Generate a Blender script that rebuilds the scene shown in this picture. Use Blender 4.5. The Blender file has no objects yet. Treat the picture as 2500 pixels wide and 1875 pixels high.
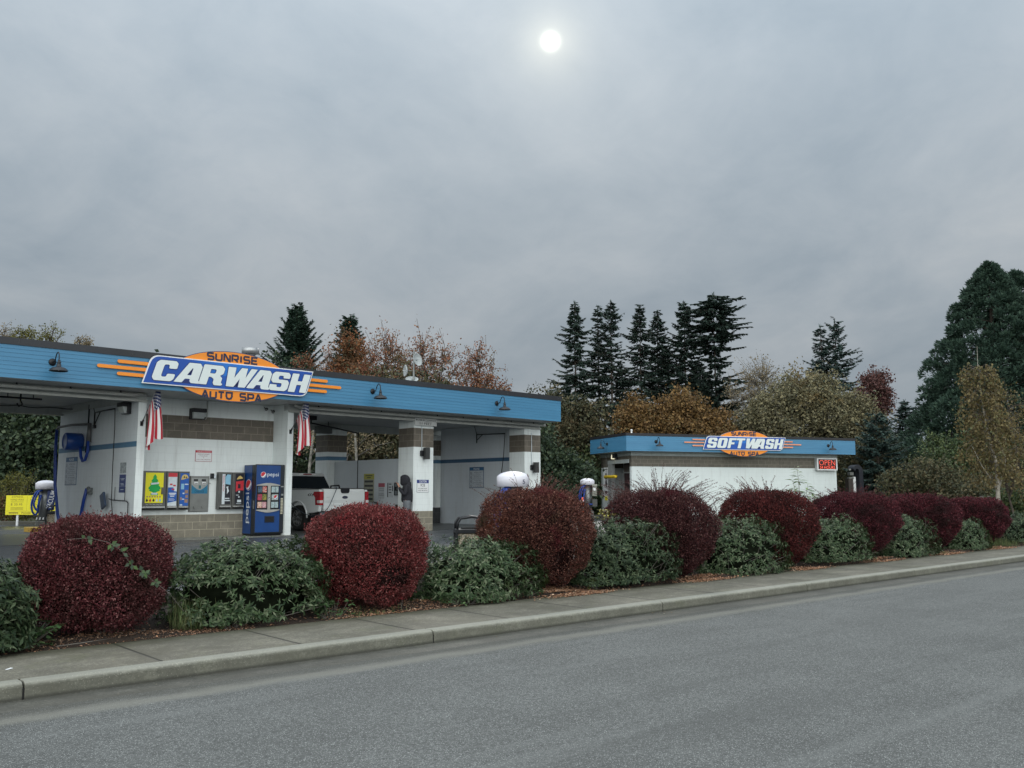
import bpy, bmesh, math, random
import numpy as np
from mathutils import Vector, Matrix, Euler

SC = bpy.context.scene
C = bpy.context.collection
R = math.radians
RNG = np.random.default_rng(7)

# ------------------------------------------------------------------ camera
cam_d = bpy.data.cameras.new("camera")
cam = bpy.data.objects.new("camera", cam_d)
C.objects.link(cam)
cam.location = (0, 0, 1.49)
cam.rotation_euler = (R(90 + 6.859), 0, 0)
cam_d.sensor_width = 36
cam_d.lens = 2205 / 2500 * 36
cam_d.clip_start = 0.05
cam_d.clip_end = 5000
SC.camera = cam

# ------------------------------------------------------------------ light
SUN_EL = math.asin(0.46345)
SUN_AZ = math.atan2(0.03983, 0.88523)
w = bpy.data.worlds.new("World")
SC.world = w
w.use_nodes = True
NT = w.node_tree
for n in list(NT.nodes):
    NT.nodes.remove(n)


def wn(t, **k):
    n = NT.nodes.new(t)
    for a, b in k.items():
        setattr(n, a, b)
    return n


def wmath(op, a, b=None, clamp=False):
    n = wn("ShaderNodeMath", operation=op)
    n.use_clamp = clamp
    for i, v in enumerate((a, b)):
        if v is None:
            continue
        if isinstance(v, (int, float)):
            n.inputs[i].default_value = v
        else:
            NT.links.new(v, n.inputs[i])
    return n.outputs[0]


def wmix(f, a, b, typ="MIX"):
    n = wn("ShaderNodeMix", data_type="RGBA", blend_type=typ)
    n.clamp_factor = False
    for s, v in ((n.inputs[0], f), (n.inputs[6], a), (n.inputs[7], b)):
        if isinstance(v, (int, float)):
            s.default_value = v
        elif isinstance(v, tuple):
            s.default_value = (*v, 1)
        else:
            NT.links.new(v, s)
    return n.outputs[2]


tc = wn("ShaderNodeTexCoord")
sep = wn("ShaderNodeSeparateXYZ")
NT.links.new(tc.outputs["Generated"], sep.inputs[0])
dx, dy, dz = sep.outputs
zc = wmath("MAXIMUM", dz, 0.0)
# thick overcast: brighter overhead than at the horizon ahead, brightest behind the camera, clouds as a projected layer
den = wmath("ADD", zc, 0.30)
cmb = wn("ShaderNodeCombineXYZ")
NT.links.new(wmath("DIVIDE", dx, den), cmb.inputs[0])
NT.links.new(wmath("DIVIDE", dy, den), cmb.inputs[1])


def noise(scale, detail, rough, off, dist=0.0):
    mp = wn("ShaderNodeMapping")
    NT.links.new(cmb.outputs[0], mp.inputs[0])
    mp.inputs[1].default_value = off
    mp.inputs[3].default_value = (1.0, 0.8, 1)
    n = wn("ShaderNodeTexNoise")
    n.inputs["Scale"].default_value = scale
    n.inputs["Detail"].default_value = detail
    n.inputs["Roughness"].default_value = rough
    n.inputs["Distortion"].default_value = dist
    NT.links.new(mp.outputs[0], n.inputs["Vector"])
    return n.outputs["Fac"]


n1 = noise(1.5, 8, 0.56, (3.1, 1.7, 0.4), 0.5)
n2 = noise(5.5, 6, 0.6, (7.3, 4.2, 1.4), 0.4)
cl = wmath("ADD", wmath("MULTIPLY", wmath("SUBTRACT", n1, 0.5), 1.0), wmath("MULTIPLY", wmath("SUBTRACT", n2, 0.5), 0.35))
grad = wmath("ADD", 0.340, wmath("MULTIPLY", wmath("POWER", zc, 1.8), 1.05))
back = wmath("MULTIPLY", wmath("MAXIMUM", wmath("MULTIPLY", dy, -1.0), 0.0), 2.25)  # unseen sky behind the camera, raised to brighten the street-facing white walls
lum = wmath("ADD", grad, back)
lum = wmath("MULTIPLY", lum, wmath("ADD", 1.0, wmath("MULTIPLY", cl, 0.85)))
tint = wmix(wmath("MULTIPLY", wmath("ADD", cl, 0.25), 2.0, True), (0.82, 1.0, 1.165), (0.93, 1.0, 1.055))
tint = wmix(wmath("MULTIPLY", wmath("ADD", wmath("MULTIPLY", dy, -1.0), 0.25), 1.3, True), tint, (0.955, 1.0, 0.985))
comb = wn("ShaderNodeVectorMath", operation="SCALE")
NT.links.new(tint, comb.inputs[0])
NT.links.new(lum, comb.inputs["Scale"])
cloud = comb.outputs[0]
# the sun showing dimly through the cloud
dot = wn("ShaderNodeVectorMath", operation="DOT_PRODUCT")
nrm = wn("ShaderNodeVectorMath", operation="NORMALIZE")
NT.links.new(tc.outputs["Generated"], nrm.inputs[0])
NT.links.new(nrm.outputs[0], dot.inputs[0])
dot.inputs[1].default_value = (0.03983, 0.88523, 0.46345)
ang = wmath("ARCCOSINE", wmath("MINIMUM", dot.outputs["Value"], 1.0))


def falloff(radius, power):
    t = wmath("MULTIPLY", ang, 1.0 / radius)
    return wmath("EXPONENT", wmath("MULTIPLY", wmath("POWER", t, power), -1.0))


disc = falloff(R(0.36), 2.0)
halo = falloff(R(1.7), 1.3)
wide = falloff(R(7.0), 1.2)
glow = wmix(1.0, wmix(disc, (0, 0, 0), (2.6, 2.7, 2.2)), wmix(halo, (0, 0, 0), (0.34, 0.31, 0.22)), "ADD")
glow = wmix(1.0, glow, wmix(wide, (0, 0, 0), (0.10, 0.095, 0.085)), "ADD")
total = wmix(1.0, cloud, glow, "ADD")
sky = wn("ShaderNodeTexSky", sky_type="NISHITA")
sky.sun_disc = False
sky.sun_elevation = SUN_EL
sky.sun_rotation = SUN_AZ
bg1 = wn("ShaderNodeBackground")
bg1.inputs[1].default_value = 0.05
NT.links.new(sky.outputs[0], bg1.inputs[0])
bg2 = wn("ShaderNodeBackground")
bg2.inputs[1].default_value = 1.0
NT.links.new(total, bg2.inputs[0])
mx = wn("ShaderNodeMixShader")
mx.inputs[0].default_value = 0.97      # share of the sky that the cloud covers
NT.links.new(bg1.outputs[0], mx.inputs[1])
NT.links.new(bg2.outputs[0], mx.inputs[2])
wo = wn("ShaderNodeOutputWorld")
NT.links.new(mx.outputs[0], wo.inputs[0])

sd = bpy.data.lights.new("sun", "SUN")
sd.energy = 0.5
sd.angle = R(14)
sd.color = (1.0, 0.95, 0.87)
sun = bpy.data.objects.new("sun", sd)
C.objects.link(sun)
sun.rotation_euler = Vector((-0.03983, -0.88523, -0.46345)).to_track_quat("-Z", "Y").to_euler()

SC.view_settings.view_transform = "Standard"
SC.view_settings.look = "None"
SC.view_settings.exposure = 0.0
SC.view_settings.gamma = 1.0
SC.view_settings.use_curve_mapping = False

# ------------------------------------------------------------------ frames
# three headings: the wash building, the small wash building, the street
FA = R(44.2)      # (u, v)  u along the wash front, v into the building
FB = R(19.67)     # (s, t)
FK = R(42.0)      # (k, n)  k along the kerb, n away from the road
Z0 = 0.28         # level of the wash's yard


def rot(a, x, y):
    return (math.cos(a) * x - math.sin(a) * y, math.sin(a) * x + math.cos(a) * y)


# ------------------------------------------------------------------ object helpers
def link(o, parent=None):
    C.objects.link(o)
    if parent is not None:
        o.parent = parent
    return o


def tag(o, label=None, cat=None, group=None, kind=None):
    if label: o["label"] = label
    if cat: o["category"] = cat
    if group: o["group"] = group
    if kind: o["kind"] = kind
    return o


def thing(name, label, cat, loc=(0, 0, 0), rz=0.0, group=None):
    o = bpy.data.objects.new(name, None)
    o.empty_display_size = 0.2
    link(o)
    o.location = loc
    o.rotation_euler = (0, 0, rz)
    return tag(o, label, cat, group)


def at(fr, x, y, z):
    a, b = rot(fr, x, y)
    return (a, b, z)


def dup(root, loc=None, rz=None, label=None, group=None):
    def rec(o, par):
        c = o.copy()
        C.objects.link(c)
        if par is not None:
            c.parent = par
        for ch in [x for x in C.objects if x.parent is o]:
            rec(ch, c)
        return c
    r = rec(root, None)
    if loc is not None: r.location = loc
    if rz is not None: r.rotation_euler = (0, 0, rz)
    if label: r["label"] = label
    if group: r["group"] = group
    return r


class MB:
    """collects shapes and builds one mesh; T maps local (a,b,c) to object space"""

    def __init__(s, T=None):
        s.v = []; s.f = []; s.uv = []; s.m = []; s.sm = []
        s.T = T

    def _add(s, pts, faces, mi=0, smooth=False, uvs=None):
        b = len(s.v)
        pts = [Vector(p) for p in pts]
        P = [s.T @ p for p in pts] if s.T is not None else pts
        s.v += [tuple(p) for p in P]
        for fi, f in enumerate(faces):
            s.f.append(tuple(b + i for i in f))
            s.m.append(mi)
            s.sm.append(smooth)
            if uvs is not None:
                s.uv.append([uvs[i] for i in f])
            else:
                q = [P[i] for i in f]
                n = Vector((0, 0, 0))
                for i in range(len(q)):
                    a, c = q[i], q[(i + 1) % len(q)]
                    n += Vector(((a.y - c.y) * (a.z + c.z), (a.z - c.z) * (a.x + c.x), (a.x - c.x) * (a.y + c.y)))
                ax = max(range(3), key=lambda i: abs(n[i]))
                if ax == 0: s.uv.append([(p.y, p.z) for p in q])
                elif ax == 1: s.uv.append([(p.x, p.z) for p in q])
                else: s.uv.append([(p.x, p.y) for p in q])
        return s

    def box(s, x0, x1, y0, y1, z0, z1, mi=0):
        x0, x1 = min(x0, x1), max(x0, x1)
        y0, y1 = min(y0, y1), max(y0, y1)
        z0, z1 = min(z0, z1), max(z0, z1)
        p = [(x0, y0, z0), (x1, y0, z0), (x1, y1, z0), (x0, y1, z0), (x0, y0, z1), (x1, y0, z1), (x1, y1, z1), (x0, y1, z1)]
        return s._add(p, [(3, 2, 1, 0), (4, 5, 6, 7), (0, 1, 5, 4), (1, 2, 6, 5), (2, 3, 7, 6), (3, 0, 4, 7)], mi)

    def prism(s, pts, d0, d1, axis="c", mi=0, smooth=False):
        """outline pts (2D) extruded from d0 to d1 along axis: c -> (a,b,d), y -> (a,d,b), x -> (d,a,b)"""
        n = len(pts)
        def mk(a, b, d):
            return (a, b, d) if axis == "c" else ((a, d, b) if axis == "y" else (d, a, b))
        P = [mk(a, b, d0) for a, b in pts] + [mk(a, b, d1) for a, b in pts]
        F = [tuple(range(n))[::-1], tuple(range(n, 2 * n))] + [(i, (i + 1) % n, n + (i + 1) % n, n + i) for i in range(n)]
        return s._add(P, F, mi, smooth)

    def tube(s, pts, r, n=8, mi=0, caps=True, smooth=True):
        pts = [Vector(p) for p in pts]
        rr = r if isinstance(r, (list, tuple)) else [r] * len(pts)
        P = []; prev = None
        for i, p in enumerate(pts):
            if i == 0: d = pts[1] - p
            elif i == len(pts) - 1: d = p - pts[i - 1]
            else: d = (pts[i + 1] - p).normalized() + (p - pts[i - 1]).normalized()
            d = d.normalized() if d.length > 1e-9 else Vector((0, 0, 1))
            if prev is None:
                a = d.cross(Vector((0, 0, 1)))
                if a.length < 0.05: a = d.cross(Vector((1, 0, 0)))
            else:
                a = prev - d * prev.dot(d)
            a.normalize(); prev = a
            b = d.cross(a)
            for k in range(n):
                t = 2 * math.pi * k / n
                P.append(p + (a * math.cos(t) + b * math.sin(t)) * rr[i])
        F = []
        for i in range(len(pts) - 1):
            for k in range(n):
                F.append((i * n + k, i * n + (k + 1) % n, (i + 1) * n + (k + 1) % n, (i + 1) * n + k))
        if caps:
            F.append(tuple(range(n))[::-1])
            F.append(tuple(range((len(pts) - 1) * n, len(pts) * n)))
        return s._add(P, F, mi, smooth)

    def lathe(s, prof, c=(0, 0, 0), n=24, mi=0, smooth=True, sx=1, sy=1):
        """prof list of (r,z) revolved about z through c"""
        P = []
        for r, z in prof:
            for k in range(n):
                t = 2 * math.pi * k / n
                P.append((c[0] + r * math.cos(t) * sx, c[1] + r * math.sin(t) * sy, c[2] + z))
        F = []
        for i in range(len(prof) - 1):
            for k in range(n):
                F.append((i * n + k, i * n + (k + 1) % n, (i + 1) * n + (k + 1) % n, (i + 1) * n + k))
        if prof[0][0] > 1e-4: F.append(tuple(range(n))[::-1])
        if prof[-1][0] > 1e-4: F.append(tuple(range((len(prof) - 1) * n, len(prof) * n)))
        return s._add(P, F, mi, smooth)

    def mesh(s, me, mi=0, smooth=False):
        P = [v.co.copy() for v in me.vertices]
        return s._add(P, [tuple(p.vertices) for p in me.polygons], mi, smooth)

    def build(s, name, mats, parent=None, bevel=0.0, loc=None, rz=None):
        me = bpy.data.meshes.new(name)
        me.from_pydata(s.v, [], s.f)
        if not isinstance(mats, (list, tuple)): mats = [mats]
        for m in mats: me.materials.append(m)
        me.polygons.foreach_set("material_index", s.m)
        me.polygons.foreach_set("use_smooth", s.sm)
        uvl = me.uv_layers.new(name="UVMap")
        flat = [c for f in s.uv for p in f for c in p]
        uvl.data.foreach_set("uv", flat)
        me.update()
        o = bpy.data.objects.new(name, me)
        link(o, parent)
        if loc is not None: o.location = loc
        if rz is not None: o.rotation_euler = (0, 0, rz)
        if bevel:
            b = o.modifiers.new("bevel", "BEVEL")
            b.width = bevel; b.segments = 2; b.limit_method = "ANGLE"; b.angle_limit = R(40)
        return o


def face_T(origin, xaxis, normal):
    x = Vector(xaxis).normalized(); n = Vector(normal).normalized(); z = n.cross(x)
    M = Matrix((x, z, n)).transposed().to_4x4()
    M.translation = Vector(origin)
    return M


def front_T(u, v, z):   # a sheet facing -y: a = +x, b = +z, c = towards the viewer
    return face_T((u, v, z), (1, 0, 0), (0, -1, 0))


def side_T(u, v, z):    # a sheet facing -x
    return face_T((u, v, z), (0, -1, 0), (-1, 0, 0))


# ------------------------------------------------------------------ materials
MATS = {}


def new_mat(name):
    m = bpy.data.materials.new(name)
    m.use_nodes = True
    nt = m.node_tree
    return m, nt, nt.nodes["Principled BSDF"]


class NB:
    def __init__(s, nt): s.nt = nt
    def n(s, t, **k):
        x = s.nt.nodes.new(t)
        for a, b in k.items(): setattr(x, a, b)
        return x
    def set(s, sock, v):
        if v is None: return
        if isinstance(v, (int, float)): sock.default_value = v
        elif isinstance(v, (tuple, list)):
            sock.default_value = (*v, 1) if (len(v) == 3 and sock.type == "RGBA") else v
        else: s.nt.links.new(v, sock)
    def math(s, op, a, b=None, c=None, clamp=False):
        x = s.n("ShaderNodeMath", operation=op); x.use_clamp = clamp
        s.set(x.inputs[0], a); s.set(x.inputs[1], b); s.set(x.inputs[2], c)
        return x.outputs[0]
    def mix(s, f, a, b, typ="MIX"):
        x = s.n("ShaderNodeMix", data_type="RGBA", blend_type=typ)
        s.set(x.inputs[0], f); s.set(x.inputs[6], a); s.set(x.inputs[7], b)
        return x.outputs[2]
    def noise(s, vec, scale, detail=4, rough=0.55, dist=0.0, col=False):
        x = s.n("ShaderNodeTexNoise")
        s.set(x.inputs["Vector"], vec); s.set(x.inputs["Scale"], scale)
        s.set(x.inputs["Detail"], detail); s.set(x.inputs["Roughness"], rough); s.set(x.inputs["Distortion"], dist)
        return x.outputs["Color" if col else "Fac"]
    def ramp(s, f, stops):
        x = s.n("ShaderNodeValToRGB")
        e = x.color_ramp.elements
        while len(e) < len(stops): e.new(0.5)
        for i, (p, c) in enumerate(stops):
            e[i].position = p
            e[i].color = (*c, 1) if isinstance(c, (tuple, list)) else (c, c, c, 1)
        s.set(x.inputs[0], f)
        return x.outputs[0]
    def step(s, f, lo, hi):
        x = s.n("ShaderNodeMapRange"); x.clamp = True
        s.set(x.inputs[0], f); x.inputs[1].default_value = lo; x.inputs[2].default_value = hi
        return x.outputs[0]
    def obj(s): return s.n("ShaderNodeTexCoord").outputs["Object"]
    def uv(s): return s.n("ShaderNodeTexCoord").outputs["UV"]
    def pos(s): return s.n("ShaderNodeNewGeometry").outputs["Position"]
    def rnd(s): return s.n("ShaderNodeNewGeometry").outputs["Random Per Island"]
    def xyz(s, v):
        x = s.n("ShaderNodeSeparateXYZ"); s.set(x.inputs[0], v); return x.outputs
    def scale(s, v, sc, rotz=0.0, off=(0, 0, 0)):
        x = s.n("ShaderNodeMapping"); s.set(x.inputs[0], v)
        x.inputs[1].default_value = off; x.inputs[2].default_value = (0, 0, rotz); x.inputs[3].default_value = sc
        return x.outputs[0]
    def bump(s, bsdf, h, strength=0.3, dist=0.01):
        x = s.n("ShaderNodeBump"); x.inputs["Strength"].default_value = strength; x.inputs["Distance"].default_value = dist
        s.set(x.inputs["Height"], h)
        s.nt.links.new(x.outputs[0], bsdf.inputs["Normal"])


def plain(name, col, rough=0.5, metal=0.0, var=0.12, vscale=6.0, emit=None, es=1.0, spec=None, bump=0.0, dirt=0.0):
    """an everyday material: base colour with a little cloudy wear and grime"""
    if name in MATS: return MATS[name]
    m, nt, b = new_mat(name)
    q = NB(nt)
    o = q.obj()
    f = q.noise(o, vscale, 5, 0.6)
    lo = tuple(c * (1 - var) for c in col); hi = tuple(min(1, c * (1 + var)) for c in col)
    colr = q.ramp(f, [(0.3, lo), (0.7, hi)])
    if dirt:
        d = q.step(q.noise(q.scale(o, (3, 3, 0.6)), 2.0, 6, 0.7), 0.5, 0.8)
        colr = q.mix(q.math("MULTIPLY", d, dirt), colr, tuple(c * 0.45 for c in col))
    q.set(b.inputs["Base Color"], colr)
    b.inputs["Roughness"].default_value = rough
    b.inputs["Metallic"].default_value = metal
    if spec is not None: b.inputs["Specular IOR Level"].default_value = spec
    if emit is not None:
        b.inputs["Emission Color"].default_value = (*emit, 1); b.inputs["Emission Strength"].default_value = es
    if bump: q.bump(b, q.noise(o, vscale * 12, 3), bump, 0.004)
    MATS[name] = m
    return m


def block_mat(name, zones, base=(0.80, 0.845, 0.84), stripe=None):
    """concrete block wall: painted white, bare brown courses between the given heights"""
    if name in MATS: return MATS[name]
    m, nt, b = new_mat(name)
    q = NB(nt)
    uv = q.scale(q.uv(), (1, 1, 1), 0, (0, -Z0, 0))
    z = q.xyz(q.pos())[2]
    br = q.n("ShaderNodeTexBrick")
    br.offset = 0.5; br.squash = 1
    q.set(br.inputs["Vector"], uv)
    br.inputs["Scale"].default_value = 1
    br.inputs["Brick Width"].default_value = 0.413
    br.inputs["Row Height"].default_value = 0.2065
    br.inputs["Mortar Size"].default_value = 0.008
    br.inputs["Mortar Smooth"].default_value = 0.3
    br.inputs["Bias"].default_value = 0
    br.inputs["Color1"].default_value = (0, 0, 0, 1); br.inputs["Color2"].default_value = (1, 1, 1, 1)
    br.inputs["Mortar"].default_value = (0.5, 0.5, 0.5, 1)
    mort = br.outputs["Fac"]; cell = q.xyz(br.outputs["Color"])[0]
    o = q.pos()
    big = q.noise(o, 1.3, 6, 0.6)
    streak = q.noise(q.scale(o, (5, 5, 0.5)), 1.5, 5, 0.65)
    white = q.mix(q.step(big, 0.35, 0.7), base, tuple(c * 0.93 for c in base))
    white = q.mix(q.math("MULTIPLY", q.step(streak, 0.52, 0.78), 0.45), white, (0.44, 0.45, 0.43))
    # splash grime near the ground
    g = q.math("MULTIPLY", q.math("SUBTRACT", 1.0, q.step(z, Z0, Z0 + 1.1)), q.step(q.noise(o, 3, 6, 0.7), 0.35, 0.75))
    white = q.mix(q.math("MULTIPLY", g, 0.3), white, (0.34, 0.34, 0.31))
    white = q.mix(q.math("MULTIPLY", mort, 0.12), white, (0.38, 0.40, 0.42))
    col = white
    rough_b = None
    for (z0, z1, c) in zones:
        k = q.math("MULTIPLY", q.math("GREATER_THAN", z, z0), q.math("LESS_THAN", z, z1))
        fine = q.noise(o, 60, 4, 0.7)
        bc = q.mix(cell, tuple(x * 0.82 for x in c), tuple(x * 1.15 for x in c))
        bc = q.mix(q.step(fine, 0.35, 0.65), tuple(x * 0.75 for x in c), bc)
        bc = q.mix(q.step(q.noise(o, 5, 5, 0.6), 0.5, 0.75), bc, tuple(x * 1.2 for x in c))
        bc = q.mix(mort, bc, tuple(min(1, x * 1.75) for x in c))
        col = q.mix(k, col, bc)
    if stripe:
        k = q.math("MULTIPLY", q.math("GREATER_THAN", z, stripe[0]), q.math("LESS_THAN", z, stripe[1]))
        col = q.mix(k, col, q.mix(q.math("MULTIPLY", mort, 0.3), stripe[2], (0.02, 0.03, 0.05)))
    q.set(b.inputs["Base Color"], col)
    b.inputs["Roughness"].default_value = 0.62
    h = q.math("ADD", q.math("MULTIPLY", mort, -1.0), q.math("MULTIPLY", q.noise(o, 90, 3), 0.35))
    q.bump(b, h, 0.28, 0.004)
    MATS[name] = m
    return m


BROWN = (0.150, 0.128, 0.102)
BROWN2 = (0.235, 0.212, 0.165)
BLUE_S = (0.085, 0.19, 0.30)
ZB0, ZB1 = Z0 + 13 * 0.2065, Z0 + 16 * 0.2065
ZS = Z0 + 3 * 0.2065
M_blk = block_mat("block_banded", [(ZB0, ZB1, BROWN), (-1, ZS, BROWN2)])
M_blk_side = block_mat("block_striped", [], stripe=(2.66, 2.80, BLUE_S), base=(0.60, 0.64, 0.67))
M_blk_rear = block_mat("block_banded_striped", [(ZB0, ZB1, BROWN), (-1, ZS, (0.04, 0.042, 0.045))], stripe=(2.66, 2.80, BLUE_S))  # rear piers: near-black base course has the bay's shade put into its colour
M_smooth = plain("grey_white_panel", (0.58, 0.62, 0.65), 0.45, var=0.05, vscale=1.2)
M_ceil = plain("soffit_grey", (0.42, 0.44, 0.44), 0.6, var=0.10, vscale=1.0, dirt=0.5)
M_beam = plain("beam_paint", (0.43, 0.45, 0.435), 0.5, var=0.08, vscale=1.5, dirt=0.5)
M_pipe = plain("pipe_paint", (0.40, 0.41, 0.385), 0.45, var=0.10, vscale=2.0, dirt=0.5)
M_cap = plain("roof_cap_metal", (0.030, 0.032, 0.038), 0.42, 0.3, var=0.15, vscale=1.5)
M_roof = plain("roof_membrane", (0.10, 0.10, 0.10), 0.9)
M_blackm = plain("black_metal", (0.012, 0.013, 0.016), 0.4, 0.3)
M_dark = plain("dark_void", (0.008, 0.008, 0.009), 0.8)
M_steel = plain("stainless", (0.36, 0.37, 0.36), 0.32, 0.85, var=0.1, vscale=5)
M_steel2 = plain("brushed_grey_panel", (0.23, 0.235, 0.225), 0.40, 0.6, var=0.12, vscale=5)
M_white = plain("white_paint", (0.78, 0.79, 0.80), 0.45, var=0.04)
M_dome = plain("white_plastic", (0.74, 0.73, 0.80), 0.3, var=0.04)
M_orange = plain("orange_enamel", (0.86, 0.27, 0.018), 0.4, var=0.04)
M_navy = plain("navy_lettering", (0.012, 0.018, 0.055), 0.4)
M_black = plain("black_print", (0.015, 0.015, 0.018), 0.5)
M_red = plain("red_print", (0.55, 0.03, 0.05), 0.45)
M_hose = plain("blue_hose", (0.010, 0.045, 0.26), 0.4, var=0.2)
M_bluepl = plain("blue_drum_plastic", (0.012, 0.055, 0.24), 0.35)
M_yellow = plain("yellow_sheet", (0.84, 0.76, 0.015), 0.45, var=0.04)
M_ypaint = plain("yellow_kerb_paint", (0.62, 0.38, 0.05), 0.6, var=0.15, dirt=0.4)
M_rubber = plain("black_rubber", (0.012, 0.012, 0.012), 0.8)


def siding_mat():
    m, nt, b = new_mat("blue_siding_paint")
    q = NB(nt)
    o = q.obj()
    f = q.noise(q.scale(o, (0.5, 0.5, 6)), 1.2, 6, 0.6)
    col = q.ramp(f, [(0.3, (0.045, 0.185, 0.335)), (0.7, (0.058, 0.222, 0.385))])
    st = q.step(q.noise(q.scale(o, (7, 7, 0.5)), 1.3, 5, 0.7), 0.62, 0.82)
    col = q.mix(q.math("MULTIPLY", st, 0.22), col, (0.03, 0.13, 0.25))
    q.set(b.inputs["Base Color"], col)
    b.inputs["Roughness"].default_value = 0.42
    q.bump(b, q.noise(q.scale(o, (1, 1, 8)), 25, 3), 0.12, 0.003)
    return m


M_siding = siding_mat()


# ------------------------------------------------------------------ lettering
def text_mesh(txt, size=1.0, ext=0.0, off=0.0, shear=0.0, sx=1.0, align="CENTER", space=1.0):
    cu = bpy.data.curves.new("t", "FONT")
    cu.body = txt; cu.size = size; cu.extrude = ext; cu.offset = off; cu.shear = shear
    cu.align_x = align; cu.align_y = "CENTER"; cu.space_character = space
    cu.resolution_u = 3
    o = bpy.data.objects.new("t", cu)
    me = bpy.data.meshes.new_from_object(o)
    bpy.data.objects.remove(o); bpy.data.curves.remove(cu)
    for v in me.vertices: v.co.x *= sx
    return me


def fit_text(mb, txt, cx, cy, width, height, ext=0.002, off=0.0, shear=0.0, mi=0, c0=0.002, space=1.0):
    """lettering fitted into a width x height box centred on (cx, cy)"""
    me = text_mesh(txt, 1.0, 0.0, off, shear, space=space)
    xs = [v.co.x for v in me.vertices]; ys = [v.co.y for v in me.vertices]
    if not xs: return
    sx = width / max(1e-6, max(xs) - min(xs)); sy = height / max(1e-6, max(ys) - min(ys))
    mx, my = (max(xs) + min(xs)) / 2, (max(ys) + min(ys)) / 2
    P = [(cx + (v.co.x - mx) * sx, cy + (v.co.y - my) * sy, c0 + ext) for v in me.vertices]
    mb._add(P, [tuple(p.vertices) for p in me.polygons], mi)
    bpy.data.meshes.remove(me)


def rnd_loop(pts, r, n=4):
    """round the corners of a closed outline"""
    out = []
    N = len(pts)
    for i in range(N):
        p = Vector(pts[i]); a = Vector(pts[i - 1]); b = Vector(pts[(i + 1) % N])
        da = a - p; db = b - p
        rr = min(r if not isinstance(r, (list, tuple)) else r[i], da.length * 0.48, db.length * 0.48)
        if rr < 1e-5: out.append(tuple(p)); continue
        p0 = p + da.normalized() * rr; p1 = p + db.normalized() * rr
        for k in range(n + 1):
            t = k / n
            q = p0 * (1 - t) ** 2 + p * 2 * t * (1 - t) + p1 * t * t
            out.append((q.x, q.y))
    return out


def fill_loops(loops, ext):
    """2D outlines with holes -> solid mesh, front at +ext, back at 0"""
    cu = bpy.data.curves.new("g", "CURVE")
    cu.dimensions = "2D"; cu.fill_mode = "BOTH"; cu.extrude = ext / 2
    for lp in loops:
        sp = cu.splines.new("POLY")
        sp.points.add(len(lp) - 1)
        for i, p in enumerate(lp): sp.points[i].co = (p[0], p[1], 0, 1)
        sp.use_cyclic_u = True
    o = bpy.data.objects.new("g", cu)
    me = bpy.data.meshes.new_from_object(o)
    bpy.data.objects.remove(o); bpy.data.curves.remove(cu)
    return me


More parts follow.
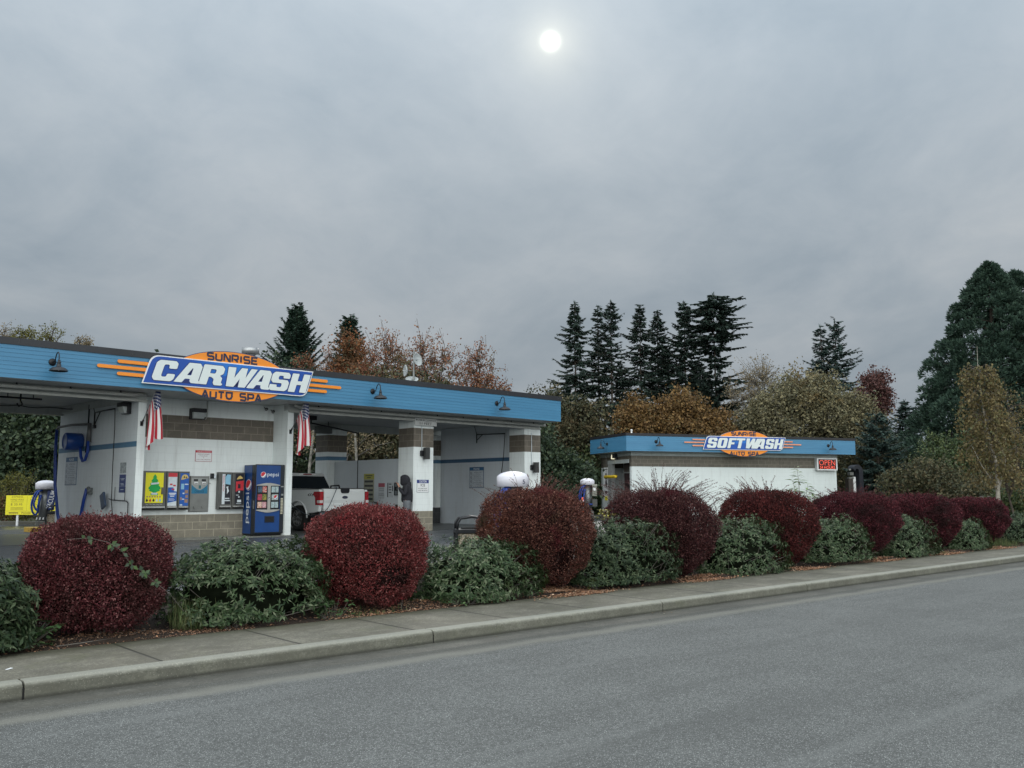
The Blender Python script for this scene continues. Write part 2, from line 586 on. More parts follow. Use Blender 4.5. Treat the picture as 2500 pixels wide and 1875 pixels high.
# heavy racing-style capitals, drawn upright in a 1-high box, then slanted
GLYPH = {
    "C": (1.0, [[(0.12, 0), (0.88, 0), (1.0, 0.12), (1.0, 0.36), (0.64, 0.36), (0.62, 0.20), (0.42, 0.20), (0.38, 0.26), (0.38, 0.74), (0.42, 0.80), (0.62, 0.80), (0.64, 0.62), (1.0, 0.62), (1.0, 0.88), (0.88, 1.0), (0.12, 1.0), (0, 0.86), (0, 0.14)]], 0.06),
    "A": (1.06, [[(0, 0), (0.34, 0), (0.42, 0.20), (0.64, 0.20), (0.64, 0.10), (0.72, 0), (1.06, 0), (1.10, 0.08), (1.0, 0.14), (1.0, 0.84), (0.88, 1.0), (0.40, 1.0)], [(0.46, 0.38), (0.60, 0.74), (0.64, 0.74), (0.64, 0.38)]], 0.035),
    "R": (1.0, [[(0, 0), (0.36, 0), (0.36, 0.40), (0.46, 0.40), (0.62, 0.30), (0.62, 0.12), (0.70, 0), (1.02, 0), (1.08, 0.08), (0.98, 0.14), (0.98, 0.38), (0.84, 0.50), (0.98, 0.60), (0.98, 0.86), (0.84, 1.0), (0, 1.0)], [(0.36, 0.58), (0.36, 0.80), (0.58, 0.80), (0.62, 0.76), (0.62, 0.62), (0.58, 0.58)]], 0.035),
    "W": (1.5, [[(0.16, 0), (0.56, 0), (0.76, 0.44), (0.80, 0), (1.16, 0), (1.56, 1.0), (1.22, 1.0), (1.05, 0.48), (1.02, 1.0), (0.70, 1.0), (0.46, 0.46), (0.40, 1.0), (0.0, 1.0)]], 0.03),
    "S": (0.98, [[(0.10, 0), (0.86, 0), (0.98, 0.13), (0.98, 0.46), (0.86, 0.60), (0.40, 0.60), (0.36, 0.66), (0.36, 0.76), (0.40, 0.81), (0.60, 0.81), (0.62, 0.68), (0.96, 0.68), (0.96, 0.87), (0.84, 1.0), (0.12, 1.0), (0, 0.87), (0, 0.54), (0.12, 0.41), (0.58, 0.41), (0.62, 0.36), (0.62, 0.24), (0.58, 0.19), (0.38, 0.19), (0.36, 0.32), (0, 0.32), (0, 0.12)]], 0.05),
    "H": (0.98, [[(0, 0), (0.36, 0), (0.36, 0.40), (0.62, 0.40), (0.62, 0), (0.98, 0), (0.98, 1.0), (0.62, 1.0), (0.62, 0.60), (0.36, 0.60), (0.36, 1.0), (0, 1.0)]], 0.04),
    "O": (1.0, [[(0.12, 0), (0.88, 0), (1.0, 0.13), (1.0, 0.87), (0.88, 1.0), (0.12, 1.0), (0, 0.87), (0, 0.13)], [(0.38, 0.24), (0.38, 0.76), (0.42, 0.81), (0.58, 0.81), (0.62, 0.76), (0.62, 0.24), (0.58, 0.19), (0.42, 0.19)]], 0.06),
    "F": (0.9, [[(0, 0), (0.36, 0), (0.36, 0.38), (0.74, 0.38), (0.74, 0.58), (0.36, 0.58), (0.36, 0.80), (0.90, 0.80), (0.90, 1.0), (0, 1.0)]], 0.04),
    "T": (0.96, [[(0.30, 0), (0.66, 0), (0.66, 0.80), (0.96, 0.80), (0.96, 1.0), (0, 1.0), (0, 0.80), (0.30, 0.80)]], 0.04),
}


def racing_word(mb, spans, y0, h, slant, ext, c0, mi=0, grow=0.0):
    """spans: (letter, x_left_at_base, width)"""
    for ch, x0, wd in spans:
        gw, loops, r = GLYPH[ch]
        L = []
        for j, lp in enumerate(loops):
            q = rnd_loop(lp, r)
            q = [(x0 + a / gw * wd + slant * b * h, y0 + b * h) for a, b in q]
            if grow:
                ar = sum(q[i][0] * q[(i + 1) % len(q)][1] - q[(i + 1) % len(q)][0] * q[i][1] for i in range(len(q)))
                sg = 1 if ar > 0 else -1
                gq = []
                for i in range(len(q)):
                    a = Vector(q[i - 1]); b_ = Vector(q[(i + 1) % len(q)]); t = b_ - a
                    if t.length < 1e-6: gq.append(q[i]); continue
                    nn = Vector((t.y, -t.x)).normalized() * sg * (grow if j == 0 else -grow)
                    gq.append((q[i][0] + nn.x, q[i][1] + nn.y))
                q = gq
            L.append(q)
        me = fill_loops(L, ext)
        P = [(v.co.x, v.co.y, v.co.z + ext / 2 + c0) for v in me.vertices]
        mb._add(P, [tuple(p.vertices) for p in me.polygons], mi)
        bpy.data.meshes.remove(me)


def stroke_word(mb, txt, x0, x1, yb, h, wt, mi=0, c0=0.0, ext=0.006):
    """wide square-cornered capitals made of one stroke each"""
    S = {
        "S": [[(1, 1), (0.12, 1), (0, 0.88), (0, 0.62), (0.12, 0.5), (0.88, 0.5), (1, 0.38), (1, 0.12), (0.88, 0), (0, 0)]],
        "U": [[(0, 1), (0, 0.15), (0.15, 0), (0.85, 0), (1, 0.15), (1, 1)]],
        "N": [[(0, 0), (0, 1), (0.15, 1), (0.85, 0), (1, 0), (1, 1)]],
        "R": [[(0, 0), (0, 1), (0.88, 1), (1, 0.88), (1, 0.52), (0.88, 0.40), (0.42, 0.40), (1, 0)]],
        "I": [[(0.5, 0), (0.5, 1)]],
        "E": [[(1, 1), (0, 1), (0, 0), (1, 0)], [(0.08, 0.5), (0.9, 0.5)]],
        "A": [[(0, 0), (0.45, 1), (0.55, 1), (1, 0)], [(0.24, 0.30), (0.76, 0.30)]],
        "T": [[(0, 1), (1, 1)], [(0.5, 0.94), (0.5, 0)]],
        "O": [[(0.5, 0), (0.85, 0.12), (1, 0.45), (1, 1), (0, 1), (0, 0.45), (0.15, 0.12), (0.5, 0)]],
        "P": [[(0, 0), (0, 1), (0.88, 1), (1, 0.88), (1, 0.52), (0.88, 0.40), (0.08, 0.40)]],
    }
    wd = {"I": 0.25, " ": 0.7}
    tot = sum(wd.get(c, 1.0) for c in txt) + 0.42 * (len(txt) - 1)
    u = (x1 - x0) / tot
    x = x0
    lay = 0
    for ch in txt:
        cw = wd.get(ch, 1.0) * u
        for st in S.get(ch, []):
            pts = [Vector((x + a * cw, yb + b * h)) for a, b in st]
            Lp = []; Rp = []
            for i, p in enumerate(pts):
                d0 = (p - pts[i - 1]).normalized() if i > 0 else None
                d1 = (pts[i + 1] - p).normalized() if i < len(pts) - 1 else None
                if d0 is None: d0 = d1
                if d1 is None: d1 = d0
                n0 = Vector((-d0.y, d0.x)); n1 = Vector((-d1.y, d1.x))
                nn = (n0 + n1)
                nn = nn.normalized() if nn.length > 1e-6 else n0
                k = wt / 2 / max(0.45, nn.dot(n0))
                Lp.append(p + nn * k); Rp.append(p - nn * k)
            lay += 1
            cc = c0 + ext + (lay % 2) * 0.0012
            for i in range(len(pts) - 1):
                q = [Lp[i], Lp[i + 1], Rp[i + 1], Rp[i]]
                mb._add([(v.x, v.y, cc) for v in q], [(3, 2, 1, 0)], mi)
        x += cw + 0.42 * u

# ================================================================== SETTING
def asphalt(name, base, speck, sheen, streak=True, wet=0.0):
    m, nt, b = new_mat(name)
    q = NB(nt)
    o = q.obj()
    vor = q.n("ShaderNodeTexVoronoi"); vor.feature = "F1"
    q.set(vor.inputs["Vector"], q.scale(o, (1, 1, 1))); vor.inputs["Scale"].default_value = 140
    stone = q.step(vor.outputs["Distance"], 0.55, 0.15)
    vc = q.xyz(vor.outputs["Color"])[0]
    bright = q.math("MULTIPLY", stone, q.step(vc, 0.62, 0.92))
    dark = q.math("MULTIPLY", stone, q.step(vc, 0.30, 0.05))
    fine = q.noise(o, 120, 3, 0.7)
    mid = q.noise(o, 1.1, 6, 0.62)
    lo = tuple(c * 0.86 for c in base); hi = tuple(c * 1.18 for c in base)
    col = q.mix(q.step(mid, 0.32, 0.68), lo, hi)
    col = q.mix(q.step(q.noise(o, 42, 5, 0.8), 0.42, 0.66), col, tuple(c * 0.52 for c in base))
    col = q.mix(q.math("MULTIPLY", dark, speck * 0.8), col, tuple(c * 0.30 for c in base))
    col = q.mix(q.math("MULTIPLY", bright, speck), col, tuple(min(1, c * 5.0) for c in base))
    if streak:
        s1 = q.noise(q.scale(o, (0.09, 1.3, 1)), 1.6, 5, 0.6)
        col = q.mix(q.math("MULTIPLY", q.step(s1, 0.54, 0.70), 0.38), col, tuple(c * 1.55 for c in base))
        s2 = q.noise(q.scale(o, (0.14, 1.8, 1), 0, (4, 9, 0)), 1.2, 6, 0.65)
        col = q.mix(q.math("MULTIPLY", q.step(s2, 0.53, 0.70), 0.42), col, tuple(c * 0.62 for c in base))
        nn = q.xyz(o)[1]
        # sand and grime gathered by the gutter
        edge = q.math("MULTIPLY", q.step(q.math("ADD", nn, q.math("MULTIPLY", q.noise(q.scale(o, (0.5, 1, 1)), 1.5, 6, 0.7), 0.7)), 6.75, 7.15), 0.55)
        col = q.mix(edge, col, (0.070, 0.066, 0.052))
        lb = q.math("MULTIPLY", q.step(q.math("ABSOLUTE", q.math("SUBTRACT", q.math("ADD", nn, q.math("MULTIPLY", q.noise(q.scale(o, (0.8, 2, 1)), 2.0, 6, 0.7), 0.3)), 6.78)), 0.16, 0.03), 0.55)
        col = q.mix(lb, col, (0.24, 0.235, 0.205))
    q.set(b.inputs["Base Color"], col)
    b.inputs["Specular IOR Level"].default_value = 0.22 if not wet else 0.5
    r = q.mix(mid, (sheen, sheen, sheen), (sheen + 0.15,) * 3)
    if wet:
        wmask = q.step(q.noise(o, 0.35, 5, 0.6), 0.42, 0.58)
        r = q.mix(wmask, r, (wet, wet, wet))
    q.set(b.inputs["Roughness"], r)
    h = q.math("ADD", q.math("MULTIPLY", stone, 0.8), fine)
    q.bump(b, h, 0.45, 0.006)
    return m


def concrete(name, base, joints=None, moss=0.4, rough=0.75, edge=False):
    m, nt, b = new_mat(name)
    q = NB(nt)
    o = q.obj()
    mid = q.noise(o, 1.6, 7, 0.65)
    fine = q.noise(o, 42, 4, 0.75)
    stain = q.noise(q.scale(o, (0.5, 1.1, 1)), 1.3, 6, 0.6)
    col = q.mix(q.step(mid, 0.3, 0.7), tuple(c * 0.55 for c in base), tuple(c * 1.30 for c in base))
    col = q.mix(q.step(fine, 0.38, 0.60), q.mix(0.60, col, tuple(c * 0.35 for c in base)), col)
    col = q.mix(q.step(q.noise(o, 75, 2), 0.60, 0.70), col, tuple(min(1, c * 1.7) for c in base))
    col = q.mix(q.math("MULTIPLY", q.step(stain, 0.46, 0.68), 0.70), col, tuple(c * 0.55 for c in base))
    col = q.mix(q.math("MULTIPLY", q.step(q.noise(o, 2.3, 6, 0.7), 0.55, 0.75), moss), col, (base[0] * 0.62, base[1] * 0.72, base[2] * 0.35))
    blot = q.noise(q.scale(o, (0.7, 1.4, 1), 0, (3, 1, 2)), 1.9, 8, 0.72)
    col = q.mix(q.math("MULTIPLY", q.step(blot, 0.45, 0.64), 0.60), col, (base[0] * 0.48, base[1] * 0.47, base[2] * 0.42))
    blot2 = q.noise(q.scale(o, (1, 1, 1), 0, (9, 2, 2)), 7.0, 6, 0.75)
    col = q.mix(q.math("MULTIPLY", q.step(blot2, 0.50, 0.66), 0.35), col, tuple(c * 0.5 for c in base))
    col = q.mix(q.math("MULTIPLY", q.step(blot2, 0.46, 0.34), 0.30), col, tuple(min(1, c * 1.55) for c in base))
    h = q.math("MULTIPLY", fine, 0.6)
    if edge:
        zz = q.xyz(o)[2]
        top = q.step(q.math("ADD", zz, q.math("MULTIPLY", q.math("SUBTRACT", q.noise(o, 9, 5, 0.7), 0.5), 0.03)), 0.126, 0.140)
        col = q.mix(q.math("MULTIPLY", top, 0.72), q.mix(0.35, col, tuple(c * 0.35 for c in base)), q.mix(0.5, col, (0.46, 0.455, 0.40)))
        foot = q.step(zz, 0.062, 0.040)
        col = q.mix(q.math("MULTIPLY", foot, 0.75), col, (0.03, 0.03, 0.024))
    if joints:
        k, n, z = q.xyz(o)
        kk = q.math("ABSOLUTE", q.math("SUBTRACT", q.math("FRACT", q.math("DIVIDE", q.math("SUBTRACT", k, joints[0]), joints[1])), 0.5))
        wob = q.math("MULTIPLY", q.math("SUBTRACT", q.noise(o, 7, 3), 0.5), 0.004)
        g = q.step(q.math("ADD", kk, wob), 0.5 - 0.02 / joints[1], 0.5 - 0.004 / joints[1])
        col = q.mix(q.math("MULTIPLY", g, 1.0), col, (0.012, 0.011, 0.008))
        soft = q.step(kk, 0.5 - 0.08 / joints[1], 0.5)
        col = q.mix(q.math("MULTIPLY", soft, 0.25), col, tuple(c * 0.5 for c in base))
        h = q.math("SUBTRACT", h, q.math("MULTIPLY", g, 4.0))
        # damp moss along the planted edge
        ed = q.step(q.math("ADD", n, q.math("MULTIPLY", q.noise(o, 3.5, 6, 0.7), 0.32)), 8.40, 8.72)
        col = q.mix(q.math("MULTIPLY", ed, 0.7), col, (0.045, 0.048, 0.022))
    q.set(b.inputs["Base Color"], col)
    b.inputs["Roughness"].default_value = rough
    q.bump(b, h, 0.5, 0.004)
    return m


def ground_mat(name, a, bcol, sc=2.0):
    m, nt, b = new_mat(name)
    q = NB(nt)
    o = q.pos()
    col = q.mix(q.step(q.noise(o, sc, 8, 0.7), 0.3, 0.7), a, bcol)
    col = q.mix(q.step(q.noise(o, sc * 30, 4, 0.8), 0.35, 0.7), col, tuple(c * 0.45 for c in a))
    q.set(b.inputs["Base Color"], col)
    b.inputs["Roughness"].default_value = 0.95
    q.bump(b, q.noise(o, sc * 25, 6, 0.8), 0.9, 0.03)
    return m


M_road = asphalt("road_asphalt", (0.136, 0.141, 0.138), 0.8, 0.8)
M_lot = asphalt("yard_asphalt", (0.052, 0.056, 0.062), 0.35, 0.42, streak=False, wet=0.24)
M_side = concrete("sidewalk_concrete", (0.200, 0.187, 0.148), joints=(2.90, 1.237), moss=0.45)
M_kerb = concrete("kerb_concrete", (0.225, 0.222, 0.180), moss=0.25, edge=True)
M_gut = concrete("gutter_concrete", (0.105, 0.102, 0.086), moss=0.2)
M_pad = concrete("pad_concrete", (0.26, 0.26, 0.23), moss=0.1)
M_bay = concrete("bay_floor_concrete", (0.085, 0.088, 0.088), moss=0.0, rough=0.35)
M_soil = ground_mat("bed_soil", (0.045, 0.028, 0.020), (0.085, 0.055, 0.035), 3.0)
M_turf = ground_mat("far_turf", (0.045, 0.055, 0.022), (0.07, 0.07, 0.035), 0.4)


def struct(name, mb, mat, fr=FK, bevel=0.0):
    o = mb.build(name, mat, None, bevel)
    o.rotation_euler = (0, 0, fr)
    o["kind"] = "structure"
    return o


def quad(x0, x1, y0, y1, z):
    mb = MB()
    mb._add([(x0, y0, z), (x1, y0, z), (x1, y1, z), (x0, y1, z)], [(0, 1, 2, 3)])
    return mb


struct("ground", quad(-900, 900, -900, 900, -0.03), M_turf)
struct("road", quad(-60, 260, -14, 6.902, 0.034), M_road)
struct("gutter", quad(-60, 260, 6.86, 7.26, 0.030), M_gut)
sw = MB()
sw.box(-60, 260, 7.405, 8.56, 0.0, 0.15)
struct("sidewalk", sw, M_side)
kb = MB()
ks = [-6.2, -2.0, 1.86, 5.50, 9.05, 12.45, 16.05, 20.0] + [20.0 + 3.65 * i for i in range(1, 50)]
for a, b in zip(ks, ks[1:]):
    prof = [(7.25, 0.0), (7.40, 0.0), (7.40, 0.152), (7.295, 0.154), (7.268, 0.142), (7.255, 0.118)]
    kb.prism(prof, a + 0.007, b - 0.007, "x")
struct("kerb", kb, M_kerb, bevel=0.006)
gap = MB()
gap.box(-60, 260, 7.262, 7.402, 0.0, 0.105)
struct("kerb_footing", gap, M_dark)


def bed_height(k, n):
    t = np.clip((n - 8.56) / 1.9, 0, 1)
    return 0.142 + 0.125 * t + 0.035 * np.sin(k * 2.3 + n * 3) * np.sin(n * 4.1 - k) * (t > 0.05) * (t < 0.95)


bm = MB()
nk, nn_ = 420, 14
K_ = np.linspace(-8, 44, nk); N_ = np.linspace(8.55, 10.46, nn_)
for i in range(nk):
    for j in range(nn_):
        bm.v.append((K_[i], N_[j], float(bed_height(K_[i], N_[j]))))
for i in range(nk - 1):
    for j in range(nn_ - 1):
        a = i * nn_ + j
        bm.f.append((a, a + nn_, a + nn_ + 1, a + 1)); bm.m.append(0); bm.sm.append(True)
        bm.uv.append([(0, 0)] * 4)
struct("planting_bed", bm, M_soil)
struct("terrain", quad(-700, 700, 10.44, 900, 0.262), M_turf)
struct("parking_lot", quad(-45, 37, 10.5, 38.5, 0.276), M_lot)
lk = MB()
lk.box(-45, 37, 10.40, 10.52, 0.2, 0.36)
struct("lot_kerb", lk, M_gut, bevel=0.015)
mb = quad(-3.0, 24.0, 23.25, 29.0, 0.281)
struct("bay_floor", mb, M_bay, FA)
mb = MB()
mb.prism([(9.0, 24.05), (9.0, 23.3), (9.5, 22.85), (13.1, 22.75), (13.75, 23.1), (13.85, 23.5), (13.85, 24.05)], 0.262, 0.285)
struct("concrete_pad", mb, M_pad, FA)

# ================================================================== WASH BUILDING
cw = thing("carwash_building", "long open-bay car wash building with white block piers and a blue lap-sided fascia", "building", (0, 0, 0), FA)


def boards(mb, x0, x1, z0, z1, n, T=None, mi=0):
    """lap siding on a plane: each board tilts out at its foot"""
    mb.T = T
    h = (z1 - z0) / n
    for i in range(n):
        a, b = z0 + i * h, z0 + (i + 1) * h
        P = [(x0, a, 0.004), (x1, a, 0.004), (x1, a, 0.015), (x0, a, 0.015), (x0, b + 0.006, 0.001), (x1, b + 0.006, 0.001), (x1, b, 0.008), (x0, b, 0.008)]
        mb._add(P, [(0, 1, 2, 3), (3, 2, 6, 7), (0, 3, 7, 4), (1, 5, 6, 2), (7, 6, 5, 4)], mi)
    mb.T = None


U0, U1, VF, VB = -4.0, 24.05, 22.2, 30.1
mb = MB()
boards(mb, U0, U1, 4.045, 4.80, 8, front_T(0, VF, 0))
boards(mb, -VB, -VF, 4.045, 4.80, 8, face_T((U1, 0, 0), (0, -1, 0), (1, 0, 0)) if False else face_T((U1, 0, 0), (0, 1, 0), (1, 0, 0)) @ Matrix.Scale(-1, 4, (1, 0, 0)))
boards(mb, U0, U1, 4.045, 4.80, 8, face_T((0, VB, 0), (1, 0, 0), (0, -1, 0)) @ Matrix.Scale(-1, 4, (0, 0, 1)))
mb.build("fascia", M_siding, cw)
mb = MB()
mb.box(U0, U1 - 0.002, VF + 0.003, VB - 0.003, 4.05, 4.90)
mb.build("roof", M_roof, cw)
mb = MB()
for (a, b, c, d) in ((U0, U1 + 0.03, VF - 0.03, VF + 0.12), (U0, U1 + 0.03, VB - 0.12, VB + 0.03), (U1 - 0.12, U1 + 0.03, VF + 0.12, VB - 0.12)):
    mb.box(a, b, c, d, 4.795, 4.955)
for i in range(12):          # seam clips on the metal cap
    u = 0.95 + i * 2.55
    if u < U1:
        for k in range(3):
            mb.lathe([(0.007, 0), (0.005, 0.004)], (u, VF - 0.0305, 4.85 + 0.032 * k), 6, 1)
        mb.box(u + 0.02, u + 0.026, VF - 0.034, VF - 0.03, 4.80, 4.955)
o = mb.build("roof_cap", [M_cap, M_steel], cw)
mb = MB()
mb.box(U0, U1 - 0.01, VF + 0.02, VB - 0.02, 4.038, 4.047)
mb.build("soffit", M_ceil, cw)
for u0, u1 in ((U0, 9.41), (13.52, 24.0)):
    mb = MB(); mb.box(u0, u1, 23.195, 23.45, 3.84, 4.036); mb.build("beam", M_beam, cw, 0.008)
    mb = MB(); mb.box(u0, u1, 28.80, 29.06, 3.79, 4.036); mb.build("beam", M_beam, cw, 0.008)
    mb = MB(); mb.box(u0, u1, 23.13, 23.192, 3.80, 3.86); mb.build("beam_trim", M_pipe, cw, 0.006)
# pipe hung in front of the beam
for p in ([(U0, 22.98, 3.945), (8.75, 22.98, 3.945), (9.0, 22.99, 3.95), (9.12, 23.02, 3.985), (9.3, 23.1, 4.0)],
          [(13.62, 22.98, 4.03), (13.66, 22.98, 3.97), (13.8, 22.98, 3.945), (24.0, 22.98, 3.945), (24.05, 22.98, 3.945)]):
    mb = MB(); mb.tube(p, 0.045, 12)
    mb.build("gutter_pipe", M_pipe, cw)
for u in list(np.arange(3.9, 9, 1.19)) + list(np.arange(14.4, 24, 1.13)):
    mb = MB()
    mb.tube([(u, 22.98, 4.04), (u, 22.98, 3.99)], 0.014, 6)
    mb.lathe([(0.035, 0), (0.012, 0.04)], (u, 22.98, 3.985), 8)
    mb.build("pipe_hanger", M_blackm, cw)


def wall(name, u0, u1, v0, v1, z0, z1, m, lab=None):
    mb = MB(); mb.box(u0, u1, v0, v1, z0, z1)
    o = mb.build(name, m, cw, 0.006)
    if lab: o["label"] = lab
    return o


M_plainblk = block_mat("block_plain", [])
wall("side_wall", 9.21, 9.405, 23.20, 29.06, 0.2, 4.036, block_mat("block_left", [], stripe=(2.66, 2.80, BLUE_S), base=(0.66, 0.70, 0.72)))
mb = MB(); mb.box(9.208, 9.408, 23.185, 23.199, 0.26, 3.84); mb.build("wall_end", M_plainblk, cw)
mb = MB(); mb.box(9.135, 9.207, 23.46, 28.79, 3.83, 4.036); mb.build("ledger", M_beam, cw, 0.006)
wall("side_wall", 13.52, 13.715, 23.20, 29.06, 0.2, 4.036, M_plainblk)
wall("recessed_wall", 9.406, 13.519, 24.0, 24.2, 0.2, 4.036, M_blk, "recessed white block wall with brown block bands")
wall("rear_wall", 9.406, 13.519, 28.86, 29.06, 0.2, 4.036, M_plainblk)
for u in (18.12, 23.2, 4.0):
    wall("pillar", u, u + 0.826, 23.20, 24.0, 0.2, 3.838 if u > 5 else 3.838, M_blk)
    wall("pillar", u, u + 0.826, 28.25, 29.05, 0.2, 3.788, M_blk_rear)
wall("divider_wall", 18.43, 18.63, 24.003, 28.247, 0.2, 2.62, M_smooth, "half-height grey white wall between two bays")
wall("divider_wall", 23.45, 23.65, 24.003, 28.247, 0.2, 4.036, block_mat("panel_striped", [], stripe=(2.66, 2.80, (0.045, 0.11, 0.20)), base=(0.60, 0.64, 0.68)))
wall("divider_wall", 4.3, 4.5, 24.003, 28.247, 0.2, 4.036, M_blk_side)
# roof things
mb = MB()
mb.tube([(0, 0, 0), (0, 0, 0.95)], 0.16, 14); mb.lathe([(0.27, 0.95), (0.27, 1.12), (0.25, 1.12)], (0, 0, 0), 14); mb.lathe([(0.06, 0.9), (0.10, 1.1), (0.25, 1.1)], (0, 0, 0), 14, 1)
o = mb.build("roof_vent", [plain("galvanised", (0.42, 0.43, 0.44), 0.4, 0.7, 0.2), M_dark], None)
o.location = at(FA, 13.75, 26.0, 4.9); tag(o, "round galvanised flue with open top rising behind the orange oval sign", "vent")

# ------------------------------------------------------------------ sign on the long building
def racing_sign(name, label, fr, u, v, z, word, spans, P):
    s = thing(name, label, "sign", at(fr, u, v, z), fr)
    F = face_T((0, 0, 0), (1, 0, 0), (0, -1, 0))
    # oval backing with navy rim
    def oval(a, b, n=72): return [(P["ox"] + a * math.cos(2 * math.pi * i / n), P["oy"] + b * math.sin(2 * math.pi * i / n)) for i in range(n)]
    mb = MB(F); mb.prism(oval(P["oa"], P["ob"]), 0.02, 0.050); mb.build("oval_rim", plain("sign_navy_edge", (0.03, 0.06, 0.16), 0.4), s)
    mb = MB(F); mb.prism(oval(P["oa"] - 0.018, P["ob"] - 0.018), 0.0505, 0.056); mb.build("oval_panel", M_orange, s)
    # slanted banner: white frame, blue face
    def ban(g):
        x0, x1, y0, y1, sl, r = P["x0"], P["x1"], P["y0"], P["y1"], P["sl"], P["r"]
        pts = [(x0 + g * 1.3, y0 + g), (x1 - sl - g, y0 + g), (x1 - g * 1.3, y1 - g), (x0 + sl + g, y1 - g)]
        return rnd_loop(pts, [0.004, r, 0.004, r], 8)
    mb = MB(F); mb.prism(ban(0), 0.0565, 0.088); mb.build("banner_frame", M_white, s, 0.003)
    m, nt, b = new_mat("banner_blue")
    q = NB(nt); o = q.obj(); x, y, zz = q.xyz(o)
    c = q.math("ADD", q.math("MULTIPLY", q.math("POWER", q.math("DIVIDE", q.math("SUBTRACT", x, P["ox"]), 1.6), 2.0), 0.35), q.math("DIVIDE", q.math("SUBTRACT", zz, P["y0"]), P["y1"] - P["y0"]))
    hard = q.step(c, 0.50, 0.515)
    up = q.mix(hard, (0.004, 0.085, 0.42), (0.010, 0.18, 0.62))
    mid = q.step(q.math("ABSOLUTE", q.math("SUBTRACT", x, P["ox"])), 1.3, 0.3)
    col = q.mix(q.math("MULTIPLY", mid, 0.8), (0.003, 0.065, 0.36), up)
    q.set(b.inputs["Base Color"], col); b.inputs["Roughness"].default_value = 0.35
    mb = MB(F); mb.prism(ban(0.026), 0.0885, 0.094); mb.build("banner_face", m, s)
    mb = MB(F)
    racing_word(mb, spans, P["ly"], P["lh"], 0.30, 0.004, 0.0945, grow=0.016)
    mb.build("letter_outline", plain("letter_edge_blue", (0.004, 0.018, 0.13), 0.4), s)  # printed dark blue outline all round the white letters
    mb = MB(F)
    racing_word(mb, spans, P["ly"], P["lh"], 0.30, 0.012, 0.0990)
    mb.build("lettering", plain("letter_white", (0.70, 0.76, 0.76), 0.4, var=0.02), s)
    mb = MB(F)
    a0, a1, yb, hh, wt = P["sun"]; stroke_word(mb, "SUNRISE", a0, a1, yb, hh, wt * 1.2, c0=0.0565)
    mb.build("lettering", M_navy, s)
    mb = MB(F)
    a0, a1, yb, hh, wt = P["spa"]; stroke_word(mb, "AUTO SPA", a0, a1, yb, hh, wt * 1.2, c0=0.0565)
    mb.build("lettering", M_navy, s)
    for (xa, xb, yy, th, side) in P["bars"]:
        n = 8; r = th / 2
        if side < 0: pts = [(xb, yy - r), (xb, yy + r)] + [(xa + r + r * math.cos(math.pi / 2 + math.pi * i / n), yy + r * math.sin(math.pi / 2 + math.pi * i / n)) for i in range(n + 1)]
        else: pts = [(xa, yy + r), (xa, yy - r)] + [(xb - r + r * math.cos(-math.pi / 2 + math.pi * i / n), yy + r * math.sin(-math.pi / 2 + math.pi * i / n)) for i in range(n + 1)]
        mb = MB(F); mb.prism(pts, 0.028, 0.048); mb.build("speed_bar", P["barm"], s, 0.003)
    mb = MB(F)
    for xx in (P["x0"] + 0.6, P["ox"], P["x1"] - 0.6): mb.box(xx - 0.03, xx + 0.03, P["y0"] + 0.1, P["y1"] - 0.1, -0.02, 0.056)
    mb.build("bracket", M_steel2, s)
    return s


racing_sign("carwash_sign", "large orange oval and blue banner sign lettered CARWASH on the long building", FA, 11.23, VF - 0.02, 4.53, "CARWASH",
            [("C", 9.03 - 11.23, 0.55), ("A", 9.60 - 11.23, 0.66), ("R", 10.25 - 11.23, 0.60), ("W", 10.92 - 11.23, 0.80), ("A", 11.58 - 11.23, 0.66), ("S", 12.23 - 11.23, 0.56), ("H", 12.83 - 11.23, 0.56)],
            dict(ox=0, oy=0, oa=1.66, ob=0.665, x0=-2.41, x1=2.41, y0=-0.37, y1=0.36, sl=0.22, r=0.20, ly=-0.27, lh=0.52,
                 sun=(-0.73, 0.68, 0.40, 0.17, 0.042), spa=(-0.84, 0.82, -0.60, 0.17, 0.042), barm=M_orange,
                 bars=[(-3.0, -2.25, 0.12, 0.085, -1), (-3.47, -2.3, -0.03, 0.085, -1), (-3.0, -2.35, -0.18, 0.085, -1),
                       (2.3, 2.92, 0.13, 0.085, 1), (2.25, 3.38, -0.02, 0.085, 1), (2.2, 2.9, -0.17, 0.085, 1)]))

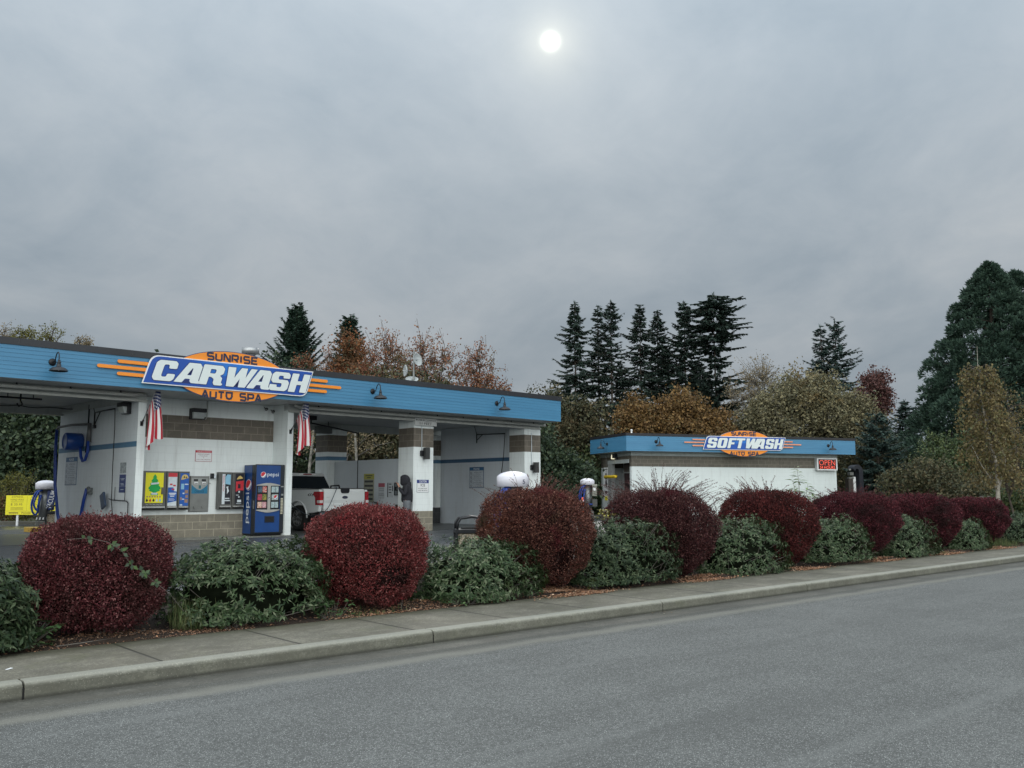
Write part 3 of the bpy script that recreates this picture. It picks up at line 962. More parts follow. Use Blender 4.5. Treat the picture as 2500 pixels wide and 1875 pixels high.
# ------------------------------------------------------------------ gooseneck lamps
def gooseneck(label):
    """origin on the wall plate; the arm reaches out along -y and the shade hangs to one side"""
    g = thing("gooseneck_lamp", label, "lamp", group="gooseneck lamps on the blue fascias")
    mb = MB(); T = face_T((0, 0, 0), (1, 0, 0), (0, -1, 0)); mb.T = T
    mb.lathe([(0.085, 0), (0.085, 0.02), (0.06, 0.035), (0.03, 0.045)], (0, 0, 0), 18)
    mb.build("wall_plate", M_blackm, g)
    pts = []
    for i in range(15):
        t = i / 14
        if t < 0.25: p = (0, -0.02 - t * 0.5, 0.0 + 0.02 * t)
        else:
            a = (t - 0.25) / 0.75
            ang_ = -math.pi / 2 + a * math.pi * 1.5
            p = (0, -0.145 - 0.10 * a - 0.11 * (1 - math.cos(a * math.pi)) / 2, 0.005 + 0.20 * math.sin(a * math.pi * 0.80) ** 1.2)
        pts.append(p)
    pts.append((0, -0.36, 0.03)); pts.append((0, -0.365, -0.02))
    mb = MB(); mb.tube(pts, 0.013, 8); mb.build("arm", M_blackm, g)
    prof = [(0.028, 0.02), (0.03, -0.03), (0.045, -0.035), (0.045, -0.055), (0.035, -0.06), (0.035, -0.075), (0.048, -0.08), (0.05, -0.13), (0.075, -0.145), (0.14, -0.165), (0.185, -0.20), (0.198, -0.235), (0.205, -0.24), (0.20, -0.245), (0.19, -0.238), (0.17, -0.20), (0.05, -0.16)]
    mb = MB(); mb.lathe(prof[::-1], (0, -0.365, 0.0), 28)
    sh = mb.build("shade", plain("lamp_shade_paint", (0.035, 0.037, 0.042), 0.35, 0.4), g)
    mb = MB(); mb.lathe([(0.001, -0.23), (0.028, -0.215), (0.032, -0.19), (0.02, -0.165)], (0, -0.365, 0), 12)
    mb.build("bulb", plain("bulb_off", (0.6, 0.6, 0.55), 0.3), sh)
    return g


g0 = gooseneck("black gooseneck lamp on the long fascia at the left edge of the photo")
g0.location = at(FA, 6.78, VF - 0.01, 4.48); g0.rotation_euler = (0, 0, FA + R(5))
dup(g0, at(FA, 15.75, VF - 0.01, 4.50), FA + R(5), "black gooseneck lamp on the long fascia just right of the orange bars")
dup(g0, at(FA, 20.85, VF - 0.01, 4.49), FA + R(5), "black gooseneck lamp on the long fascia nearest its right end")
dup(g0, at(FB, 22.06, 40.25, 4.03), FB, "black gooseneck lamp on the small building's fascia left of its sign")
dup(g0, at(FB, 32.53, 40.25, 4.01), FB, "black gooseneck lamp on the small building's fascia above the open sign")
dup(g0, at(FB, 20.39, 42.4, 3.99), FB - R(90), "black gooseneck lamp on the short end fascia above the wash entrance")

# ------------------------------------------------------------------ flags
def flag_mat():
    m, nt, b = new_mat("flag_cloth")
    q = NB(nt); u = q.uv(); x, y, z = q.xyz(u)
    st = q.math("GREATER_THAN", q.math("FRACT", q.math("MULTIPLY", y, 6.5)), 0.5)
    col = q.mix(st, (0.42, 0.018, 0.035), (0.68, 0.66, 0.66))
    can = q.math("MULTIPLY", q.math("LESS_THAN", x, 0.40), q.math("GREATER_THAN", y, 6 / 13))
    a = q.math("MULTIPLY", x, 11 / 0.40); c = q.math("MULTIPLY", q.math("SUBTRACT", y, 6 / 13), 9 / (7 / 13))
    fa = q.math("SUBTRACT", q.math("FRACT", a), 0.5); fc = q.math("SUBTRACT", q.math("FRACT", c), 0.5)
    par = q.math("LESS_THAN", q.math("ABSOLUTE", q.math("SUBTRACT", q.math("MODULO", q.math("ADD", q.math("FLOOR", a), q.math("FLOOR", c)), 2.0), 0.0)), 0.5)
    d = q.math("ADD", q.math("MULTIPLY", fa, fa), q.math("MULTIPLY", fc, fc))
    star = q.math("MULTIPLY", q.math("LESS_THAN", d, 0.17), par)
    cc = q.mix(star, (0.012, 0.022, 0.11), (0.72, 0.72, 0.72))
    col = q.mix(can, col, cc)
    q.set(b.inputs["Base Color"], col); b.inputs["Roughness"].default_value = 0.8
    return m


M_flag = flag_mat()


def flag(label):
    """origin at the wall bracket, pole leaning out over the yard"""
    f = thing("flag", label, "flag", group="flags on poles at the sides of the recess")
    base = Vector((0, -0.02, 0)); tip = Vector((0.13, -0.70, 1.03))
    d = (tip - base)
    mb = MB(); mb.tube([base, base + d * 0.5, tip], [0.013, 0.012, 0.011], 8)
    mb.build("pole", plain("flag_pole_grey", (0.30, 0.30, 0.31), 0.35, 0.5), f)
    mb = MB(); mb.tube([base - d * 0.03, base + d * 0.09], 0.022, 8); mb.box(-0.035, 0.035, -0.02, 0.0, -0.06, 0.06)
    mb.build("bracket", M_blackm, f)
    mb = MB(); mb.lathe([(0.001, -0.03), (0.022, -0.015), (0.026, 0), (0.022, 0.015), (0.001, 0.03)], tuple(tip + d.normalized() * 0.03), 10)
    mb.build("finial", M_steel, f)
    NS, NT_ = 44, 48
    hoist = 0.80; fly = 1.38
    un = d.normalized()
    mb = MB()
    side = Vector((1, 0, 0)); out = Vector((0, -1, 0))
    for i in range(NS + 1):
        s = i / NS          # 0 at the pole tip
        P0 = tip - un * (0.03 + s * hoist)
        for j in range(NT_ + 1):
            t = j / NT_
            gather = (1 - (1 - min(1, t * 1.15)) ** 2)
            # lower corners swing towards the hanging folds
            tgt = Vector((tip.x + 0.17 - 0.27 * s + 0.05 * math.sin(s * 6 + 0.4) * t, tip.y + 0.03 + 0.16 * s, 0))
            x = P0.x * (1 - gather) + (tgt.x - 0.06 + 0.05 * math.sin(s * 14)) * gather
            y = P0.y * (1 - gather) + tgt.y * gather + 0.05 * math.sin(s * 15 + t * 1.2) * (0.3 + gather)
            sag = fly * t * (0.93 + 0.05 * math.sin(s * 9)) - 0.06 * math.sin(math.pi * min(1, t * 2)) * 0.5
            z = P0.z - sag * (1 - 0.30 * s) - 0.12 * s * t
            mb.v.append((x, y, z))
    for i in range(NS):
        for j in range(NT_):
            a = i * (NT_ + 1) + j
            mb.f.append((a, a + 1, a + NT_ + 2, a + NT_ + 1)); mb.m.append(0); mb.sm.append(True)
            S = lambda ii, jj: (jj / NT_, 1 - ii / NS)
            mb.uv.append([S(i, j), S(i, j + 1), S(i + 1, j + 1), S(i + 1, j)])
    o = mb.build("cloth", M_flag, f)
    return f


f0 = flag("striped American flag hanging from a pole left of the towel vending units")
f0.location = at(FA, 9.30, 23.185, 3.25); f0.rotation_euler = (0, 0, FA)
dup(f0, at(FA, 13.61, 23.199, 3.24), FA, "striped American flag hanging above and beside the blue drinks machine")

# ------------------------------------------------------------------ small building
SB = thing("softwash_building", "small white block wash tunnel building with a blue fascia on two sides", "building", (0, 0, 0), FB)
S0, S1, T0, T1 = 20.40, 34.32, 40.26, 44.5
ZC = (2.80, 3.345)
M_blk_b = block_mat("block_small_building", [(ZC[0], ZC[1], (0.135, 0.122, 0.098))], base=(0.74, 0.80, 0.80))
mb = MB()
boards(mb, S0, S1, 3.55, 4.31, 8, front_T(0, T0, 0))
boards(mb, -T1, -T0, 3.55, 4.31, 8, face_T((S0, 0, 0), (0, -1, 0), (-1, 0, 0)))
boards(mb, T0, T1, 3.55, 4.31, 8, face_T((S1, 0, 0), (0, 1, 0), (1, 0, 0)))
mb.build("fascia", M_siding, SB)
mb = MB(); mb.box(S0 + 0.003, S1 - 0.003, T0 + 0.003, T1, 3.56, 4.40); mb.build("roof", M_roof, SB)
mb = MB()
for (a, b, c, d) in ((S0 - 0.03, S1 + 0.03, T0 - 0.03, T0 + 0.1), (S0 - 0.03, S0 + 0.1, T0 + 0.1, T1), (S1 - 0.1, S1 + 0.03, T0 + 0.1, T1)):
    mb.box(a, b, c, d, 4.305, 4.44)
mb.build("roof_cap", plain("dark_cap", (0.012, 0.012, 0.016), 0.5), SB)
mb = MB(); mb.box(S0 + 0.02, S1 - 0.02, T0 + 0.02, T1, 3.542, 3.552); mb.build("soffit", M_ceil, SB)
mb = MB()
mb.box(20.93, 33.52, 40.80, 40.855, 3.35, 3.54); mb.box(20.93, 20.975, 40.856, 44.4, 3.35, 3.54)
mb.build("frieze_board", plain("frieze_paint", (0.36, 0.40, 0.395), 0.6), SB)
mb = MB(); mb.box(20.98, 33.50, 40.86, 41.06, 0.2, 3.54); mb.build("front_wall", M_blk_b, SB, 0.006)
mb = MB(); mb.box(20.98, 21.18, 43.50, 44.39, 0.2, 3.54); mb.box(20.98, 21.18, 41.06, 43.50, 3.17, 3.54); mb.build("end_wall", M_blk_b, SB)
mb = MB(); mb.box(20.98, 33.5, 44.19, 44.39, 0.2, 3.54); mb.build("rear_wall", M_blk_b, SB)
# entrance: grey header and jamb, dark tunnel with a framed curtain behind
M_jamb = plain("jamb_grey", (0.33, 0.35, 0.35), 0.5)
mb = MB(); mb.box(20.93, 20.978, 41.10, 43.52, 2.98, 3.17); mb.build("door_header", plain("header_grey", (0.46, 0.50, 0.50), 0.5), SB, 0.004)
mb = MB(); mb.box(20.94, 21.16, 43.10, 43.495, 0.28, 2.975); mb.build("door_jamb", M_jamb, SB, 0.004)
mb = MB()
for t in (43.0, 41.75): mb.box(21.6, 21.64, t - 0.02, t + 0.02, 0.28, 3.1)
mb.box(21.6, 21.64, 41.2, 43.08, 2.50, 2.56)
mb.build("door_frame", M_jamb, SB)
mb = MB(); mb.box(21.66, 21.70, 41.2, 43.08, 0.28, 3.1); mb.build("door_curtain", plain("maroon_curtain", (0.05, 0.028, 0.030), 0.7), SB)
mb = MB(); mb.box(21.62, 21.655, 41.8, 43.0, 2.56, 2.95); mb.build("door_glass", plain("dusky_panel", (0.12, 0.10, 0.09), 0.3), SB)

racing_sign("softwash_sign", "orange oval and blue banner sign lettered SOFTWASH on the small building", FB, 27.2, T0 - 0.02, 4.03, "SOFTWASH",
            [("S", 24.90 - 27.2, 0.54), ("O", 25.50 - 27.2, 0.54), ("F", 26.12 - 27.2, 0.44), ("T", 26.58 - 27.2, 0.50), ("W", 27.16 - 27.2, 0.78), ("A", 27.76 - 27.2, 0.58), ("S", 28.40 - 27.2, 0.50), ("H", 28.95 - 27.2, 0.50)],
            dict(ox=0, oy=0, oa=1.72, ob=0.68, x0=-2.50, x1=2.54, y0=-0.35, y1=0.35, sl=0.25, r=0.20, ly=-0.26, lh=0.52,
                 sun=(-0.76, 0.72, 0.41, 0.17, 0.045), spa=(-0.88, 0.84, -0.62, 0.17, 0.045), barm=plain("faded_orange", (0.80, 0.30, 0.16), 0.45),
                 bars=[(-3.08, -2.35, 0.15, 0.062, -1), (-3.56, -2.4, 0.0, 0.062, -1), (-3.08, -2.45, -0.16, 0.062, -1),
                       (2.4, 3.02, 0.14, 0.062, 1), (2.35, 3.55, -0.01, 0.062, 1), (2.3, 3.02, -0.16, 0.062, 1)]))

# lit OPEN sign
os_ = thing("open_sign", "lit red OPEN 24 HOURS sign in a white case at the small building's right end", "sign", at(FB, 32.73, 40.86, 3.02), FB)
F = face_T((0, 0, 0), (1, 0, 0), (0, -1, 0))
mb = MB(F); mb.box(-0.66, 0.66, -0.33, 0.33, 0.0, 0.22); mb.build("case", plain("case_grey_white", (0.50, 0.52, 0.53), 0.4), os_, 0.01)
mb = MB(F); mb.box(-0.59, 0.59, -0.27, 0.27, 0.2205, 0.225); mb.build("display_panel", plain("dark_brown_glass", (0.045, 0.012, 0.012), 0.25), os_)
M_neon = plain("neon_red", (0.9, 0.10, 0.06), 0.4, emit=(1.0, 0.10, 0.055), es=0.85)
mb = MB(F)
fit_text(mb, "OPEN", 0, 0.085, 1.04, 0.28, 0.002, -0.018, c0=0.226); mb.build("lettering", M_neon, os_)
mb = MB(F); fit_text(mb, "24 HOURS", 0, -0.17, 1.0, 0.15, 0.002, -0.002, c0=0.226); mb.build("lettering", M_neon, os_)
mb = MB(F)
for a, b, c, d in ((-0.66, 0.66, 0.27, 0.33), (-0.66, 0.66, -0.33, -0.27), (-0.66, -0.59, -0.27, 0.27), (0.59, 0.66, -0.27, 0.27)): mb.box(a, b, c, d, 0.2205, 0.235)
mb.build("bezel", M_white, os_)

# entrance wall lamp, clearance bar, menu board
o_ = thing("wall_lamp", "lit wall lamp with dark hood above the wash entrance", "lamp", at(FB, 20.97, 42.5, 3.36), FB)
F = face_T((0, 0, 0), (0, -1, 0), (-1, 0, 0))
mb = MB(F); mb.prism([(-0.10, -0.16), (0.16, -0.16), (0.16, 0.14), (-0.10, 0.14)], 0.0, 0.10); mb.box(-0.02, 0.16, -0.10, 0.14, 0.10, 0.26)
mb.build("housing", M_blackm, o_, 0.01)
mb = MB(F); mb.prism([(-0.20, -0.13), (-0.02, -0.15), (-0.02, 0.09), (-0.14, 0.09)], 0.06, 0.24)
mb.build("lens", plain("lit_lens", (0.9, 0.85, 0.6), 0.3, emit=(1.0, 0.93, 0.68), es=0.75), o_, 0.01)
cb = thing("clearance_bar", "yellow padded bar hanging across the wash entrance", "bar", at(FB, 20.7, 42.68, 2.31), FB)
mb = MB(); mb.tube([(0, 0.72, 0.0), (0, 0.68, 0), (0, -0.62, 0), (0, -0.66, 0)], [0.05, 0.085, 0.085, 0.05], 14)
mb.build("bar", plain("yellow_tube", (0.72, 0.50, 0.02), 0.4, var=0.2, dirt=0.6), cb)
mb = MB()
for t in (0.5, -0.45): mb.tube([(0, t, 0.08), (0, t, 1.22)], 0.007, 5)
mb.build("chain", M_steel2, cb)
mbd = thing("menu_board", "narrow white instruction board with dark pictograms beside the wash entrance", "sign", at(FB, 20.975, 43.78, 2.2), FB)
mb = MB(F); mb.box(-0.27, 0.27, -1.2, 0.62, 0.0, 0.012); mb.build("panel", M_white, mbd)
mb = MB(F)
mb.box(-0.17, 0.17, 0.50, 0.54, 0.012, 0.014); mb.box(-0.05, 0.05, 0.42, 0.44, 0.012, 0.014)
car = [(-0.1, 0.0), (-0.13, 0.08), (-0.13, 0.16), (-0.08, 0.2), (-0.06, 0.32), (0.06, 0.32), (0.08, 0.2), (0.13, 0.16), (0.13, 0.08), (0.1, 0.0)]
mb.prism(car, 0.012, 0.014)
tk = [(-0.07, -0.40), (-0.1, -0.2), (-0.07, -0.05), (0.07, -0.05), (0.1, -0.2), (0.07, -0.40), (0, -0.46)]
mb.prism(tk, 0.012, 0.014); mb.box(-0.15, 0.15, -0.72, -0.62, 0.012, 0.014)
mb.build("pictogram", M_black, mbd)
mb = MB(F); mb.box(-0.15, 0.15, -1.12, -0.90, 0.0125, 0.03); mb.build("sticker", M_yellow, mbd)
mb = MB(); mb.tube([(0, 0, 0), (0, 0, 0.25)], 0.04, 10); mb.lathe([(0.055, 0.25), (0.055, 0.33), (0.02, 0.35)], (0, 0, 0), 10)
o = mb.build("roof_vent", M_white, None); o.location = at(FB, 21.6, 42.0, 4.4); tag(o, "short white pipe vent on the small building's roof at its left end", "vent")

# brush unit standing past the tunnel's exit
dr = thing("brush_arch", "tall curved black belt unit with a white post past the small building's right end", "wash machine", at(FB, 35.5, 42.0, Z0), FB)
mb = MB()
outer = [(-0.02, 2.45)] + [(0.22 + 0.34 * math.cos(a), 2.42 + 0.36 * math.sin(a)) for a in np.linspace(math.pi * 0.9, 0, 14)] + [(0.60, 1.2), (0.56, 0.0)]
inner = [(0.24, 0.0), (0.28, 1.2), (0.30, 2.3), (0.26, 2.52), (0.10, 2.56), (0.02, 2.40)]
mb.prism(outer + inner, -0.25, 0.25, "y"); mb.build("belt", plain("black_belt", (0.012, 0.014, 0.022), 0.55), dr, 0.01)
mb = MB(); mb.box(0.0, 0.17, -0.1, 0.1, 0.6, 2.10); mb.build("post", M_white, dr, 0.01)
mb = MB(); mb.box(-0.22, 0.03, -0.12, 0.12, 2.18, 2.36); mb.box(-0.28, 0.1, -0.1, 0.1, 1.98, 2.08); mb.lathe([(0.10, -0.05), (0.10, 0.05)], (-0.16, 0, 2.5), 12)
mb.build("motor", M_steel2, dr, 0.01)
mb = MB(); mb.box(-0.38, -0.08, -0.15, 0.15, 0.0, 2.0); mb.build("frame", plain("dark_frame", (0.05, 0.04, 0.035), 0.6), dr, 0.01)

# ================================================================== THINGS ON THE WALLS
FF = face_T((0, 0, 0), (1, 0, 0), (0, -1, 0))     # facing the street
FS = face_T((0, 0, 0), (0, -1, 0), (-1, 0, 0))    # facing -u

M_cab = plain("cabinet_grey_steel", (0.125, 0.125, 0.118), 0.38, 0.6, var=0.15, vscale=4)
M_chrome = plain("chrome_lip", (0.55, 0.55, 0.54), 0.2, 0.9)
M_pb = plain("poster_blue", (0.012, 0.10, 0.42), 0.35)
M_pw = plain("poster_white", (0.62, 0.68, 0.72), 0.4)
M_pr = plain("poster_red", (0.55, 0.03, 0.045), 0.4)
M_pg = plain("poster_green", (0.0, 0.36, 0.07), 0.4)
M_pk = plain("poster_black", (0.012, 0.012, 0.02), 0.4)
M_pgold = plain("poster_gold", (0.65, 0.48, 0.16), 0.4)
M_plb = plain("poster_light_blue", (0.25, 0.50, 0.66), 0.4)
M_ptan = plain("poster_tan", (0.33, 0.20, 0.13), 0.5)


def cabinet(label, u, w_, z0=1.03, h=1.03, d=0.17):
    t = thing("vending_cabinet", label, "vending machine", at(FA, u + w_ / 2, 24.0, z0), FA, "towel and air freshener vending units")
    mb = MB(FF); mb.box(-w_ / 2 + 0.002, w_ / 2 - 0.002, 0, h, 0.0, d); mb.build("cabinet", M_cab, t, 0.008)
    mb = MB(FF); mb.box(-w_ / 2 + 0.03, w_ / 2 - 0.03, 0.055, 0.095, d, d + 0.05); mb.build("tray_lip", M_chrome, t, 0.004)
    mb = MB(FF); mb.box(-w_ / 2 + 0.03, w_ / 2 - 0.03, 0.012, 0.052, d, d + 0.012); mb.build("tray_slot", M_dark, t)
    return t


def sheet(t, name, m, x0, x1, y0, y1, c, th=0.004):
    mb = MB(FF); mb.box(x0, x1, y0, y1, c, c + th); return mb.build(name, m, t)


d = 0.17
# 1 air fresheners: green fir on yellow
t = cabinet("grey vending cabinet with a yellow poster of a green fir tree", 9.56, 0.74)
x0, x1 = -0.19, 0.29
sheet(t, "poster", M_yellow, x0, x1, 0.19, 0.985, d)
mb = MB(FF); cx = 0.055
tree = []
tiers = [(0.95, 0.0), (0.86, 0.06), (0.85, 0.035), (0.76, 0.10), (0.745, 0.065), (0.68, 0.135), (0.665, 0.10), (0.60, 0.16), (0.55, 0.16), (0.54, 0.12), (0.52, 0.15), (0.50, 0.13), (0.485, 0.075), (0.47, 0.045), (0.45, 0.045), (0.44, 0.10), (0.39, 0.10)]
tree = [(cx + a, b) for b, a in tiers] + [(cx - a, b) for b, a in tiers[:0:-1]]
mb.prism(tree, d + 0.0045, d + 0.007); mb.build("fir_emblem", M_pg, t)
mb = MB(FF)
mb._add([(cx - 0.10, 0.665, d + 0.0085), (cx + 0.11, 0.69, d + 0.0085), (cx + 0.11, 0.735, d + 0.0085), (cx - 0.10, 0.715, d + 0.0085)], [(0, 1, 2, 3)])
mb.box(cx - 0.08, cx + 0.08, 0.405, 0.46, d + 0.0072, d + 0.0085); mb.build("emblem_band", M_pw, t)
mb = MB(FF)
for k in range(6): mb.box(-0.15 + 0.068 * k, -0.11 + 0.068 * k, 0.335, 0.37, d + 0.0045, d + 0.006)
mb.build("pictogram", M_ptan, t)
for k, m_ in enumerate((M_pk, M_pr, M_pk, M_pw, M_plb)):
    mb = MB(FF); c_ = -0.135 + 0.088 * k
    mb.prism([(c_, 0.31), (c_ + 0.03, 0.26), (c_ + 0.02, 0.225), (c_ - 0.02, 0.225), (c_ - 0.03, 0.26)], d + 0.0045, d + 0.006); mb.build("scent_picture", m_, t)
mb = MB(FF)
for k in range(5): mb.box(-0.17 + 0.095 * k, -0.11 + 0.095 * k, 0.14, 0.155, d, d + 0.02)
mb.build("pull_knob", M_chrome, t)
sheet(t, "coin_box", M_cab, 0.235, 0.34, 0.42, 0.60, d + 0.006, 0.03)
# 2 towels, red over white over blue
t = cabinet("narrow grey vending cabinet with a red, white and blue poster", 10.31, 0.31)
sheet(t, "poster", M_pw, -0.115, 0.125, 0.11, 0.985, d)
sheet(t, "poster_band", M_pr, -0.115, 0.125, 0.88, 0.985, d + 0.0042, 0.002)
mb = MB(FF); mb.prism([(-0.115, 0.60), (0.03, 0.60), (0.05, 0.50), (0.125, 0.49), (0.125, 0.24), (-0.115, 0.19)], d + 0.0042, d + 0.006); mb.build("poster_band", M_pb, t)
mb = MB(FF)
for (a, b, c, e) in ((-0.07, 0.0, 0.66, 0.70), (0.02, 0.09, 0.63, 0.67), (-0.02, 0.06, 0.53, 0.565), (-0.09, -0.03, 0.93, 0.945)): mb.box(a, b, c, e, d + 0.0065, d + 0.0075)
mb.build("poster_print", M_pr, t)
mb = MB(FF)
for (a, b, c, e) in ((-0.09, 0.11, 0.43, 0.455), (-0.07, 0.09, 0.395, 0.415), (-0.05, 0.06, 0.355, 0.375), (-0.09, 0.05, 0.30, 0.306), (-0.09, 0.08, 0.275, 0.281), (-0.09, 0.06, 0.25, 0.256)): mb.box(a, b, c, e, d + 0.0065, d + 0.0075)
mb.build("poster_print", M_white, t)
# 3 blue with gold half moon
t = cabinet("narrow grey vending cabinet with a blue poster and gold half moon", 10.63, 0.31)
sheet(t, "poster", M_pb, -0.105, 0.135, 0.11, 0.985, d)
mb = MB(FF); mb.prism([(0.02 + 0.095 * math.cos(a), 0.85 + 0.10 * math.sin(a)) for a in np.linspace(0, math.pi, 14)] + [(-0.08, 0.80)], d + 0.0042, d + 0.006); mb.build("poster_print", M_pgold, t)
mb = MB(FF); mb.prism([(-0.02, 0.86), (0.0, 0.92), (0.03, 0.86)], d + 0.0065, d + 0.0075); mb.prism([(0.04, 0.845), (0.06, 0.90), (0.09, 0.845)], d + 0.0065, d + 0.0075); mb.build("poster_print", M_pk, t)
sheet(t, "poster_print", M_plb, -0.08, 0.005, 0.55, 0.70, d + 0.0042, 0.002)
mb = MB(FF)
for (a, b, c, e) in ((0.03, 0.12, 0.44, 0.53), (0.03, 0.12, 0.19, 0.29), (-0.09, -0.05, 0.26, 0.34), (0.05, 0.12, 0.32, 0.40)): mb.box(a, b, c, e, d + 0.0042, d + 0.006)
mb.build("poster_print", M_ptan, t)
mb = MB(FF)
for (a, b, c, e) in ((-0.03, 0.02, 0.42, 0.46), (-0.04, 0.02, 0.27, 0.30), (-0.10, -0.03, 0.115, 0.15), (0.02, 0.12, 0.67, 0.70)): mb.box(a, b, c, e, d + 0.0065, d + 0.0075)
mb.build("poster_print", M_pw, t)
# 4 towel unit with upright red lettering
t = cabinet("grey vending cabinet with red upright lettering and a light blue towel picture", 11.79, 0.39)
sheet(t, "poster", M_pk, -0.01, 0.155, 0.14, 0.975, d)
sheet(t, "poster_strip", M_pw, -0.095, -0.012, 0.14, 0.975, d)
mb = MB(FF @ Matrix.Translation((-0.052, 0.72, 0)) @ Matrix.Rotation(R(90), 4, "Z")); fit_text(mb, "AQUA TOWEL", 0, 0, 0.46, 0.055, 0.001, 0.0, c0=d + 0.0045); mb.build("lettering", M_pr, t)
mb = MB(FF); mb.prism([(-0.005, 0.70), (0.15, 0.68), (0.15, 0.96), (0.05, 0.97), (-0.005, 0.90)], d + 0.0042, d + 0.006); mb.build("poster_print", M_plb, t)
mb = MB(FF); mb.prism([(0.02, 0.62), (0.09, 0.64), (0.08, 0.58), (0.11, 0.50), (0.05, 0.42), (0.05, 0.56)], d + 0.0042, d + 0.006); mb.box(0.0, 0.13, 0.285, 0.315, d + 0.0042, d + 0.006); mb.box(-0.03, 0.15, 0.225, 0.255, d + 0.0062, d + 0.0072); mb.build("poster_print", M_pw, t)
# 5 black with red panel
t = cabinet("grey vending cabinet with a black poster and red panel, half behind the blue drinks machine", 12.19, 0.38)
sheet(t, "poster", M_pk, -0.10, 0.15, 0.13, 0.985, d)
mb = MB(FF); mb.prism([(-0.08, 0.48), (0.0, 0.53), (0.15, 0.52), (0.15, 0.80), (-0.08, 0.77)], d + 0.0042, d + 0.006); mb.build("poster_print", M_pr, t)
mb = MB(FF); mb.prism([(-0.06, 0.83), (0.13, 0.86), (0.10, 0.90), (0.04, 0.94), (-0.02, 0.90)], d + 0.0042, d + 0.006); mb.build("poster_print", M_pgold, t)
mb = MB(FF); mb.box(-0.02, 0.06, 0.58, 0.70, d + 0.0065, d + 0.0075); mb.build("poster_print", M_pk, t)
mb = MB(FF)
for (a, b, c, e) in ((0.0, 0.05, 0.455, 0.51), (-0.07, 0.02, 0.385, 0.40), (0.0, 0.04, 0.32, 0.36), (-0.03, 0.09, 0.19, 0.26), (-0.06, 0.1, 0.15, 0.16)): mb.box(a, b, c, e, d + 0.0042, d + 0.0055)
mb.build("poster_print", M_pw, t)

# filler plate left of the units
t = thing("filler_panel", "grey steel panel between the wall end and the yellow poster cabinet", "panel", at(FA, 9.49, 24.0, 0.98), FA)
mb = MB(FF); mb.box(-0.075, 0.065, 0.03, 1.08, 0, 0.05); mb.build("plate", M_cab, t, 0.004)
t = thing("outlet_cover", "small grey outlet cover low on the recessed wall", "outlet", at(FA, 9.60, 24.0, 0.93), FA)
mb = MB(FF); mb.box(-0.07, 0.07, -0.05, 0.05, 0, 0.04); mb.box(-0.05, 0.05, -0.03, 0.03, 0.04, 0.05); mb.build("cover", plain("outlet_grey", (0.20, 0.20, 0.19), 0.5), t, 0.004)

# change machine
t = thing("change_machine", "stainless change machine with a blue CHANGE label on the white wall", "change machine", at(FA, 11.29, 24.0, 0.98), FA)
mb = MB(FF); mb.box(-0.265, 0.265, 0, 0.95, 0, 0.05); mb.build("door", M_steel2, t, 0.004)
mb = MB(FF); mb.box(-0.285, 0.285, -0.012, 0.962, -0.004, 0.02); mb.build("frame", M_cab, t, 0.004)
mb = MB(FF); mb.box(-0.235, 0.225, 0.49, 0.90, 0.051, 0.054); mb.build("upper_plate", M_steel, t)
mb = MB(FF)
arc = [(-0.235, 0.485), (0.225, 0.485), (0.225, 0.75)] + [(0.225 - 0.46 * s, 0.60 + 0.15 * (abs(1 - 2 * s)) ** 1.5 - 0.02) for s in np.linspace(0.05, 1, 12)]
mb.prism(arc, 0.055, 0.057); mb.build("label", plain("teal_label", (0.015, 0.17, 0.30), 0.35), t)
mb = MB(FF); fit_text(mb, "CHANGE", -0.01, 0.54, 0.27, 0.06, 0.001, 0.0, c0=0.058); mb.build("lettering", plain("pale_teal_print", (0.005, 0.03, 0.08), 0.5), t)
for s in (-0.12, 0.11):
    mb = MB(FF); mb.box(s - 0.055, s + 0.055, 0.74, 0.80, 0.055, 0.085); mb.build("bill_slot_bezel", M_white, t, 0.004)
    mb = MB(FF); mb.box(s - 0.045, s + 0.045, 0.755, 0.770, 0.086, 0.089); mb.build("bill_slot", M_dark, t)
    mb = MB(FF); mb.box(s - 0.06, s + 0.06, 0.825, 0.88, 0.055, 0.063); mb.build("decal", M_black, t)
    mb = MB(FF); mb.prism([(s - 0.045, 0.14), (s + 0.05, 0.14), (s + 0.03, 0.08), (s - 0.02, 0.07)], 0.051, 0.075); mb.build("coin_cup", M_steel2, t)
mb = MB(FF); mb.box(-0.03, 0.03, 0.62, 0.71, 0.058, 0.064); mb.build("display", plain("teal_display", (0.03, 0.14, 0.17), 0.3), t)
for s in (-0.34, 0.33):
    mb = MB(FF); mb.tube([(s, 0.765, 0.0), (s * 0.93, 0.765, 0.03), (s * 0.80, 0.765, 0.03)], 0.01, 6); mb.build("security_bolt", M_steel, t)

t = thing("junction_box", "small black and white box with a short pipe left of the towel cabinets", "electrical box", at(FA, 11.66, 24.0, 1.95), FA)
mb = MB(FF); mb.box(-0.055, 0.02, -0.07, 0.07, 0, 0.09); mb.build("box", M_blackm, t, 0.004)
mb = MB(FF); mb.box(0.02, 0.075, -0.06, 0.04, 0.0, 0.10); mb.build("cover", M_pw, t, 0.004)

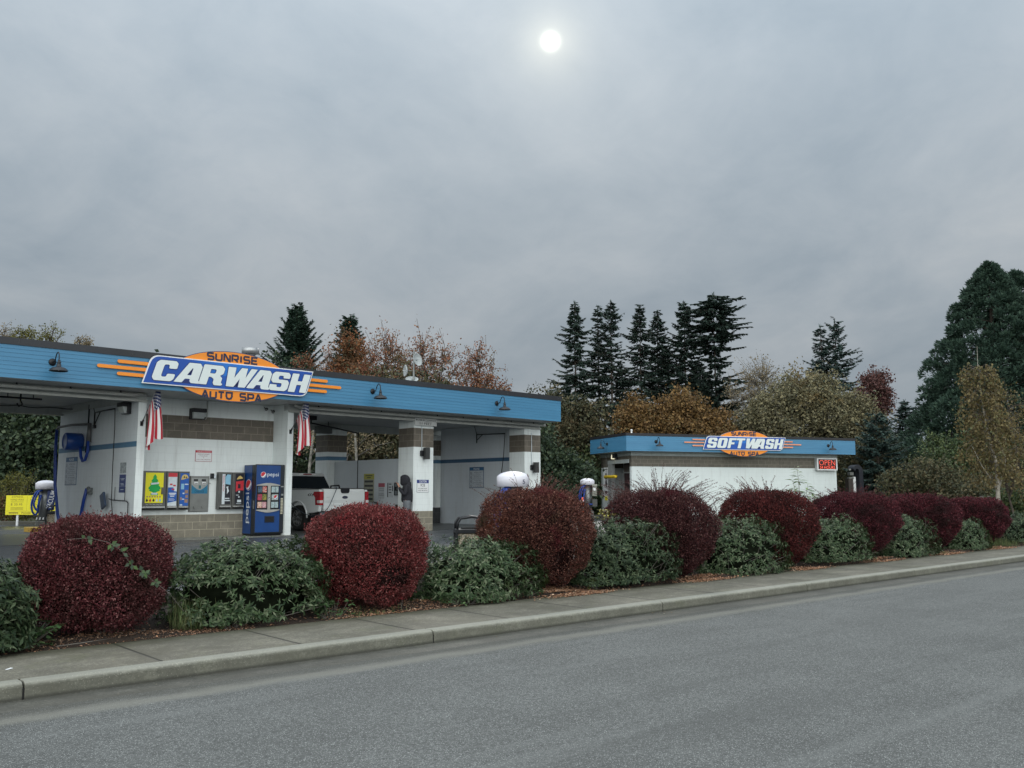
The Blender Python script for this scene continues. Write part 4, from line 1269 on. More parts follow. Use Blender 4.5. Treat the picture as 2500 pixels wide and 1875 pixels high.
# red and white notice
t = thing("notice_sign", "small white notice with red border and header on the recessed wall", "sign", at(FA, 11.385, 24.0, 2.50), FA)
mb = MB(FF); mb.box(-0.24, 0.24, -0.155, 0.155, 0, 0.012); mb.build("border", plain("rose_border", (0.42, 0.12, 0.16), 0.4), t)
mb = MB(FF); mb.box(-0.228, 0.228, -0.145, 0.09, 0.0122, 0.014); mb.build("panel", M_white, t)
mb = MB(FF); mb.box(-0.228, 0.228, 0.092, 0.148, 0.0122, 0.014); mb.build("header", M_red, t)
mb = MB(FF)
for s_, y_, w_ in (("PLEASE LET US KNOW", 0.05, 0.34), ("IF YOU NEED HELP", 0.0, 0.22), ("OR", -0.045, 0.03), ("CALL FOR A REFUND", -0.10, 0.40)): fit_text(mb, s_, 0, y_, w_, 0.026, 0.001, 0.0, c0=0.0142)
mb.build("lettering", plain("dark_red_print", (0.20, 0.03, 0.05), 0.5), t)
mb = MB(FF); fit_text(mb, "CHANGE IS AVAILABLE", 0, 0.12, 0.40, 0.028, 0.001, 0.0, c0=0.0142); mb.build("lettering", M_white, t)


# wall pack lights
def wallpack(label, loc, rz, s=1.0):
    t = thing("wall_light", label, "lamp", loc, rz, "square wall lights")
    mb = MB(FF); mb.prism([(-0.21, -0.14), (0.21, -0.14), (0.21, 0.16), (-0.21, 0.16)], 0, 0.10); mb.box(-0.20, 0.20, 0.05, 0.16, 0.10, 0.23)
    mb.build("housing", M_blackm, t, 0.012)
    mb = MB(FF); P = [(-0.16, -0.13, 0.10), (0.16, -0.13, 0.10), (0.16, -0.11, 0.17), (-0.16, -0.11, 0.17), (-0.175, 0.048, 0.10), (0.175, 0.048, 0.10), (0.175, 0.048, 0.215), (-0.175, 0.048, 0.215)]
    mb._add(P, [(0, 1, 5, 4)[::-1], (3, 2, 6, 7), (0, 3, 7, 4), (1, 5, 6, 2), (0, 1, 2, 3), (4, 7, 6, 5)])
    mb.build("lens", plain("prism_glass", (0.45, 0.48, 0.48), 0.15), t, 0.01)
    return t


wallpack("black square wall light with clear lens on the brown band of the recess", at(FA, 11.13, 24.0, 3.64), FA)
t = wallpack("black square wall light high on the left bay's side wall", at(FA, 9.21, 23.86, 3.66), FA - R(90))
t = thing("conduit", "thin grey conduit pipe running down to the recess wall light", "pipe", at(FA, 11.43, 23.97, 3.5), FA)
mb = MB(); mb.tube([(0, 0, 0.53), (0, 0, 0.1), (-0.03, 0, 0.03), (-0.12, 0, 0.0)], 0.012, 6); mb.build("pipe", M_pipe, t)
for i, (u, z, lab) in enumerate(((13.20, 3.93, "small black security camera under the soffit, left of the pair"), (13.42, 3.87, "small black and white security camera on the recess's right side wall"))):
    t = thing("security_camera", lab, "camera", at(FA, u, 23.9, z), FA, "security cameras")
    mb = MB(); mb.tube([(0, 0.1, 0.04), (0, 0.02, 0.0)], 0.014, 6); mb.build("mount", M_steel2 if i else M_blackm, t)
    mb = MB(); mb.tube([(0.03, 0.0, 0.0), (-0.03, -0.06, -0.03)], 0.04, 10); mb.build("housing", M_blackm, t)
    mb = MB(); mb.tube([(-0.03, -0.06, -0.03), (-0.036, -0.067, -0.033)], 0.028, 10); mb.build("lens", M_steel, t)


def globe(mb_list, cx, cy, r, T, c):
    """striped ball emblem: red above, white wave, blue below"""
    n = 40
    circ = [(cx + r * math.cos(2 * math.pi * i / n), cy + r * math.sin(2 * math.pi * i / n)) for i in range(n)]
    A = MB(T); A.prism(circ, c, c + 0.003)
    k = 0.92
    def arc(a0, a1, m=16): return [(cx + k * r * math.cos(a), cy + k * r * math.sin(a)) for a in np.linspace(a0, a1, m)]
    B = MB(T)
    top = arc(R(35), R(215))
    wv = [(cx - k * r * 0.82 + t * (k * r * 0.82 + k * r * 0.82), 0) for t in np.linspace(0.02, 0.98, 10)]
    w1 = [(x, cy - 0.57 * k * r + (i / 9) * 1.12 * k * r - 0.34 * r * math.sin(i / 9 * math.pi) ** 1.0) for i, (x, _) in enumerate(wv)]
    B.prism(top + w1, c + 0.0032, c + 0.0045)
    D = MB(T)
    bot = arc(R(-140), R(5))
    w2 = [(cx + k * r * math.cos(R(5)) - t * k * r * 1.75, cy + 0.05 * r - t * 0.72 * k * r - 0.50 * r * math.sin(t * math.pi)) for t in np.linspace(0.06, 0.94, 10)]
    D.prism(bot + w2, c + 0.0032, c + 0.0045)
    return A, B, D


# drinks machine
W, H, DD = 0.90, 2.0, 0.68
t = thing("drinks_machine", "tall blue cola vending machine standing in the recess against the right-hand wall", "vending machine", at(FA, 12.61, 23.95, 0.286), FA)
M_pblue = plain("machine_blue", (0.006, 0.048, 0.19), 0.28, var=0.15, vscale=2)
M_pdark = plain("machine_dark", (0.010, 0.014, 0.022), 0.3)
mb = MB(); mb.box(0, W, -DD + 0.09, 0, 0.03, H - 0.015); mb.build("cabinet", M_pdark, t, 0.01)
mb = MB(); mb.box(-0.006, -0.0005, -DD + 0.22, -0.01, 0.06, H - 0.03); mb.build("side_panel", M_pblue, t)
mb = MB(); mb.box(0.0, W, -DD, -DD + 0.085, 0.06, H); mb.build("door", M_pdark, t, 0.02)
T = face_T((0, -DD, 0), (1, 0, 0), (0, -1, 0))
mb = MB(T); mb.box(0.012, 0.765, 0.10, H - 0.03, 0.0, 0.006); mb.build("door_panel", M_pblue, t, 0.003)
mb = MB(T)
mb.prism([(0.02, 1.42), (0.20, 1.455), (0.33, 1.475), (0.45, 1.475), (0.58, 1.455), (0.75, 1.42), (0.75, 1.40), (0.02, 1.40)], 0.0065, 0.03)
mb.prism([(0.02, 0.71), (0.20, 0.67), (0.33, 0.65), (0.45, 0.65), (0.58, 0.67), (0.75, 0.71), (0.75, 0.73), (0.02, 0.73)], 0.0065, 0.03)
mb.box(0.37, 0.455, 0.7305, 1.3995, 0.0065, 0.028)
mb.build("silver_trim", plain("silver_plastic", (0.40, 0.39, 0.36), 0.4, 0.2), t)
pics = [(0.10, 0.16, 0.18), (0.55, 0.48, 0.42), (0.18, 0.05, 0.07), (0.35, 0.28, 0.05), (0.5, 0.22, 0.16), (0.40, 0.12, 0.16), (0.22, 0.32, 0.34), (0.28, 0.28, 0.18), None, (0.22, 0.33, 0.36), (0.24, 0.33, 0.35), (0.2, 0.3, 0.33)]
mb = MB(T); mb.box(0.03, 0.365, 0.735, 1.395, 0.0065, 0.012); mb.box(0.46, 0.745, 0.735, 1.395, 0.0065, 0.012); mb.build("window", M_dark, t)


def pic_mat(i, c):
    m, nt, b = new_mat("drink_picture")
    q = NB(nt); o = q.obj()
    f = q.noise(o, 16 + i, 2, 0.5, 2.0)
    c2 = [(0.02, 0.05, 0.12), (0.5, 0.03, 0.03), (0.5, 0.05, 0.10), (0.05, 0.12, 0.04), (0.75, 0.6, 0.5), (0.7, 0.5, 0.5)][i % 6] if i < 6 else (0.5, 0.6, 0.62)
    q.set(b.inputs["Base Color"], q.mix(q.step(f, 0.42, 0.58), c, c2)); b.inputs["Roughness"].default_value = 0.3
    return m


k = 0
for row in range(3):
    y1 = 1.375 - row * 0.215
    for (a, b) in ((0.065, 0.195), (0.21, 0.335)):
        mb = MB(T); mb.box(a, b, y1 - 0.165, y1, 0.0125, 0.016); mb.build("drink_picture", pic_mat(k % 6, pics[k % 6]), t); k += 1
k = 6
for row in range(3):
    y1 = 1.375 - row * 0.215
    if row == 1:
        mb = MB(T); mb.box(0.50, 0.70, y1 - 0.165, y1, 0.0125, 0.016); mb.build("drink_picture", pic_mat(8, (0.22, 0.24, 0.22)), t)
        A, B, D = globe(None, 0.62, y1 - 0.08, 0.06, T, 0.0165)
        A.build("emblem", M_white, t); B.build("emblem", M_pr, t); D.build("emblem", M_pb, t)
    else:
        for (a, b) in ((0.49, 0.595), (0.61, 0.705)):
            mb = MB(T); mb.box(a, b, y1 - 0.165, y1, 0.0125, 0.016); mb.build("drink_picture", pic_mat(k, (0.25, 0.34, 0.36)), t); k += 1
A, B, D = globe(None, 0.412, 1.05, 0.032, T, 0.029)
A.build("emblem", M_white, t); B.build("emblem", M_pk, t); D.build("emblem", M_pk, t)
A, B, D = globe(None, 0.225, 1.705, 0.085, T, 0.007)
A.build("emblem", M_white, t); B.build("emblem", M_pr, t); D.build("emblem", M_pblue, t)
M_let = plain("machine_lettering", (0.66, 0.70, 0.74), 0.35)
mb = MB(T); fit_text(mb, "pepsi", 0.525, 1.70, 0.36, 0.135, 0.002, 0.004, c0=0.0065); mb.build("lettering", M_let, t)
TS = face_T((-0.007, -DD, 0), (0, 1, 0), (-1, 0, 0)) @ Matrix.Scale(1, 4)
TS = face_T((-0.0065, 0, 0), (0, -1, 0), (-1, 0, 0))
A, B, D = globe(None, 0.28, 1.42, 0.155, TS, 0.0)
A.build("emblem", M_white, t); B.build("emblem", M_pr, t); D.build("emblem", M_pblue, t)
mb = MB(TS @ Matrix.Translation((0.27, 0.78, 0)) @ Matrix.Rotation(R(90), 4, "Z")); fit_text(mb, "pepsi", 0, 0, 0.86, 0.26, 0.002, 0.006, c0=0.0); mb.build("lettering", M_let, t)
mb = MB(T); mb.box(0.30, 0.60, 0.37, 0.55, 0.0065, 0.022); mb.build("slot_frame", M_pdark, t, 0.006)
mb = MB(T); mb.box(0.33, 0.57, 0.40, 0.52, 0.0225, 0.026); mb.build("delivery_slot", M_dark, t)
mb = MB(T)
for i in range(11): mb.box(0.795, 0.865, 0.60 + 0.042 * i, 0.628 + 0.042 * i, 0.0, 0.010)
mb.build("select_button", plain("cream_button", (0.50, 0.47, 0.36), 0.4), t)
mb = MB(T); mb.box(0.80, 0.87, 1.12, 1.17, 0.0, 0.02); mb.box(0.79, 0.875, 1.36, 1.39, 0.0, 0.015); mb.build("bill_slot", M_steel, t)
mb = MB(); mb.box(0.02, W - 0.02, -DD + 0.10, -0.02, 0.0, 0.03); mb.build("plinth", M_dark, t)
mb = MB(FS); mb.box(0.595, 0.615, 0.75, 0.98, 0.0, 0.02); mb.build("handle", M_steel, t)

# ------------------------------------------------------------------ pier signs and lights
t = thing("clearance_sign", "white plate lettered maximum clearance 11 feet above the banded pier", "sign", at(FA, 18.545, 23.12, 3.785), FA)
mb = MB(FF); mb.box(-0.455, 0.455, -0.12, 0.12, 0, 0.01); mb.build("plate", plain("cream_plate", (0.55, 0.56, 0.55), 0.5), t)
mb = MB(FF); fit_text(mb, "MAXIMUM CLEARANCE", 0, 0.055, 0.84, 0.055, 0.001, 0.006, c0=0.0102); fit_text(mb, "11 FEET", 0, -0.055, 0.50, 0.08, 0.001, 0.008, c0=0.0102); mb.build("lettering", M_black, t)
mb = MB(FF); mb.tube([(-0.3, 0.12, 0.0), (-0.3, 0.2, -0.05)], 0.008, 5); mb.tube([(0.3, 0.12, 0.0), (0.3, 0.2, -0.05)], 0.008, 5); mb.build("hanger", M_blackm, t)
t = thing("caution_sign", "white and blue CAUTION ICE sign on the banded pier", "sign", at(FA, 18.51, 23.2, 1.70), FA)
mb = MB(FF); mb.box(-0.245, 0.245, -0.205, 0.205, 0, 0.010); mb.build("border", plain("grey_border", (0.30, 0.33, 0.36), 0.5), t)
mb = MB(FF); mb.box(-0.232, 0.232, -0.192, 0.095, 0.0102, 0.012); mb.build("panel", M_white, t)
mb = MB(FF); mb.box(-0.245, 0.245, 0.097, 0.205, 0.0102, 0.012); mb.build("header", plain("header_navy", (0.02, 0.04, 0.20), 0.4), t)
mb = MB(FF); fit_text(mb, "CAUTION", 0, 0.15, 0.30, 0.075, 0.001, 0.01, c0=0.0122); mb.build("lettering", M_white, t)
mb = MB(FF); fit_text(mb, "ICE", 0, 0.03, 0.18, 0.085, 0.001, 0.01, c0=0.0122); fit_text(mb, "MAY FORM IN THE BAY", 0, -0.075, 0.36, 0.035, 0.001, 0.006, c0=0.0122); fit_text(mb, "WINTER TIME WEATHER", 0, -0.14, 0.38, 0.035, 0.001, 0.006, c0=0.0122); mb.build("lettering", M_black, t)
for (u, z, lab) in ((18.52, 2.76, "dark box wall light with conduit on the pier bearing the clearance plate"), (23.62, 2.40, "dark box wall light with conduit on the building's right-hand end pier")):
    t = thing("pier_light", lab, "lamp", at(FA, u, 23.2, z), FA, "dark box lights on the piers")
    mb = MB(FF); mb.box(-0.14, -0.04, -0.09, 0.09, 0, 0.09); mb.build("mount", M_blackm, t, 0.008)
    mb = MB(FF); mb.box(-0.05, 0.11, -0.19, 0.19, 0.06, 0.22); mb.build("housing", plain("bronze_housing", (0.035, 0.036, 0.036), 0.45), t, 0.008)
    top = 3.838 - z - 0.17
    mb = MB(FF); mb.tube([(-0.09, 0.09, 0.03), (-0.09, top, 0.03)], 0.012, 6); mb.build("conduit", M_pw, t)


# ------------------------------------------------------------------ rules signs
def rules_sign(label, loc, rz, w_=0.84, h=0.82):
    t = thing("rules_sign", label, "sign", loc, rz, "wash bay rules signs")
    mb = MB(FF); mb.box(-w_ / 2, w_ / 2, -h / 2, h / 2, 0, 0.008); mb.build("border", plain("sign_blue_border", (0.02, 0.07, 0.16), 0.5), t)
    mb = MB(FF); mb.box(-w_ / 2 + 0.02, w_ / 2 - 0.02, -h / 2 + 0.02, h / 2 - 0.13, 0.0082, 0.010); mb.build("panel", plain("sign_pale_grey", (0.50, 0.54, 0.58), 0.5), t)
    mb = MB(FF); mb.box(-w_ / 2 + 0.02, w_ / 2 - 0.02, h / 2 - 0.125, h / 2 - 0.02, 0.0082, 0.010); mb.build("header", plain("sign_header_blue", (0.03, 0.12, 0.26), 0.5), t)
    mb = MB(FF); fit_text(mb, "PLEASE", 0, h / 2 - 0.07, w_ * 0.42, 0.07, 0.001, 0.006, c0=0.0102); mb.build("lettering", M_white, t)
    mb = MB(FF)
    ln = ["No Bucket Hand", "Washing", "No Hand Drying", "Inside The Wash Bay", "No Spraying Debris", "Out Of Your Wheels", "No Washing Vehicles", "Of Too Much Clay"]
    for i in range(4):
        yc = h / 2 - 0.20 - i * (h - 0.16) / 4
        fit_text(mb, ln[2 * i], 0.06, yc, w_ * 0.50, 0.035, 0.001, 0.004, c0=0.0102)
        fit_text(mb, ln[2 * i + 1], 0.06, yc - 0.065, w_ * (0.28 if i == 0 else 0.58), 0.035, 0.001, 0.004, c0=0.0102)
        if i: mb.box(-w_ / 2 + 0.02, w_ / 2 - 0.02, yc + 0.05, yc + 0.055, 0.0102, 0.0112)
    mb.build("lettering", plain("sign_navy_print", (0.015, 0.03, 0.07), 0.5), t)
    mb = MB(FF)
    for i in range(4):
        yc = h / 2 - 0.235 - i * (h - 0.16) / 4; n = 20
        ro, ri = 0.05, 0.038; cx = -w_ / 2 + 0.10
        for j in range(n):
            a, b = 2 * math.pi * j / n, 2 * math.pi * (j + 1) / n
            mb._add([(cx + r_ * math.cos(x_), yc + r_ * math.sin(x_), 0.0105) for r_, x_ in ((ro, a), (ro, b), (ri, b), (ri, a))], [(0, 1, 2, 3)])
        mb._add([(cx - 0.033, yc + 0.022, 0.0108), (cx - 0.025, yc + 0.03, 0.0108), (cx + 0.033, yc - 0.022, 0.0108), (cx + 0.025, yc - 0.03, 0.0108)], [(0, 3, 2, 1)])
    mb.build("prohibition_symbol", M_navy, t)
    return t


rules_sign("blue-headed PLEASE rules sign on the far right bay's wall, above the shrub", at(FA, 23.45, 26.07, 2.07), FA - R(90), 0.82, 0.80)
rules_sign("blue-headed PLEASE rules sign partly hidden by a blue hose in the left bay", at(FA, 9.21, 27.87, 2.11), FA - R(90), 0.94, 0.81)

# posters near the front of the left bay wall
t = thing("poster", "small grey crumpled notice above the navy poster in the left bay", "poster", at(FA, 9.21, 24.0, 2.13), FA - R(90))
mb = MB(FF); mb.box(-0.20, 0.20, -0.14, 0.14, 0, 0.005); mb.build("paper", plain("crumpled_paper", (0.30, 0.33, 0.34), 0.6, var=0.6, vscale=14), t)
t = thing("poster", "navy poster with white lines low on the left bay's wall", "poster", at(FA, 9.21, 24.0, 1.82), FA - R(90))
mb = MB(FF); mb.box(-0.21, 0.21, -0.16, 0.14, 0, 0.005); mb.box(-0.21, 0.21, -0.33, -0.165, 0, 0.005); mb.build("paper", plain("navy_poster", (0.035, 0.05, 0.16), 0.5), t)
mb = MB(FF)
for a, b, y in ((-0.15, -0.12, 0.03), (-0.08, 0.14, 0.03), (-0.08, 0.10, 0.0), (-0.15, -0.12, -0.10), (-0.08, 0.08, -0.10), (-0.08, 0.12, -0.13), (-0.1, 0.1, -0.25)): mb.box(a, b, y - 0.006, y + 0.006, 0.0055, 0.0065)
mb.build("print", M_pw, t)

# equipment in the left bay (coordinates in the building frame)
def bay_thing(name, label, cat, u, v, z): return thing(name, label, cat, at(FA, u, v, z), FA)


t = bay_thing("swing_boom", "dark swing boom with a black hose hanging near the front of the left bay", "boom", 9.2, 26.1, 3.6)
mb = MB(); mb.tube([(-0.04, 0, -0.30), (-0.04, 0, 0.12)], 0.022, 8); mb.box(-0.07, 0.0, -0.05, 0.05, -0.33, -0.24); mb.build("post", M_blackm, t)
mb = MB(); mb.tube([(-0.04, 0, 0.10), (-0.10, -0.9, 0.105), (-0.16, -1.78, 0.09)], 0.020, 8); mb.tube([(-0.04, 0, -0.25), (-0.075, -0.5, 0.09)], 0.014, 6); mb.build("arm", M_blackm, t)
mb = MB(); mb.tube([(-0.16, -1.78, 0.09), (-0.15, -1.80, -0.4), (-0.12, -1.72, -1.4), (-0.1, -1.70, -2.3), (-0.08, -1.85, -3.0), (-0.08, -1.9, -3.25)], 0.011, 6); mb.build("hose", M_rubber, t)
mb = MB(); mb.tube([(-0.04, 0.02, 0.10), (-0.05, 0.15, 0.35), (-0.05, 0.22, 0.44)], 0.012, 6); mb.build("feed_line", M_rubber, t)
t = bay_thing("suction_boom", "grey pipe arm with a long blue hose on the left bay's side wall", "boom", 9.2, 26.5, 3.2)
mb = MB(); mb.tube([(-0.06, 0.0, 0.75), (-0.06, 0.0, 0.1), (-0.10, -0.02, -0.6)], 0.022, 8); mb.build("pipe", M_blackm, t)
mb = MB(); mb.tube([(-0.08, -0.02, 0.20), (-0.2, 0.8, 0.22), (-0.3, 1.70, 0.19), (-0.31, 1.80, 0.12)], 0.035, 10); mb.tube([(-0.08, -0.15, 0.22), (-0.08, -0.17, -0.3)], 0.055, 10); mb.build("arm", plain("arm_grey", (0.14, 0.14, 0.14), 0.5, 0.4), t)
mb = MB(); mb.tube([(-0.31, 1.80, 0.14), (-0.31, 1.84, -0.5), (-0.28, 1.78, -1.5), (-0.24, 1.55, -2.3), (-0.2, 1.3, -2.8)], 0.045, 10); mb.build("hose", M_hose, t)
mb = MB(); mb.tube([(-0.10, -0.18, -0.28), (-0.10, -0.2, -0.55), (-0.12, -0.08, -0.80), (-0.14, 0.06, -0.83), (-0.16, 0.16, -0.70), (-0.18, 0.18, -0.45)], 0.042, 10); mb.build("hose", M_hose, t)
t = bay_thing("drum", "round blue plastic drum mounted on the left bay's side wall", "drum", 9.2, 27.15, 2.93)
mb = MB(face_T((0, 0, 0), (0, -1, 0), (-1, 0, 0))); mb.lathe([(0.23, 0.0), (0.25, 0.02), (0.25, 0.42), (0.235, 0.45), (0.20, 0.462), (0.195, 0.45), (0.03, 0.455), (0.0, 0.455)], (0, 0, 0), 28); mb.build("shell", M_bluepl, t)
t = bay_thing("nozzle_holder", "grey nozzle holder with a short blue hose on the left bay's side wall", "holder", 9.2, 26.15, 1.52)
mb = MB(); mb.box(-0.09, 0, -0.09, 0.09, -0.08, 0.10); mb.tube([(-0.06, 0.1, 0.08), (-0.09, -0.02, 0.10), (-0.09, -0.08, -0.02)], 0.05, 8); mb.build("bracket", plain("holder_grey", (0.10, 0.11, 0.11), 0.5), t, 0.01)
mb = MB(); mb.tube([(-0.08, 0.13, 0.08), (-0.09, 0.30, -0.25), (-0.09, 0.5, -0.8), (-0.09, 0.58, -1.1)], 0.045, 10); mb.build("hose", M_hose, t)
t = bay_thing("control_tablet", "tilted dark control box on a thin pipe arm in the left bay", "control box", 9.2, 24.1, 1.28)
mb = MB(side_T(-0.10, 0.80, 0.0) @ Matrix.Rotation(R(25), 4, "Z")); mb.box(-0.13, 0.13, -0.20, 0.20, 0, 0.06); mb.build("box", plain("slate_box", (0.03, 0.05, 0.09), 0.4), t, 0.01)
mb = MB(); mb.tube([(-0.05, 0.62, 0.05), (-0.04, 0.4, 0.02), (-0.04, -0.55, 0.0), (-0.04, -0.66, -0.06), (-0.04, -0.66, -0.5), (-0.05, -0.5, -0.95)], 0.014, 6)
for v in (0.28, -0.40): mb.tube([(-0.03, v, 0.0), (-0.03, v, 0.36)], 0.008, 5)
mb.build("pipe", M_blackm, t)
# ceiling carriers seen under the roof
for (u, v, lab) in ((7.0, 25.2, "black trolley hook hanging from the left bay's ceiling"),):
    t = bay_thing("ceiling_carrier", lab, "hook", u, v, 4.03)
    mb = MB(); mb.tube([(-0.5, 0, -0.14), (0.5, 0, -0.14)], 0.025, 8); mb.tube([(0, 0, 0), (0, 0, -0.2), (0.05, 0, -0.30), (-0.03, 0, -0.36), (-0.08, 0, -0.28)], 0.022, 8)
    mb.tube([(-0.3, 0, 0), (-0.3, 0, -0.14)], 0.012, 6); mb.tube([(0.3, 0, 0), (0.3, 0, -0.14)], 0.012, 6); mb.build("frame", M_blackm, t)
t = bay_thing("ceiling_cable", "dark cable looped along the left bay's ceiling", "cable", 6.0, 27.6, 4.03)
pts = [(u * 0.25, 0.5 * math.sin(u * 0.21), -0.07 - 0.05 * abs(math.sin(u * 0.9))) for u in range(0, 14)]
mb = MB(); mb.tube(pts, 0.014, 6); mb.build("cable", M_rubber, t)

# boom in the middle bay, its hose, bay light
t = bay_thing("swing_boom", "black swing boom crossing under the roof of the truck's bay", "boom", 16.2, 26.3, 4.0)
mb = MB(); mb.box(-0.15, 0.15, -0.12, 0.12, -0.10, 0.035); mb.tube([(0, 0, 0.0), (0, 0, -0.22)], 0.03, 8); mb.build("swivel", M_blackm, t)
mb = MB(); mb.tube([(0, 0, -0.2), (1.0, 0.03, -0.32), (1.95, 0.05, -0.46)], 0.024, 8); mb.build("arm", M_blackm, t)
mb = MB(); mb.tube([(1.95, 0.05, -0.46), (1.93, 0.04, -1.4), (1.92, 0.02, -2.4)], 0.014, 6); mb.build("hose", M_rubber, t)
t = bay_thing("bay_light", "grey box light hanging by the rear pier of the truck's bay", "lamp", 17.7, 27.9, 3.72)
mb = MB(); mb.box(-0.28, 0.28, -0.16, 0.16, -0.13, 0.13); mb.build("housing", plain("dim_grey_housing", (0.10, 0.11, 0.11), 0.5), t, 0.02)
mb = MB(); mb.tube([(0.2, 0, 0.13), (0.2, 0, 0.31)], 0.015, 6); mb.build("stem", M_blackm, t)
t = bay_thing("swing_boom", "black swing boom with a hanging hose in the far right bay", "boom", 23.42, 26.0, 3.65)
mb = MB(); mb.tube([(-0.04, 0, -0.26), (-0.04, 0, 0.10)], 0.022, 8); mb.tube([(-0.04, 0, 0.08), (-0.05, 0.12, 0.39)], 0.012, 6); mb.build("post", M_blackm, t)
mb = MB(); mb.tube([(-0.04, 0, 0.07), (-0.12, -1.66, 0.03)], 0.020, 8); mb.tube([(-0.04, 0, -0.16), (-0.06, -0.36, 0.06)], 0.014, 6); mb.build("arm", M_blackm, t)
mb = MB(); mb.tube([(-0.12, -1.66, 0.03), (-0.13, -1.6, -0.8), (-0.14, -1.45, -1.7), (-0.14, -1.4, -2.4)], 0.013, 6); mb.build("hose", M_rubber, t)

# payment side of the half-height divider
def div_thing(name, label, cat, v, z): return thing(name, label, cat, at(FA, 18.43, v, z), FA - R(90))


t = div_thing("price_board", "tall board with a yellow head and dark strips behind the truck's tailgate", "sign", 26.07, 1.78)
mb = MB(FF); mb.box(-0.30, 0.30, 0.17, 0.36, 0, 0.01); mb.build("header", plain("dull_yellow", (0.42, 0.40, 0.08), 0.5), t)
mb = MB(FF); mb.box(-0.30, 0.30, -0.62, 0.168, 0, 0.01); mb.build("panel", plain("dull_grey_board", (0.34, 0.34, 0.26), 0.5), t)
mb = MB(FF)
for i in range(5): mb.box(-0.25, 0.25, 0.06 - 0.15 * i, 0.13 - 0.15 * i, 0.0102, 0.014)
mb.box(-0.2, 0.2, 0.28, 0.31, 0.0102, 0.012); mb.box(-0.12, 0.12, 0.21, 0.24, 0.0102, 0.012)
mb.build("strip", plain("dark_strip", (0.05, 0.05, 0.05), 0.5), t)
t = div_thing("warning_sign", "small red-headed notice on the divider wall beside the price board", "sign", 25.33, 1.63)
mb = MB(FF); mb.box(-0.18, 0.18, 0.05, 0.18, 0, 0.006); mb.build("header", plain("faded_red", (0.36, 0.09, 0.12), 0.5), t)
mb = MB(FF); mb.box(-0.18, 0.18, -0.34, 0.048, 0, 0.006); mb.build("panel", plain("pale_panel", (0.50, 0.53, 0.55), 0.5), t)
mb = MB(FF)
for y in (-0.02, -0.08, -0.19, -0.24): mb.box(-0.15, 0.15, y, y + 0.02, 0.0062, 0.008)
mb.build("print", plain("grey_print", (0.24, 0.26, 0.28), 0.5), t)
t = div_thing("instruction_sign", "narrow white instruction strip left of the payment box", "sign", 24.83, 1.60)
mb = MB(FF); mb.box(-0.17, 0.17, -0.27, 0.23, 0, 0.006); mb.build("panel", plain("pale_panel", (0.50, 0.53, 0.55), 0.5), t)
mb = MB(FF); mb.box(-0.165, -0.12, -0.26, 0.22, 0.0062, 0.008); mb.box(0.11, 0.15, -0.06, 0.12, 0.0062, 0.008)
for y in (0.16, 0.06, -0.03, -0.12): mb.box(-0.08, 0.06, y, y + 0.03, 0.0062, 0.008)
mb.build("print", M_black, t)
t = div_thing("payment_box", "black payment box on the divider wall in front of the hooded person", "payment box", 24.38, 1.61)
mb = MB(FF); mb.box(-0.18, 0.18, -0.21, 0.20, 0, 0.06); mb.build("box", M_blackm, t, 0.006)
mb = MB(FF); mb.box(-0.13, 0.02, 0.08, 0.17, 0.0605, 0.065); mb.box(-0.13, 0.02, -0.19, -0.06, 0.0605, 0.065); mb.box(-0.02, 0.03, -0.03, 0.05, 0.0605, 0.065); mb.build("screen", plain("grey_screen", (0.16, 0.18, 0.19), 0.3), t)
t = div_thing("bill_box", "small dark box low on the divider wall by the person's legs", "box", 24.37, 0.98)
mb = MB(FF); mb.box(-0.12, 0.12, -0.15, 0.12, 0, 0.05); mb.build("box", plain("dark_box", (0.035, 0.04, 0.035), 0.5), t, 0.006)
mb = MB(FF); mb.box(-0.05, 0.05, -0.03, 0.0, 0.0505, 0.055); mb.build("slot", M_steel2, t)
t = div_thing("foam_brush", "black foam brush hooked on the divider wall past the truck's right tail light", "brush", 25.55, 1.05)
mb = MB(FF); mb.tube([(-0.15, 0.12, 0.05), (0.10, 0.08, 0.06), (0.14, -0.02, 0.08), (0.2, -0.5, 0.1)], 0.02, 7); mb.build("handle", M_blackm, t)
mb = MB(FF); mb.box(-0.10, 0.12, -0.08, 0.0, 0.03, 0.10); mb.build("head", M_rubber, t, 0.02)


# ------------------------------------------------------------------ vacuums
M_ped = plain("pedestal_steel", (0.21, 0.22, 0.22), 0.4, 0.6, var=0.15)


